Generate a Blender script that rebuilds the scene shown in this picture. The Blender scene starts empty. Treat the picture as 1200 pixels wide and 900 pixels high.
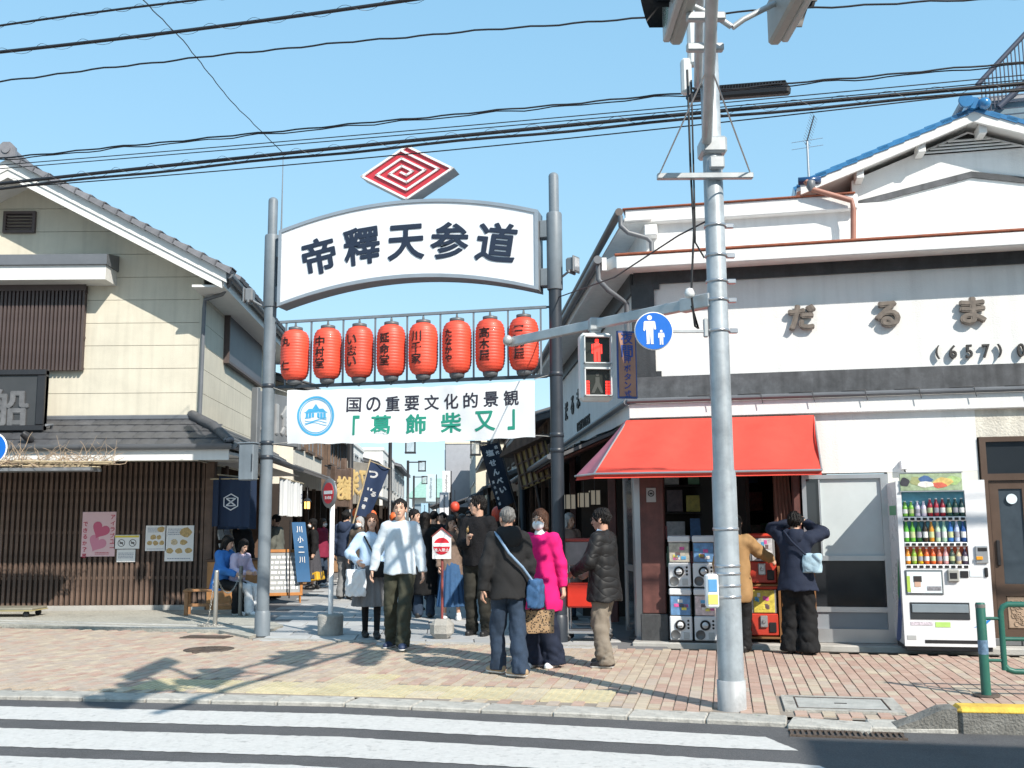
import bpy, math, random
import numpy as np
from mathutils import Matrix, Vector
random.seed(7)
rng = np.random.default_rng(11)
R = math.radians
PI = math.pi
scene = bpy.context.scene
col = scene.collection

# ------------------------------------------------------------------ camera
CAM_H = 1.5
FOC = 1179.0                      # focal length in pixels of a 1200 px wide picture
PITCH, ROLL = R(7.83), R(-0.43)
cd = bpy.data.cameras.new('camera')
cam = bpy.data.objects.new('camera', cd)
col.objects.link(cam)
cd.sensor_width = 36.0
cd.lens = 36.0 * FOC / 1200.0
cd.clip_start, cd.clip_end = 0.05, 3000
CROT = Matrix.Rotation(PI / 2 + PITCH, 3, 'X') @ Matrix.Rotation(ROLL, 3, 'Z')
cam.matrix_world = Matrix.Translation((0, 0, CAM_H)) @ CROT.to_4x4()
scene.camera = cam

# ------------------------------------------------------------------ sky, sun, exposure
SUN_EL = R(39)
SUN_DIR = Vector((-0.57, 0.82, 0)).normalized()      # ground direction the light travels
world = bpy.data.worlds.new('World')
scene.world = world
world.use_nodes = True
wn = world.node_tree
sky = wn.nodes.new('ShaderNodeTexSky')
sky.sky_type = 'NISHITA'
sky.sun_disc = False
sky.sun_elevation = SUN_EL
sky.sun_rotation = math.atan2(-SUN_DIR.x, -SUN_DIR.y)
sky.altitude = 0
sky.air_density = 1.0
sky.dust_density = 0.6
sky.ozone_density = 2.5
bg = wn.nodes['Background']
bg.inputs['Strength'].default_value = 0.15
# film-like shoulder over the whole sky: each colour through its own power, then a balance
sx_, cx_ = wn.nodes.new('ShaderNodeSeparateXYZ'), wn.nodes.new('ShaderNodeCombineXYZ')
wn.links.new(sky.outputs[0], sx_.inputs[0])
for k_, (pw, gain) in enumerate(((0.52, 1.22), (0.36, 2.0), (0.28, 2.62))):
    n1_, n2_ = wn.nodes.new('ShaderNodeMath'), wn.nodes.new('ShaderNodeMath')
    n1_.operation, n2_.operation = 'POWER', 'MULTIPLY'
    n1_.inputs[1].default_value, n2_.inputs[1].default_value = pw, gain
    wn.links.new(sx_.outputs[k_], n1_.inputs[0]); wn.links.new(n1_.outputs[0], n2_.inputs[0]); wn.links.new(n2_.outputs[0], cx_.inputs[k_])
wn.links.new(cx_.outputs[0], bg.inputs[0])
sl = bpy.data.lights.new('sun', 'SUN')
sl.energy = 4.0
sl.angle = R(0.53)
sl.color = (1.0, 0.93, 0.83)
sun = bpy.data.objects.new('sun', sl)
col.objects.link(sun)
ld = Vector((SUN_DIR.x * math.cos(SUN_EL), SUN_DIR.y * math.cos(SUN_EL), -math.sin(SUN_EL)))
sun.rotation_euler = ld.to_track_quat('-Z', 'Y').to_euler()
sun.location = (20, -20, 30)
vs_ = scene.view_settings
vs_.view_transform = 'Standard'
vs_.look = 'None'
vs_.exposure = 0.75
vs_.gamma = 1.0
vs_.use_curve_mapping = False
scene.cycles.max_bounces = 8
scene.cycles.diffuse_bounces = 4

# ------------------------------------------------------------------ measuring helpers (photo pixel -> place)
def ray(px, py):
    return CROT @ Vector(((px - 600) / FOC, -(py - 450) / FOC, -1.0))
def G(px, py, z=0.0):
    d = ray(px, py)
    return Vector((0, 0, CAM_H)) + d * ((z - CAM_H) / d.z)
def D(px, py, Y):
    d = ray(px, py)
    return Vector((0, 0, CAM_H)) + d * (Y / d.y)

# ------------------------------------------------------------------ materials
MATS = {}
def s2l(c):
    return c / 12.92 if c <= 0.04045 else ((c + 0.055) / 1.055) ** 2.4
def rgb(h):
    h = h.lstrip('#')
    return tuple(s2l(int(h[i:i + 2], 16) / 255) for i in (0, 2, 4))
def mat(name, c, rough=0.6, metal=0.0, var=0.10, vs=3.0, bump=0.0, bs=60.0, rnd=0.0, spec=0.5,
        streak=0.0, emit=0.0, alpha=1.0, trans=0.0, coat=0.0, sheen=0.0, stain=None):
    if name in MATS:
        return MATS[name]
    if isinstance(c, str):
        c = rgb(c)
    m = bpy.data.materials.new(name)
    m.use_nodes = True
    nt = m.node_tree
    N, L = nt.nodes.new, nt.links.new
    b = nt.nodes['Principled BSDF']
    b.inputs['Roughness'].default_value = rough
    b.inputs['Metallic'].default_value = metal
    b.inputs['Specular IOR Level'].default_value = spec
    b.inputs['Coat Weight'].default_value = coat
    b.inputs['Sheen Weight'].default_value = sheen
    b.inputs['Transmission Weight'].default_value = trans
    b.inputs['Alpha'].default_value = alpha
    tc = N('ShaderNodeTexCoord')
    src = None
    def mul(prev, fac_socket, lo, hi):
        mr = N('ShaderNodeMapRange')
        mr.inputs['To Min'].default_value = lo
        mr.inputs['To Max'].default_value = hi
        L(fac_socket, mr.inputs['Value'])
        vm = N('ShaderNodeVectorMath'); vm.operation = 'SCALE'
        if prev is None:
            vm.inputs[0].default_value = c
        else:
            L(prev, vm.inputs[0])
        L(mr.outputs[0], vm.inputs['Scale'])
        return vm.outputs[0], mr
    if var > 0:
        n1 = N('ShaderNodeTexNoise')
        n1.inputs['Scale'].default_value = vs
        n1.inputs['Detail'].default_value = 7
        n1.inputs['Roughness'].default_value = 0.65
        L(tc.outputs['Object'], n1.inputs['Vector'])
        src, mr = mul(src, n1.outputs['Fac'], 1 - var, 1 + var)
        mr.inputs['From Min'].default_value = 0.3
        mr.inputs['From Max'].default_value = 0.7
        rr = N('ShaderNodeMapRange')
        rr.inputs['To Min'].default_value = max(0.02, rough - 0.08)
        rr.inputs['To Max'].default_value = min(1, rough + 0.08)
        L(n1.outputs['Fac'], rr.inputs['Value'])
        L(rr.outputs[0], b.inputs['Roughness'])
    if streak > 0:
        mp = N('ShaderNodeMapping')
        mp.inputs['Scale'].default_value = (9, 9, 0.55)
        L(tc.outputs['Object'], mp.inputs[0])
        n2 = N('ShaderNodeTexNoise')
        n2.inputs['Scale'].default_value = 1.0
        n2.inputs['Detail'].default_value = 6
        L(mp.outputs[0], n2.inputs['Vector'])
        src, mr = mul(src, n2.outputs['Fac'], 1 - streak, 1.0)
        mr.inputs['From Min'].default_value = 0.3
        mr.inputs['From Max'].default_value = 0.55
    if stain:                       # dirt, wear and stains with a shape of their own: (amount, scale, from, to)
        n4 = N('ShaderNodeTexNoise')
        n4.inputs['Scale'].default_value = stain[1]; n4.inputs['Detail'].default_value = 9; n4.inputs['Roughness'].default_value = .68
        L(tc.outputs['Object'], n4.inputs['Vector'])
        src, mr = mul(src, n4.outputs['Fac'], 1.0, 1 - stain[0])
        mr.inputs['From Min'].default_value, mr.inputs['From Max'].default_value = stain[2], stain[3]
    if rnd > 0:
        oi = N('ShaderNodeObjectInfo')
        src, mr = mul(src, oi.outputs['Random'], 1 - rnd, 1 + rnd)
    if src is None:
        b.inputs['Base Color'].default_value = (*c, 1)
        if emit:
            b.inputs['Emission Color'].default_value = (*c, 1)
    else:
        L(src, b.inputs['Base Color'])
        if emit:
            L(src, b.inputs['Emission Color'])
    b.inputs['Emission Strength'].default_value = emit
    if bump > 0:
        n3 = N('ShaderNodeTexNoise')
        n3.inputs['Scale'].default_value = bs
        n3.inputs['Detail'].default_value = 5
        L(tc.outputs['Object'], n3.inputs['Vector'])
        bp = N('ShaderNodeBump')
        bp.inputs['Strength'].default_value = bump
        bp.inputs['Distance'].default_value = 0.02
        L(n3.outputs['Fac'], bp.inputs['Height'])
        L(bp.outputs[0], b.inputs['Normal'])
    MATS[name] = m
    return m

# ------------------------------------------------------------------ mesh builder
class MB:
    def __init__(s):
        s.v, s.f, s.sm = [], [], []
    def add(s, vs, fs, smooth=False):
        o = len(s.v)
        s.v += [tuple(q) for q in vs]
        s.f += [tuple(i + o for i in f) for f in fs]
        s.sm += [smooth] * len(fs)
        return s
    def box(s, x0, x1, y0, y1, z0, z1, M=None):
        vs = [(x, y, z) for z in (z0, z1) for y in (y0, y1) for x in (x0, x1)]
        if M is not None:
            vs = [M @ Vector(q) for q in vs]
        return s.add(vs, [(0, 2, 3, 1), (4, 5, 7, 6), (0, 1, 5, 4), (2, 6, 7, 3), (0, 4, 6, 2), (1, 3, 7, 5)])
    def cbox(s, x0, x1, y0, y1, z0, z1, b=0.01, M=None):
        # chamfered box
        b = min(b, (x1 - x0) * .45, (y1 - y0) * .45, (z1 - z0) * .45)
        c = ((x0 + x1) / 2, (y0 + y1) / 2, (z0 + z1) / 2)
        h = ((x1 - x0) / 2, (y1 - y0) / 2, (z1 - z0) / 2)
        idx, vs = {}, []
        for sx in (-1, 1):
            for sy in (-1, 1):
                for sz in (-1, 1):
                    for ax in range(3):
                        q = [sx * (h[0] - b), sy * (h[1] - b), sz * (h[2] - b)]
                        q[ax] = (sx, sy, sz)[ax] * h[ax]
                        idx[(sx, sy, sz, ax)] = len(vs)
                        vs.append((c[0] + q[0], c[1] + q[1], c[2] + q[2]))
        fs = []
        def orient(f):
            a, bb, cc = [Vector(vs[i]) for i in f[:3]]
            n = (bb - a).cross(cc - a)
            ctr = sum((Vector(vs[i]) for i in f), Vector()) / len(f) - Vector(c)
            return f if n.dot(ctr) > 0 else f[::-1]
        for ax in range(3):
            o1, o2 = [a for a in range(3) if a != ax]
            for sg in (-1, 1):
                f = []
                for p, q in ((-1, -1), (1, -1), (1, 1), (-1, 1)):
                    k = [0, 0, 0]; k[ax] = sg; k[o1] = p; k[o2] = q
                    f.append(idx[(*k, ax)])
                fs.append(orient(f))
            for p in (-1, 1):
                for q in (-1, 1):
                    f = []
                    for sg in (-1, 1):
                        k = [0, 0, 0]; k[ax] = sg; k[o1] = p; k[o2] = q
                        f.append((idx[(*k, o1)], idx[(*k, o2)]))
                    fs.append(orient([f[0][0], f[0][1], f[1][1], f[1][0]]))
        for sx in (-1, 1):
            for sy in (-1, 1):
                for sz in (-1, 1):
                    fs.append(orient([idx[(sx, sy, sz, a)] for a in range(3)]))
        if M is not None:
            vs = [M @ Vector(q) for q in vs]
        return s.add(vs, fs)
    def tube(s, pts, r, n=8, caps=True, smooth=True):
        pts = [Vector(p) for p in pts]
        rs = r if isinstance(r, (list, tuple)) else [r] * len(pts)
        vs, fs = [], []
        up = None
        for i, p in enumerate(pts):
            t = (pts[min(i + 1, len(pts) - 1)] - pts[max(i - 1, 0)]).normalized()
            if up is None:
                up = Vector((0, 0, 1)) if abs(t.z) < 0.9 else Vector((1, 0, 0))
            a = t.cross(up).normalized()
            up = a.cross(t).normalized()
            for k in range(n):
                w = 2 * PI * k / n
                vs.append(p + (a * math.cos(w) + up * math.sin(w)) * rs[i])
        for i in range(len(pts) - 1):
            for k in range(n):
                k2 = (k + 1) % n
                fs.append((i * n + k2, i * n + k, (i + 1) * n + k, (i + 1) * n + k2))
        s.add(vs, fs, smooth)
        if caps:
            s.add(vs[:n], [tuple(range(n))])
            s.add(vs[-n:], [tuple(range(n))[::-1]])
        return s
    def lathe(s, prof, n=24, c=(0, 0, 0), smooth=True, caps=True, ax='Z'):
        vs, fs = [], []
        for r, z in prof:
            for k in range(n):
                w = 2 * PI * k / n
                q = (r * math.cos(w), r * math.sin(w), z)
                if ax == 'Y':
                    q = (q[0], q[2], -q[1])
                elif ax == 'X':
                    q = (q[2], q[1], -q[0])
                vs.append((q[0] + c[0], q[1] + c[1], q[2] + c[2]))
        for i in range(len(prof) - 1):
            for k in range(n):
                k2 = (k + 1) % n
                fs.append((i * n + k, i * n + k2, (i + 1) * n + k2, (i + 1) * n + k))
        s.add(vs, fs, smooth)
        if caps:
            s.add(vs[:n], [tuple(range(n))[::-1]])
            s.add(vs[-n:], [tuple(range(n))])
        return s
    def prism(s, poly, y0, y1, M=None, plane='XZ'):
        # outline (counter-clockwise seen from -Y) extruded along Y; plane 'XY' extrudes along Z
        n = len(poly)
        if plane == 'XZ':
            vs = [(x, y0, z) for x, z in poly] + [(x, y1, z) for x, z in poly]
        elif plane == 'YZ':
            vs = [(y0, x, z) for x, z in poly] + [(y1, x, z) for x, z in poly]
        else:
            vs = [(x, z, y1) for x, z in poly] + [(x, z, y0) for x, z in poly]
        if M is not None:
            vs = [M @ Vector(q) for q in vs]
        fs = [tuple(range(n)), tuple(range(2 * n - 1, n - 1, -1))]
        fs += [(i, i + n, (i + 1) % n + n, (i + 1) % n) for i in range(n)]
        return s.add(vs, fs)
    def quad(s, a, b, c, d):
        return s.add([a, b, c, d], [(0, 1, 2, 3)])
    def mesh(s, name='mesh'):
        me = bpy.data.meshes.new(name)
        me.from_pydata(s.v, [], s.f)
        if any(s.sm):
            me.polygons.foreach_set('use_smooth', s.sm)
        me.update()
        return me
    def build(s, name, m, parent=None, loc=None, rotz=0.0):
        return obj(name, s.mesh(name), m, parent, loc, rotz)

def obj(name, me, m=None, parent=None, loc=None, rotz=0.0, rot=None):
    o = bpy.data.objects.new(name, me)
    col.objects.link(o)
    if m is not None and me is not None and len(me.materials) == 0:
        me.materials.append(m)
    if parent is not None:
        o.parent = parent
    if loc is not None:
        o.location = loc
    o.rotation_euler = rot if rot is not None else (0, 0, rotz)
    return o
def inst(name, me, m, parent=None, loc=(0, 0, 0), rotz=0.0, rot=None):
    # another object sharing a mesh, with its own material on the object
    o = obj(name, me, None, parent, loc, rotz, rot)
    if len(me.materials) == 0:
        me.materials.append(m)
    if me.materials[0] is not m:
        o.material_slots[0].link = 'OBJECT'
        o.material_slots[0].material = m
    return o
def tag(o, label, cat=None, group=None, kind=None):
    if label: o['label'] = label
    if cat: o['category'] = cat
    if group: o['group'] = group
    if kind: o['kind'] = kind
    return o
def thing(name, label, cat, loc=(0, 0, 0), rotz=0.0, group=None):
    o = obj(name, None, None, None, loc, rotz)
    o.empty_display_size = 0.1
    return tag(o, label, cat, group)
def struct(o):
    o['kind'] = 'structure'
    return o
def stuff(o):
    o['kind'] = 'stuff'
    return o
def dup(root, loc, rotz=None, label=None, parent=None):
    r = root.copy(); col.objects.link(r)
    r.location = loc
    if rotz is not None: r.rotation_euler = (0, 0, rotz)
    if label: r['label'] = label
    for ch in list(root.children):
        c = ch.copy(); col.objects.link(c); c.parent = r
        for g in list(ch.children):
            d = g.copy(); col.objects.link(d); d.parent = c
    return r

# ------------------------------------------------------------------ lettering
_glyph = {}
def glyph(ch, bold=0.0, depth=0.01, res=3):
    key = (ch, round(bold, 4), round(depth, 4), res)
    if key not in _glyph:
        cu = bpy.data.curves.new('glyph', 'FONT')
        cu.body = ch
        cu.size = 1.0
        cu.offset = bold
        cu.extrude = depth / 2
        cu.resolution_u = res
        o = bpy.data.objects.new('glyph', cu)
        col.objects.link(o)
        dg = bpy.context.evaluated_depsgraph_get()
        me = bpy.data.meshes.new_from_object(o.evaluated_get(dg))
        vs = np.zeros(len(me.vertices) * 3)
        me.vertices.foreach_get('co', vs)
        vs = vs.reshape(-1, 3)
        fs = [tuple(p.vertices) for p in me.polygons]
        bpy.data.objects.remove(o); bpy.data.curves.remove(cu); bpy.data.meshes.remove(me)
        _glyph[key] = (vs, fs)
    return _glyph[key]
def put_char(mb, ch, x, z, w, h, y=0.0, bold=0.0, depth=0.01, rot=0.0, fn=None, res=3):
    """one character, its ink centred on (x, z) and scaled into w x h, facing -Y"""
    vs, fs = glyph(ch, min(bold, .008), 1.0, res)
    if len(vs) == 0: return
    e = max(0.0, bold - .008)
    if e > 0:                       # heavier strokes: overlapping shifted copies, each a hair deeper
        vs = np.concatenate([vs + np.array((dx * e, dy * e, -.04 * i)) for i, (dx, dy) in enumerate(((0, 0), (1, 0), (-1, 0), (0, 1), (0, -1), (.7, .7), (-.7, .7), (.7, -.7), (-.7, -.7)))])
        n0 = len(vs) // 9
        fs = [tuple(i + k * n0 for i in f) for k in range(9) for f in fs]
    lo, hi = vs.min(0), vs.max(0)
    sx, sz = w / max(hi[0] - lo[0], .05), h / max(hi[1] - lo[1], .05)
    # narrow or flat glyphs keep their own shape
    if hi[0] - lo[0] < .45: sx = min(sx, h / .86 * 1.0)
    if hi[1] - lo[1] < .45: sz = min(sz, w / .86 * 1.0)
    c = (lo + hi) / 2
    out = []
    cr, sr = math.cos(rot), math.sin(rot)
    for a, b, d in vs:
        p, q = (a - c[0]) * sx, (b - c[1]) * sz
        p, q = p * cr - q * sr, p * sr + q * cr
        v = (x + p, y - d * depth, z + q)
        out.append(fn(v) if fn else v)
    mb.add(out, fs)
def put_text(mb, text, x, z, size, y=0.0, bold=0.0, depth=0.008, vertical=False, pitch=None, aspect=1.0, fn=None, res=3):
    n = len(text)
    pitch = pitch or size * 1.1
    for i, ch in enumerate(text):
        if ch == ' ': continue
        o = (i - (n - 1) / 2) * pitch
        px, pz = (x, z - o) if vertical else (x + o, z)
        put_char(mb, ch, px, pz, size * aspect, size, y, bold, depth, fn=fn, res=res)
def vlines(mb, x0, x1, z0, z1, rows, y, th=0.004):
    # rows of fine print
    h = (z1 - z0) / rows
    for i in range(rows):
        zz = z0 + h * (i + .5)
        x = x0
        while x < x1:
            w = random.uniform(.3, 1.2) * h
            mb.box(x, min(x + w, x1), y - th, y, zz - h * .25, zz + h * .25)
            x += w + h * .25

# ================================================================== GROUND
S = Vector((-0.0636, 1.0, 0)).normalized()           # along the shopping street
SA = math.atan2(S.y, S.x) - PI / 2
KA = R(-11.8)                                        # direction of the kerb
KU = Vector((math.cos(KA), math.sin(KA), 0)); KN = Vector((-math.sin(KA), math.cos(KA), 0))
K0 = G(500, 833)
def kf(p):                                           # world -> kerb frame
    d = Vector(p) - K0
    return d.dot(KU), d.dot(KN)
def kw(x, y, z=0.0):
    q = K0 + KU * x + KN * y
    return Vector((q.x, q.y, z))
def inpoly(x, y, poly):
    c = False
    j = len(poly) - 1
    for i in range(len(poly)):
        xi, yi = poly[i]; xj, yj = poly[j]
        if (yi > y) != (yj > y) and x < (xj - xi) * (y - yi) / (yj - yi) + xi:
            c = not c
        j = i
    return c
def flat(name, pts, z, m, parent=None):
    mb = MB(); mb.add([(p[0], p[1], z) for p in pts], [tuple(range(len(pts)))])
    return mb.build(name, m, parent)

m_ground = mat('earth', (.16, .15, .13), .95, var=.2)
m_asph = mat('asphalt', (.125, .125, .13), .9, var=.40, vs=120, bump=.9, bs=240, stain=(.35, .9, .45, .75))
m_conc = mat('concrete', (.40, .39, .365), .9, var=.16, vs=4, bump=.35, bs=90)
m_apron = mat('exposed_aggregate', (.40, .385, .335), .92, var=.30, vs=26, bump=.6, bs=120, stain=(.3, 1.5, .5, .7))
m_white_paint = mat('road_paint', (.56, .55, .53), .8, var=.10, vs=25, bump=.5, bs=200, stain=(.45, 14, .56, .74))

g = MB(); g.box(-900, 900, -700, 1500, -.5, -.08)
struct(g.build('ground', m_ground))
g = MB(); c = [kw(-90, -11.5), kw(90, -11.5), kw(90, .25), kw(-90, .25)]
road = struct(flat('road', c, -.03, m_asph))
# far pavement across the road, where the photographer stands
g = MB(); c = [kw(-90, -19), kw(90, -19), kw(90, -11.5), kw(-90, -11.5)]
struct(flat('pavement', c, 0.0, m_conc))

# worn speckle on the asphalt and paint edges
def poly_px(pts, z=-.026):
    return [G(a, b, z) for a, b in pts]
st1 = [(-160, 839), (0, 842.5), (400, 853), (700, 868.5), (860, 877), (936, 879.5), (897, 863.5), (860, 861.5), (700, 852), (400, 836.5), (0, 827.5), (-160, 824)]
st2 = [(-160, 870), (0, 874.5), (400, 887), (700, 904), (860, 914), (1010, 917), (960, 897), (900, 892.5), (860, 890.5), (700, 880.5), (400, 863.5), (0, 853), (-160, 849.5)]
def stripe(pts):
    # the outline's long edges resampled and made uneven, as worn paint is
    out = []
    for i, p in enumerate(pts):
        q = pts[(i + 1) % len(pts)]
        n = max(1, int((q - p).length / .045))
        for k in range(n):
            w = p.lerp(q, k / n)
            out.append(w + Vector((random.uniform(-.004, .004), random.uniform(-.009, .009), 0)))
    o = struct(flat('crosswalk_stripe', out, -.026, m_white_paint))
    return o
w1, w2 = poly_px(st1), poly_px(st2)
stripe(w1); stripe(w2)
step = (w2[1] - w1[1])
step = Vector((KN.x, KN.y, 0)) * -0.86
for k in range(1, 9):
    o = stripe([p + step * k for p in w2])

# ---- kerb line (bottom edge towards the asphalt) and stones
kpx = [(-420, 812), (-200, 814.5), (0, 818.5), (400, 827), (620, 837), (860, 848), (940, 853.5), (1050, 856.5), (1200, 860), (1500, 868)]
kpts = [G(a, b, -.02) for a, b in kpx]
kpts = [kpts[0] - KU * 40] + kpts + [kpts[-1] + KU * 40]
sidewalk = struct(obj('sidewalk', None))
def along(pts, step):
    out = []; carry = 0
    for i in range(len(pts) - 1):
        a, b = pts[i], pts[i + 1]
        L = (b - a).length; t = carry
        while t < L:
            out.append((a.lerp(b, t / L), (b - a).normalized())); t += step
        carry = t - L
    return out
kst = along(kpts, .6)
kl = MB(); klfar = MB()
stone = MB(); stone.cbox(.003, .597, 0, .30, -.12, 0.004, .010)
stone_me = stone.mesh('kerb_stone')
stone2 = MB(); stone2.cbox(.006, .594, 0, .20, -.12, 0.16, .03)
stone2_me = stone2.mesh('kerb_stone')
yel = MB(); yel.cbox(.004, .596, -.004, .206, 0.10, 0.166, .03)
yel_me = yel.mesh('yellow_paint')
m_kerb = mat('kerb_concrete', (.40, .385, .35), .9, stain=(.5, 6, .5, .7), var=.22, vs=5, bump=.5, bs=60, rnd=.10)
m_kerb2 = mat('kerb_old', (.17, .165, .15), .95, var=.35, vs=7, bump=.8, bs=50)
m_kyel = mat('kerb_yellow', (.62, .40, .06), .8, var=.25, vs=9, bump=.4)
xr0 = kf(G(1075, 857))[0]
ramp_done = False
for p, d in kst:
    x = kf(p)[0]
    if x < -8 or x > 9: continue
    a = math.atan2(d.y, d.x)
    if x < xr0:
        inst('kerb_stone', stone_me, m_kerb, sidewalk, (p.x, p.y, random.uniform(-.005, .004)), a)
    else:
        o = inst('kerb_stone', stone2_me, m_kerb2, sidewalk, (p.x, p.y, -.01), a)
        inst('yellow_paint', yel_me, m_kyel, o)
        if not ramp_done:
            ramp_done = True
            r = MB(); r.prism([(-.42, -.05), (.0, -.05), (.0, .15), (-.10, .14), (-.28, .06), (-.42, .012)], 0, .2)
            r.build('kerb_ramp', m_kerb2, sidewalk, (p.x, p.y, -.005), a)
for (xa, xb) in ((-60, -8), (9, 60)):
    kl = MB(); kl.box(xa, xb, -.05, .25, -.12, .01)
    o = kl.build('kerb_run', m_kerb, sidewalk, K0, KA)

# ---- sidewalk outline
swpx_low = [(-420, 803), (-200, 804.5), (0, 807), (400, 814.5), (620, 824), (860, 834.5), (1050, 843), (1200, 848), (1500, 856)]
swpx_up = [(1500, 781), (1165, 769), (780, 761), (656, 758), (300, 750), (258, 742), (0, 735), (-200, 730), (-420, 725)]
low = [G(*q) for q in swpx_low]; up = [G(*q) for q in swpx_up]
sw_poly = [kf(q) for q in low + up]
base = flat('mortar_bed', [low[0] - KU * 40 - KN * .02] + [q - KN * .03 for q in low] + [low[-1] + KU * 40 - KN * .02, up[0] + KU * 40] + up + [up[-1] - KU * 40], -.012, mat('joint_sand', (.25, .215, .18), .95, var=.2, vs=8), sidewalk)
MB_ = {}
bw, bl, gap = .105, .21, .0045
br = MB(); zt = 0.0
def frustum(mb, x0, x1, y0, y1, z0, z1, c=.004, M=None):
    vs = [(x0, y0, z0), (x1, y0, z0), (x1, y1, z0), (x0, y1, z0), (x0 + c, y0 + c, z1), (x1 - c, y0 + c, z1), (x1 - c, y1 - c, z1), (x0 + c, y1 - c, z1)]
    if M is not None: vs = [M @ Vector(v) for v in vs]
    mb.add(vs, [(4, 5, 6, 7), (0, 1, 5, 4), (1, 2, 6, 5), (2, 3, 7, 6), (3, 0, 4, 7)])
frustum(br, -bw / 2 + gap / 2, bw / 2 - gap / 2, -bl / 2 + gap / 2, bl / 2 - gap / 2, -.03, 0)
br_me = br.mesh('brick')
mk = lambda n, c: mat(n, c, .85, var=.16, vs=9, bump=.35, bs=110, rnd=.06, stain=(.22, 2.2, .55, .72))
m_br = [mk('paver_pink', (.43, .305, .245)), mk('paver_sand', (.45, .365, .285)), mk('paver_buff', (.46, .385, .295)), mk('paver_rose', (.41, .275, .22)), mk('paver_grey', (.42, .345, .285))]
xl = kf(G(715, 820))[0]
tac = []            # tactile tile areas in the kerb frame
tx0, tx1 = kf(G(150, 806))[0], kf(G(718, 822))[0]
tac.append((tx0, tx1, .62, 1.22))
px0, px1 = kf(G(415, 785))[0], kf(G(488, 785))[0]
tac.append((px0, px0 + .6, 1.22, 1.82))
covers = [G(985, 825), G(245, 761)]
cv = kf(covers[0]); cr = kf(covers[1])
def blocked(x, y):
    for a, b, c_, d in tac:
        if a - bw * .3 < x < b + bw * .3 and c_ - bl * .3 < y < d + bl * .3: return True
    if abs(x - cv[0]) < .47 and abs(y - cv[1]) < .36: return True
    if math.hypot(x - cr[0], y - cr[1]) < .30: return True
    if math.hypot(x - kf(G(858, 830))[0], y - kf(G(858, 830))[1]) < .14: return True
    return False
cells = []
nx0, nx1 = int(-8.6 / bw), int(8.5 / bw)
for i in range(nx0, nx1):
    x = i * bw
    for j in range(-2, 32):
        y = j * bl + (bl / 2 if i % 2 else 0)
        if not inpoly(x, y, sw_poly) or blocked(x, y): continue
        w = kw(x, y)
        cells.append((w.length, i, j, x, y, w))
cells.sort(key=lambda q: q[0])
# nearest ones inside the picture first
def inview(w): return abs(w.x / max(w.y, .1)) < .53
near = [q for q in cells if inview(q[5])][:300]
nearset = {(q[1], q[2]) for q in near}
def brick_mat(x, i, j):
    t = (x - xl)
    r = random.random()
    if t > .35: w = [(.46, 0), (.16, 1), (.06, 2), (.26, 3), (.06, 4)]
    elif t > -3.0: w = [(.16, 0), (.36, 1), (.30, 2), (.04, 3), (.14, 4)]
    else: w = [(.18, 0), (.26, 1), (.16, 2), (.06, 3), (.34, 4)]
    for p, k in w:
        if r < p: return k
        r -= p
    return 1
rest = [MB() for _ in m_br]
for d_, i, j, x, y, w in cells:
    k = brick_mat(x, i, j)
    if (i, j) in nearset:
        inst('brick', br_me, m_br[k], sidewalk, (w.x, w.y, random.uniform(-.003, .002)), KA)
    else:
        M = Matrix.Translation((w.x, w.y, random.uniform(-.003, .002))) @ Matrix.Rotation(KA + random.uniform(-.01, .01), 4, 'Z')
        frustum(rest[k], -bw / 2 + gap / 2, bw / 2 - gap / 2, -bl / 2 + gap / 2, bl / 2 - gap / 2, -.03, 0, M=M)
for k, r in enumerate(rest):
    stuff(r.build('brick_field', m_br[k], sidewalk))
# tactile tiles
tt = MB(); frustum(tt, .003, .297, .003, .297, -.03, .001)
for k in range(4):
    tt.cbox(.03 + k * .066, .062 + k * .066, .02, .28, .001, .006, .003)
tt_me = tt.mesh('tactile_tile')
m_tac = [mat('tactile_yellow', (.50, .44, .285), .85, var=.16, vs=8, bump=.3, rnd=.1), mat('tactile_worn', (.48, .42, .31), .85, var=.16, vs=8, bump=.3, rnd=.1)]
for (a, b, c_, d) in tac:
    for i in range(int(round((b - a) / .3))):
        for j in range(int(round((d - c_) / .3))):
            w = kw(a + i * .3, c_ + j * .3)
            inst('tactile_tile', tt_me, m_tac[random.random() < .45], sidewalk, (w.x, w.y, random.uniform(-.001, .002)), KA)

# ---- shopping street paving
street = struct(obj('street_paving', None))
SL = Vector((-5.30, 17.4, 0)); SR = Vector((1.25, 12.75, 0))     # left / right edges
so = G(470, 752)                                                  # front line of the slabs
fl, fr = G(296, 750), G(668, 759)
st_poly = [(p.x, p.y) for p in (fl, fr, SR + S * .1, SR + S * 90, Vector((-4.1, 17.4, 0)) + S * 90, Vector((-4.1, 17.4, 0)), G(330, 735))]
m_sl = [mat('slab_grey', (.36, .365, .37), .8, var=.12, vs=5, bump=.25, bs=120, rnd=.12), mat('slab_pale', (.43, .43, .425), .8, var=.12, vs=5, bump=.25, bs=120, rnd=.10)]
flat('slab_bed', [fl, fr + Vector((1.2, -.25, 0)), SR + S * 90 + Vector((2, 0, 0)), Vector((-9, 17.4, 0)) + S * 90, Vector((-9, 17.4, 0)), G(296, 738)], -.014, mat('slab_joint', (.16, .16, .165), .95, var=.1), street)
sz = .62
slb = MB(); frustum(slb, -.305, .305, -.305, .305, -.03, 0, .004)
slb_me = slb.mesh('slab')
SX = Vector((S.y, -S.x, 0))
cells = []
for j in range(-3, 110):
    for i in range(-12, 10):
        w = so + SX * (i * sz + (sz / 2 if j % 2 else 0)) + S * (j * sz)
        if inpoly(w.x, w.y, st_poly): cells.append((w.length, w))
cells.sort(key=lambda q: q[0])
rest = [MB(), MB()]
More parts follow.
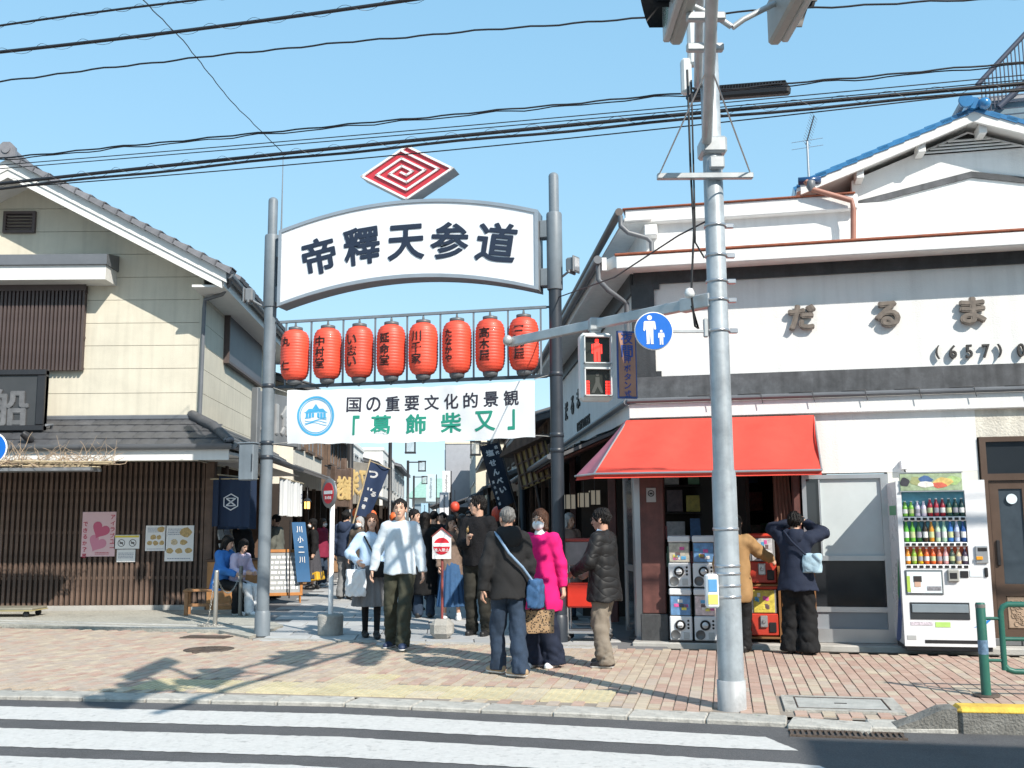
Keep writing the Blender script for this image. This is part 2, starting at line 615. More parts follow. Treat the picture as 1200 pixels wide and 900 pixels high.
for n_, (d_, w) in enumerate(cells):
    k = int(random.random() < .4)
    if n_ < 300:
        inst('slab', slb_me, m_sl[k], street, (w.x, w.y, random.uniform(-.002, .002)), SA)
    else:
        frustum(rest[k], -.305, .305, -.305, .305, -.03, 0, M=Matrix.Translation((w.x, w.y, 0)) @ Matrix.Rotation(SA, 4, 'Z'))
for k, r in enumerate(rest):
    stuff(r.build('slab_field', m_sl[k], street))
# pale border stones between the sidewalk and the slabs
bs_ = MB(); frustum(bs_, .004, .596, .0, .17, -.03, .004)
bs_me = bs_.mesh('border_stone')
bd = (G(760, 760) - G(296, 749.5)); ba = math.atan2(bd.y, bd.x)
for k in range(int(bd.length / .6)):
    w = G(296, 749.5) + bd.normalized() * (k * .6)
    inst('border_stone', bs_me, m_kerb, street, (w.x, w.y, .002), ba)
# left gutter strip beside the shops
gs = MB()
for k in range(40):
    a0 = Vector((-4.95, 17.0, 0)) + S * (k * .6)
    gs.prism([(0, -.04), (.59, -.04), (.59, .006), (0, .006)], 0, .8, M=Matrix.Translation(a0) @ Matrix.Rotation(SA + PI / 2, 4, 'Z'))
stuff(gs.build('gutter_stones', m_conc, street))

# ---- private forecourt in front of the left house
fc = [G(-420, 724.5), G(0, 734), G(256, 741), G(292, 748.5), G(332, 735), Vector((-4.75, 17.9, 0)), Vector((-22, 17.9, 0))]
f = MB()
f.add([(p.x, p.y, .03) for p in fc] + [(p.x, p.y, -.05) for p in fc], [tuple(range(7))] + [(i + 7, (i + 1) % 7 + 7, (i + 1) % 7, i) for i in range(7)])
fore = struct(f.build('forecourt', m_apron))
# joint lines / long edging stones of the forecourt
ed = MB()
e0, e1 = G(0, 732.5), G(252, 739.5)
for k in range(14):
    a = e0.lerp(e1, (k - 4) / 9); b = e0.lerp(e1, (k - 3) / 9)
    dd = b - a
    M = Matrix.Translation(a) @ Matrix.Rotation(math.atan2(dd.y, dd.x), 4, 'Z')
    e = MB(); e.cbox(.008, dd.length - .008, -.01, .10, -.03, .036, .006, M=M)
    e.build('edging_stone', m_conc, fore)
    e = MB(); e.cbox(.008, dd.length - .008, .32, .42, -.03, .036, .006, M=M)
    e.build('edging_stone', m_conc, fore)

# ---- covers in the pavement
m_iron = mat('cast_iron', (.10, .075, .06), .7, metal=.3, var=.3, vs=12, bump=.5)
t = thing('manhole_cover', 'round rusty iron manhole cover in the bricks near the left gate post', 'manhole cover', (covers[1].x, covers[1].y, 0))
m = MB(); m.lathe([(.30, -.03), (.30, .004), (.27, .006)], 28); m.build('rim', m_iron, t)
m = MB(); m.lathe([(.255, -.02), (.255, .005), (.25, .008), (.18, .008), (.175, .004), (.10, .004), (.095, .008), (.01, .008)], 28); d = m.build('lid', m_iron, t)
m = MB()
for k in range(20):
    a = k * PI / 10
    m.cbox(.10, .24, -.008, .008, .006, .012, .002, M=Matrix.Rotation(a, 4, 'Z'))
m.build('tread', m_iron, d)
w = G(242, 747)
t = thing('drain_grate', 'small rusty rectangular drain lid beside the round manhole cover', 'drain grate', (w.x, w.y, .008), KA)
m = MB(); m.cbox(-.32, .32, -.14, .14, -.02, .004, .004); m.build('plate', m_iron, t)
for k in range(3):
    m = MB(); m.cbox(-.29, .29, -.10 + k * .075, -.05 + k * .075, .004, .012, .003); m.build('rib', m_iron, t)
t = thing('utility_cover', 'square concrete utility cover with metal frame in the red brick sidewalk', 'utility cover', kw(cv[0], cv[1], 0), KA)
m_cvr = mat('cover_concrete', (.36, .36, .34), .85, var=.2, vs=6, bump=.4)
m = MB()
for q in ((-.46, .46, -.35, -.26), (-.46, .46, .26, .35), (-.46, -.36, -.26, .26), (.36, .46, -.26, .26)):
    m.box(*q, -.03, .006)
m.build('surround', m_kerb, t)
m = MB(); m.cbox(-.352, .352, -.252, .252, -.03, .004, .006); d = m.build('lid', m_cvr, t)
m = MB()
for q in ((-.36, .36, -.26, -.25), (-.36, .36, .25, .26), (-.36, -.35, -.25, .25), (.35, .36, -.25, .25)):
    m.box(*q, -.03, .009)
m.build('frame', mat('rust_dark', (.07, .05, .04), .7, metal=.4), t)
m = MB(); m.cbox(-.05, .05, -.01, .01, .004, .008, .003); m.build('lifting_slot', mat('black_hole', (.01, .01, .01), .9, var=0), t)
w = G(992, 857)
t = thing('drain_grate', 'long iron gutter grate at the road edge below the utility cover', 'drain grate', (w.x, w.y, -.026), KA)
m = MB(); m.box(-.40, .40, -.10, .10, -.06, -.035); m.build('pit', mat('black_hole', (.01, .01, .01)), t)
for q in ((-.40, .40, -.10, -.085), (-.40, .40, .085, .10)):
    m = MB(); m.box(*q, -.03, .012); m.build('frame', m_iron, t)
for k in range(20):
    m = MB(); m.box(-.39 + k * .04, -.372 + k * .04, -.085, .085, -.02, .010); m.build('bar', m_iron, t)

# ================================================================== THE GATE
GL, GR = Vector((-3.42, 14.0, 0)), Vector((.58, 13.05, 0))
gd = (GR - GL).normalized(); GW = (GR - GL).length
GA = math.atan2(gd.y, gd.x); gnn = Vector((-gd.y, gd.x, 0))
def gp(px, py, off=0.0):                              # photo -> (along, up) on the gate's plane
    d = ray(px, py); o = GL + gnn * off - Vector((0, 0, CAM_H))
    t = o.dot(gnn) / d.dot(gnn)
    q = Vector((0, 0, CAM_H)) + d * t
    return (q - GL).dot(gd), q.z
m_galv = mat('grey_paint_post', (.155, .185, .212), .5, var=.14, vs=4, bump=.08, streak=.12)
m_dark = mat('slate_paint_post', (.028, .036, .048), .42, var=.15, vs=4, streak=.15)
m_frame = mat('sign_frame_metal', (.36, .39, .42), .35, metal=.5, var=.08)
m_face = mat('sign_white_acrylic', (.72, .74, .77), .35, var=.03, vs=1.2, coat=.1, streak=.04)
m_ink = mat('sign_navy_ink', (.014, .022, .045), .45, var=.05)
gate = thing('gate_arch', 'steel gate over the street with arched white name board and red diamond', 'gate', GL, GA)
def post(x, m_low, m_up):
    p = MB(); p.lathe([(.085, .32), (.085, 4.6)], 24, (x, 0, 0)); a = p.build('post', m_low, gate)
    p = MB(); p.lathe([(.105, 0), (.105, .30), (.088, .335)], 24, (x, 0, 0)); p.build('base_sleeve', m_low, gate)
    p = MB(); p.lathe([(.10, 4.55), (.105, 4.56), (.105, 5.58), (.098, 5.60)], 24, (x, 0, 0)); p.build('upper_sleeve', m_up, gate)
    p = MB(); p.lathe([(.068, 5.58), (.068, 6.11), (.06, 6.14), (.035, 6.16), (.001, 6.165)], 20, (x, 0, 0)); p.build('finial', m_up, gate)
    for z in (3.42, 2.62, 2.42):
        b = MB(); b.lathe([(.087, z - .03), (.092, z - .028), (.092, z + .028), (.087, z + .03)], 20, (x, 0, 0)); b.build('strap', m_dark, gate)
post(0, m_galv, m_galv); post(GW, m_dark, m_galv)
# name board, an arched box
def arc(x0, z0, x1, z1, zm, n=28):
    xm = (x0 + x1) / 2; out = []
    for i in range(n + 1):
        t = i / n; x = x0 + (x1 - x0) * t
        out.append((x, z0 + (z1 - z0) * t + (zm - (z0 + z1) / 2) * (1 - (2 * t - 1) ** 2)))
    return out
top = arc(.17, 5.62, 3.92, 5.62, 5.91); bot = arc(.17, 4.52, 3.92, 4.53, 4.81)
b = MB(); b.prism(bot + top[::-1], -.12, .16)
b.build('sign_box', mat('sign_side_grey', (.22, .24, .26), .45, metal=.3), gate)
ti = arc(.215, 5.585, 3.875, 5.585, 5.865); bi = arc(.215, 4.575, 3.875, 4.585, 4.862)
b = MB(); n = len(top)
vs = [(x, -.150, z) for x, z in bot + top[::-1]] + [(x, -.150, z) for x, z in bi + ti[::-1]] + [(x, -.121, z) for x, z in bot + top[::-1]] + [(x, -.128, z) for x, z in bi + ti[::-1]]
N2 = 2 * n; fs = []
for i in range(N2):
    j = (i + 1) % N2
    fs += [(i, j, N2 + j, N2 + i), (2 * N2 + i, 2 * N2 + j, j, i), (N2 + i, N2 + j, 3 * N2 + j, 3 * N2 + i)]
b.add(vs, fs); sf = b.build('sign_frame', m_frame, gate)
b = MB(); b.prism([(x, z) for x, z in bi + ti[::-1]], -.130, -.122); sp = b.build('sign_panel', m_face, gate)
for ch, px, py, w, h, ro in (('帝', 374, 300, .50, .52, 10), ('釋', 424, 288, .53, .54, 5), ('天', 476, 284, .53, .50, 0), ('参', 527, 282, .54, .52, -5), ('道', 582, 284, .56, .54, -9)):
    u, z = gp(px, py, -.13)
    c = MB(); put_char(c, ch, 0, 0, w, h, 0, .024, .012, R(ro), res=4)
    c.build('character', m_ink, gate, (u, -.137, z))
for x in (0, GW):
    b = MB()
    s_ = 1 if x == 0 else -1
    for z in (4.72, 5.38):
        b.cbox(min(x + .09 * s_, x + .19 * s_), max(x + .09 * s_, x + .19 * s_), -.06, .1, z - .12, z + .12, .01)
    b.build('bracket', m_galv, gate)
# red diamond crest
dz = MB(); cx, cz = gp(480, 205.5); hw, hh = .685, .395
def rh(a, bq, y): return (cx + (a - bq) / 2 * hw, y, cz + (a + bq) / 2 * hh)
def strip(mb, p0, p1, w, y0, y1):
    (a0, b0), (a1, b1) = p0, p1
    A0, A1 = min(a0, a1) - w, max(a0, a1) + w; B0, B1 = min(b0, b1) - w, max(b0, b1) + w
    vs = [rh(a, q, y) for y in (y0, y1) for a, q in ((A0, B0), (A1, B0), (A1, B1), (A0, B1))]
    mb.add(vs, [(3, 2, 1, 0), (4, 5, 6, 7), (0, 1, 5, 4), (1, 2, 6, 5), (2, 3, 7, 6), (3, 0, 4, 7)])
strip(dz, (0, 0), (0, 0), 1.0, -.10, .14)
crest = dz.build('crest', mat('crest_side', (.46, .47, .49), .4, metal=.4), gate)
dz = MB(); strip(dz, (0, 0), (0, 0), .985, -.108, -.101)
dz.build('crest_face', mat('crest_red', (.50, .035, .05), .4, var=.1, vs=5), crest)
dz = MB(); w = .042
for p0, p1 in (((-.96, -.96), (.96, -.96)), ((.96, -.96), (.96, .96)), ((.96, .96), (-.96, .96)), ((-.96, .96), (-.96, -.96)),
               ((.70, .92), (.70, -.64)), ((.70, -.64), (-.64, -.64)), ((-.64, -.64), (-.64, .64)), ((-.64, .64), (.42, .64)),
               ((.42, .64), (.42, -.36)), ((.42, -.36), (-.36, -.36)), ((-.36, -.36), (-.36, .36)), ((-.36, .36), (.15, .36)),
               ((.15, .36), (.15, -.10)), ((.15, -.10), (-.10, -.10)), ((-.10, -.10), (-.10, .12))):
    strip(dz, p0, p1, w, -.135, -.107)
dz.build('crest_lines', mat('crest_white', (.74, .73, .73), .4, var=.04), crest)
b = MB(); b.cbox(cx - .05, cx + .05, -.03, .05, 5.83, cz - hh + .08, .01); b.build('crest_stem', m_frame, gate)
# lantern rack
rk = MB()
zt, zb = 4.325, 3.40
rk.box(.16, GW - .12, -.02, .02, zt - .018, zt + .018)
rk.build('rack_rail', m_galv, gate)
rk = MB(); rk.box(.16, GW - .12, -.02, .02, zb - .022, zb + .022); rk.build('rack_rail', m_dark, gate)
for px in (335, 364.5, 402, 439.5, 477, 516, 555, 595.5, 634):
    u, _ = gp(px, 410)
    rk = MB(); rk.box(u - .011, u + .011, -.011, .011, zb + .022, zt - .018); rk.build('rack_rod', m_galv, gate)
for x0, x1 in ((.0, .16), (GW - .12, GW)):
    for z in (zt, zb):
        rk = MB(); rk.box(x0, x1, -.015, .015, z - .012, z + .012); rk.build('rack_arm', m_dark, gate)
# ---- paper lanterns
m_lan = mat('lantern_red', (.68, .075, .04), .5, var=.14, vs=5, coat=.1, rnd=.12, stain=(.25, 6, .5, .7))
m_cap = mat('lantern_cap', (.10, .11, .12), .45, var=.1)
m_gold = mat('lantern_ink', (.022, .010, .008), .5, var=0)
prof = [(.085, -.36)]
NR = 17
for i in range(NR):
    for q in (0.08, .5, .92):
        t = (i + q) / NR
        z = -.345 + .69 * t
        e = 1 - abs(2 * t - 1) ** 4.5
        r = .112 + .088 * e ** .6 + (.005 if q == .5 else -.003)
        prof.append((r, z))
prof.append((.085, .36))
lm = MB(); lm.lathe(prof, 32); lan_me = lm.mesh('paper_body')
cm = MB(); cm.lathe([(.085, .345), (.10, .35), (.10, .395), (.085, .40), (.02, .405), (.012, .46)], 20); captop = cm.mesh('top_cap')
cm = MB(); cm.lathe([(.012, -.47), (.022, -.46), (.02, -.425), (.075, -.42), (.098, -.40), (.105, -.355), (.09, -.345)], 20); capbot = cm.mesh('bottom_cap')
LT = ['丸仁', '中村堂', 'い志い', '延命堂', '川千家', 'たなかや', '髙木屋', '三佛屋']
LW = ['leftmost', 'second from left', 'third from left', 'fourth from left', 'fifth from left', 'sixth from left', 'seventh from left', 'rightmost']
for i, px in enumerate((346, 384, 421, 458.5, 496, 535.5, 574.5, 614)):
    u, _ = gp(px, 410)
    w = GL + gd * u
    zc = gp(px, (417 + (404 - 417) * (px - 346) / 268))[1]
    t = thing('paper_lantern', 'red paper lantern lettered %s, %s under the gate board' % (LT[i], LW[i]), 'lantern', (w.x, w.y, 3.838), GA + random.uniform(-.12, .12), 'red lanterns hung on the gate rack')
    inst('paper_body', lan_me, m_lan, t); inst('top_cap', captop, m_cap, t); inst('bottom_cap', capbot, m_cap, t)
    c = MB(); n = len(LT[i]); phi = R(-13)
    hgt = .43 / max(n, 3)
    def wrap(v, phi=phi):
        th = v[0] / .20 + phi
        r = .2055 - v[1]
        e = 1 - abs(v[2] / .345) ** 4.5
        return (r * math.sin(th), -r * math.cos(th), v[2])
    put_text(c, LT[i], 0, 0, hgt * .98 if n > 2 else .13, 0, .012, .006, True, hgt * 1.05 if n > 2 else .34, 1.05, fn=wrap)
    c.build('lettering', m_gold, t)
    h = MB(); h.tube([(0, 0, .455), (0, 0, zt - 3.838 - .018)], .006, 6); h.build('hook', m_cap, t)
# ---- cloth banner
def gw3(u, y, z): 
    q = GL + gd * u + gnn * y
    return Vector((q.x, q.y, z))
bt = thing('cloth_banner', 'white cloth banner with green lettering strung across the gate below the lanterns', 'banner', GL, GA)
def ban_y(u, z):
    return -.03 + .018 * math.sin(u * 2.3 + z * 3) + .010 * math.sin(u * 7 + z * 5) + .005 * math.sin(u * 17 - z * 9)
bu0, bu1, bz0, bz1 = .31, 3.83, 2.60, 3.345
nu, nz = 110, 24
vs = []
for j in range(nz + 1):
    for i in range(nu + 1):
        u = bu0 + (bu1 - bu0) * i / nu; z = bz0 + (bz1 - bz0) * j / nz
        sag = -.025 * math.sin(PI * i / nu) + .006 * math.sin(i * .55)
        vs.append((u, ban_y(u, z), z + sag))
fs = [(j * (nu + 1) + i, j * (nu + 1) + i + 1, (j + 1) * (nu + 1) + i + 1, (j + 1) * (nu + 1) + i) for j in range(nz) for i in range(nu)]
b = MB(); b.add(vs, fs, True); b.add([(x, y + .004, z) for x, y, z in vs], [f[::-1] for f in fs], True)
m_cloth_w = mat('banner_vinyl', (.72, .74, .76), .55, var=.03, bump=.06, bs=20)
b.build('cloth', m_cloth_w, bt)
def onban(v):
    u, z = v[0], v[2]
    sag = -.025 * math.sin(PI * (u - bu0) / (bu1 - bu0))
    return (u, ban_y(u, z) - .004 + v[1] * .3, z + sag)
m_banblk = mat('banner_black', (.02, .02, .035), .6, var=0)
m_bangr = mat('banner_green', (.012, .24, .17), .6, var=.03)
m_banbl = mat('banner_blue', (.06, .36, .62), .6, var=.03)
x0, z0 = gp(416, 472); x1, _ = gp(600, 464)
c = MB(); put_text(c, '国の重要文化的景観', (x0 + x1) / 2, 3.13, .205, 0, .018, .002, pitch=(x1 - x0) / 8, fn=onban); c.build('lettering', m_banblk, bt)
for ch, px in (('「', 419), ('葛', 447), ('飾', 488), ('柴', 529), ('又', 569), ('」', 600)):
    u, _ = gp(px, 497); c = MB()
    put_char(c, ch, u, 2.845, .29 if ch not in '「」' else .10, .27, 0, .026, .004, fn=onban); c.build('character', m_bangr, bt)
# round temple crest on the banner
c = MB(); u0, zc = gp(371.5, 487)
def ring(mb, r0, r1, n=48):
    for k in range(n):
        a, e = 2 * PI * k / n, 2 * PI * (k + 1) / n
        mb.add([onban((u0 + r * math.cos(q), 0, zc + r * math.sin(q))) for r, q in ((r0, a), (r1, a), (r1, e), (r0, e))], [(0, 1, 2, 3)])
ring(c, .245, .275); ring(c, .225, .236)
def bp_(mb, pts): mb.add([onban((u0 + x, 0, zc + z)) for x, z in pts], [tuple(range(len(pts)))])
bp_(c, [(-.15, .06), (.15, .06), (.11, .10), (-.11, .10)]); bp_(c, [(-.05, .10), (.05, .10), (0, .17)])
bp_(c, [(-.18, .045), (.18, .045), (.15, .06), (-.15, .06)])
for x in (-.13, -.085, -.04, .04, .085, .13): bp_(c, [(x - .018, -.02), (x + .018, -.02), (x + .018, .04), (x - .018, .04)])
bp_(c, [(-.16, -.035), (.16, -.035), (.16, -.022), (-.16, -.022)])
for zz, ph in ((-.065, 0), (-.09, 1.), (-.115, 2.)):
    for k in range(14):
        xa, xb = -.16 + k * .0229, -.16 + (k + 1) * .0229
        f_ = lambda x: zz + .018 * math.sin(x * 18 + ph)
        bp_(c, [(xa, f_(xa)), (xb, f_(xb)), (xb, f_(xb) + .009), (xa, f_(xa) + .009)])
c.build('crest', m_banbl, bt)
for (ua, za, ub, zb2) in ((.32, 3.31, .06, 3.40), (.33, 2.62, .06, 2.60), (3.82, 3.36, 4.06, 3.42), (3.82, 2.62, 4.06, 2.60)):
    r = MB(); r.tube([(ua, -.03, za), (ub, -.02, zb2)], .005, 5); r.build('tie_rope', m_conc, bt)

# ---- floodlights, box, antenna rod on the gate posts
m_fl = mat('floodlight_grey', (.20, .21, .22), .45, metal=.4)
def floodlight(p, label, aim):
    t = thing('floodlight', label, 'floodlight', p, aim)
    b = MB(); b.cbox(-.07, .07, -.28, -.16, -.02, .17, .02); b.cbox(-.085, .085, -.295, -.275, -.035, .185, .006); b.build('housing', m_fl, t)
    b = MB(); b.cbox(-.065, .065, -.302, -.296, -.015, .165, .002); b.build('lens', mat('flood_glass', (.5, .52, .55), .1, metal=.6), t)
    b = MB(); b.tube([(0, 0, -.10), (0, -.18, .0)], .016, 8); b.cbox(-.09, .09, -.235, -.2, -.045, .0, .01); b.build('bracket', m_fl, t)
q = D(302, 352, 14.0); floodlight((q.x + .1, q.y, q.z), 'grey floodlight on a bracket on the left gate post', GA - R(80))
q = D(655, 320, 13.05); floodlight((q.x - .02, q.y, q.z), 'grey floodlight on a bracket beside the right gate post', GA + R(70))
q = D(292, 540, 13.9)
t = thing('meter_box', 'grey electric box strapped to the left gate post', 'electric box', (q.x, q.y, q.z - .27), GA)
b = MB(); b.cbox(-.11, .11, -.10, .06, 0, .50, .012); b.build('case', m_galv, t)
b = MB(); b.cbox(-.125, .125, -.115, .07, .50, .52, .006); b.build('lid', m_galv, t)
b = MB(); b.cbox(.09, .102, -.115, -.10, .12, .36, .004); b.build('hinge', m_dark, t)
q = D(331, 178, 14.0)
t = thing('antenna_rod', 'thin whip rod rising beside the top of the left gate post', 'rod', (q.x, q.y + .05, 5.0), GA)
b = MB(); b.tube([(0, 0, 0), (0, 0, .8), (0, 0, q.z - 5.0)], [.016, .012, .005], 8); b.build('rod', m_galv, t)
b = MB(); b.cbox(-.09, .02, -.05, .0, .1, .16, .004); b.cbox(-.09, .02, -.05, .0, .5, .56, .004); b.build('clamp', m_dark, t)

# ---- no-entry signs standing in concrete feet
m_red = mat('sign_red', (.56, .02, .035), .4, var=.05); m_wht = mat('sign_white', (.78, .78, .78), .45, var=.05)
m_foot = mat('foot_concrete', (.33, .32, .295), .9, var=.2, vs=7, bump=.6, bs=60)
p = G(387, 744)
t = thing('no_entry_sign', 'white no-entry sign pole in a round concrete foot beside the left gate post', 'road sign', (p.x, p.y, 0), GA + R(-38))
b = MB(); b.lathe([(.165, 0), (.17, .02), (.175, .25), (.165, .275), (.03, .28)], 28); b.build('foot', m_foot, t)
zt_ = D(386, 560, p.y).z
b = MB(); b.lathe([(.034, .27), (.034, zt_ - .05), (.02, zt_ - .04)], 14); b.build('pole', m_wht, t)
zc = D(386, 578, p.y).z
b = MB(); b.lathe([(.001, -.012), (.20, -.012), (.205, -.006), (.205, .006), (.20, .012)], 36, (0, -.05, zc), ax='Y'); b.build('plate', m_fl, t)
def disc(r, y, z, sx=1.0, sz=1.0, n=36): return [(sx * r * math.cos(2 * PI * k / n), z + sz * r * math.sin(2 * PI * k / n)) for k in range(n)]
b = MB(); b.prism(disc(.145, 0, zc), -.070, -.064); b.build('red_disc', m_red, t)
b = MB(); b.prism([(-.115, zc - .012), (.115, zc - .012), (.115, zc + .033), (-.115, zc + .033)], -.074, -.069); b.build('white_bar', m_wht, t)
b = MB(); put_text(b, '進入禁止', 0, zc - .062, .042, -.071, .02, .003); b.build('lettering', m_wht, t)
p = G(518, 748)
t = thing('no_entry_sign', 'house-shaped no-entry board on a rusty red stake in the middle of the gate', 'road sign', (p.x, p.y, 0), GA + R(8))
b = MB(); b.cbox(-.15, .15, -.14, .14, 0, .25, .07); b.build('foot', m_foot, t)
b = MB(); b.lathe([(.018, .24), (.018, 1.20)], 10); b.build('stake', mat('stake_red', (.22, .05, .045), .6, var=.3, vs=12), t)
zb_, z1_, z2_ = 1.03, 1.33, 1.42
pts = [(-.125, zb_), (.125, zb_), (.125, z1_), (0, z2_), (-.125, z1_)]
b = MB(); b.prism(pts, -.045, -.02); b.build('board', m_wht, t)
b = MB(); b.prism([(-.14, z1_ - .008), (-.125, z1_ - .012), (0, z2_), (.125, z1_ - .012), (.14, z1_ - .008), (0, z2_ + .022)], -.06, -.01); b.build('cap', mat('stake_red', (.22, .05, .045)), t)
b = MB(); b.prism(disc(.105, 0, zb_ + .165, 1.05, 1.05), -.051, -.045); b.build('red_disc', m_red, t)
b = MB(); b.prism([(-.11, zb_ + .16), (.11, zb_ + .16), (.11, zb_ + .205), (-.11, zb_ + .205)], -.055, -.050); b.build('white_bar', m_wht, t)
b = MB(); put_text(b, '進入禁止', 0, zb_ + .115, .045, -.052, .02, .003); b.build('lettering', m_wht, t)

# ================================================================== SIGNAL POLE
SP = G(858, 830)
m_pole = mat('galvanised_pole', (.36, .40, .43), .48, metal=.25, var=.2, vs=5, streak=.28, stain=(.15, 7, .5, .65))
m_pole2 = mat('galvanised_arm', (.40, .42, .43), .42, metal=.35, var=.15, vs=6)
m_band = mat('steel_band', (.45, .46, .48), .3, metal=.8, var=.05)
m_blk = mat('black_plastic', (.012, .012, .014), .5, var=.1)
m_house = mat('signal_housing', (.56, .58, .58), .45, var=.08, streak=.1)
sig = thing('signal_pole', 'grey steel traffic signal pole at the kerb with overhead arm', 'signal pole', SP)
def L(v): return Vector(v) - SP
SPz = lambda py: D(846, py, SP.y).z
b = MB(); b.lathe([(.115, -.02), (.115, .22), (.108, .225)], 28); b.build('footing', mat('pole_base', (.40, .41, .42), .6, var=.15, streak=.3, stain=(.4, 5, .5, .7)), sig)
b = MB(); b.lathe([(.105, .20), (.10, SPz(560)), (.094, SPz(552)), (.094, SPz(551))], 28); b.build('pole', m_pole, sig)
b = MB(); b.lathe([(.086, SPz(553)), (.080, 6.6), (.07, 6.62)], 26); b.build('pole', m_pole, sig)
for py in (265, 300, 330, 352, 388, 620, 663, 672, 686, 699):
    z = SPz(py); r = .091 if py < 552 else .104
    b = MB(); b.lathe([(r - .002, z - .012), (r + .003, z - .011), (r + .003, z + .011), (r - .002, z + .012)], 24)
    if py < 400: b.cbox(r, r + .07, -.02, .02, z - .02, z + .02, .005)
    b.build('band', m_band, sig)
# pedestrian arm
a0 = L(D(832, 352, SP.y)); sgp = D(697, 371, 9.42); a1 = L(D(597, 382, 10.35)); 
a1.z = a0.z
b = MB(); ad = (a1 - a0); ax_ = math.atan2(ad.y, ad.x)
b.cbox(0, ad.length, -.035, .035, -.045, .045, .006, M=Matrix.Translation(a0) @ Matrix.Rotation(ax_, 4, 'Z')); b.build('arm', m_pole2, sig)
b = MB(); b.cbox(-.02, .30, -.045, .045, -.06, .06, .008, M=Matrix.Translation(a0) @ Matrix.Rotation(ax_, 4, 'Z')); b.build('arm_clamp', m_pole2, sig)
M_ = Matrix.Translation(a1) @ Matrix.Rotation(ax_ + PI, 4, 'Z')
b = MB(); b.lathe([(.001, -.06), (.045, -.06), (.05, .0), (.05, .05), (.04, .06), (.042, .02), (.001, .0)], 18, (a1.x - .02, a1.y - .06, a1.z + .01), ax='Y'); b.build('arm_speaker', m_pole2, sig)
b = MB(); b.lathe([(.001, 0), (.038, 0), (.04, .004)], 16, (a1.x - .02, a1.y - .085, a1.z + .01), ax='Y'); b.build('speaker_mouth', m_blk, sig)
# overhead arm: two pipes towards the road
p0 = L(D(828, 172, SP.y)); dirp = Vector((-.40, -2.35, .25)); p1 = p0 + dirp
b = MB(); b.tube([p0, p1, p1 + dirp * 1.25], .044, 14); b.build('overhead_arm', m_pole2, sig)
q0, q1 = L(D(818, 100, SP.y)), L(D(815, -25, 6.6)); dq = dirp
b = MB(); b.tube([q0, q0 + dq, q0 + dq * 2.2], .036, 12); b.build('overhead_arm', m_pole2, sig)
b = MB(); b.cbox(-.11, .11, -.12, .12, p0.z - .09, p0.z + .06, .02); b.build('arm_collar', m_pole2, sig)
for t_ in (.62, .78):
    c_ = p0 + dirp * t_
    b = MB(); b.cbox(c_.x - .17, c_.x + .1, c_.y - .03, c_.y + .03, c_.z + .01, c_.z + .07, .01); b.build('arm_tie', m_pole2, sig)
# crossbar with stays
b0, b1 = L(D(770, 207, SP.y - .1)), L(D(882, 198, SP.y - .1)); b1.z = b0.z
b = MB(); b.cbox(b0.x, b1.x, b0.y - .03, b0.y + .03, b0.z - .025, b0.z + .025, .006); b.build('crossbar', m_pole2, sig)
st = p0 + dirp * .56
for q in (b0, b1):
    b = MB(); b.tube([q + Vector((.02 if q is b0 else -.02, 0, .02)), st], .007, 6); b.build('stay_wire', m_band, sig)
# small white boxes and clamp hardware on the pole
q = L(D(804, 90, SP.y)); b = MB(); b.cbox(q.x - .045, q.x + .045, q.y - .05, q.y + .05, q.z - .16, q.z + .16, .02); b.build('junction_box', m_house, sig)
q = L(D(812, 40, SP.y)); b = MB(); b.cbox(q.x - .05, q.x + .05, q.y - .05, q.y + .05, q.z - .3, q.z + .25, .02); b.build('junction_box', m_house, sig)
b = MB(); b.cbox(-.05, .08, -.13, -.07, SPz(196) - .05, SPz(196) + .06, .012); b.build('clamp', m_pole2, sig)
b = MB(); b.lathe([(.001, -.045), (.04, -.03), (.045, 0), (.03, .04), (.001, .05)], 14, tuple(L(D(808, 344, SP.y)))); b.build('camera_dome', m_house, sig)
b = MB(); w0 = L(D(808, 200, SP.y)); w1 = L(D(810, 345, SP.y))
b.tube([w0 + Vector((0, -.05, .9)), w0 + Vector((0, -.05, 0)), w0.lerp(w1, .5) + Vector((.02, -.06, 0)), w1, w1 + Vector((.02, -.02, -.28)), w1 + Vector((.05, -.01, -.30)), w1 + Vector((0, 0, -.1))], .010, 6); b.build('cable', m_blk, sig)
b = MB(); b.tube([w0 + Vector((.03, -.06, .8)), w0 + Vector((.025, -.05, -.2)), w0.lerp(w1, .6) + Vector((.03, -.06, 0)), w0.lerp(w1, .72) + Vector((.11, -.04, 0))], .008, 6); b.build('cable', m_blk, sig)
# push button box
q = L(D(833, 693, SP.y - .08))
b = MB(); b.cbox(q.x - .045, q.x + .055, q.y - .06, q.y + .04, q.z - .13, q.z + .14, .015); pb = b.build('push_button_box', mat('box_white', (.75, .77, .78), .5), sig)
b = MB(); b.cbox(q.x - .035, q.x + .045, q.y - .064, q.y - .058, q.z - .10, q.z - .02, .002); b.build('label_panel', mat('label_yellow', (.7, .6, .15), .5), pb)
b = MB(); b.cbox(q.x - .03, q.x + .04, q.y - .064, q.y - .058, q.z + .0, q.z + .10, .002); b.build('label_panel', mat('label_blue', (.1, .3, .55), .5), pb)

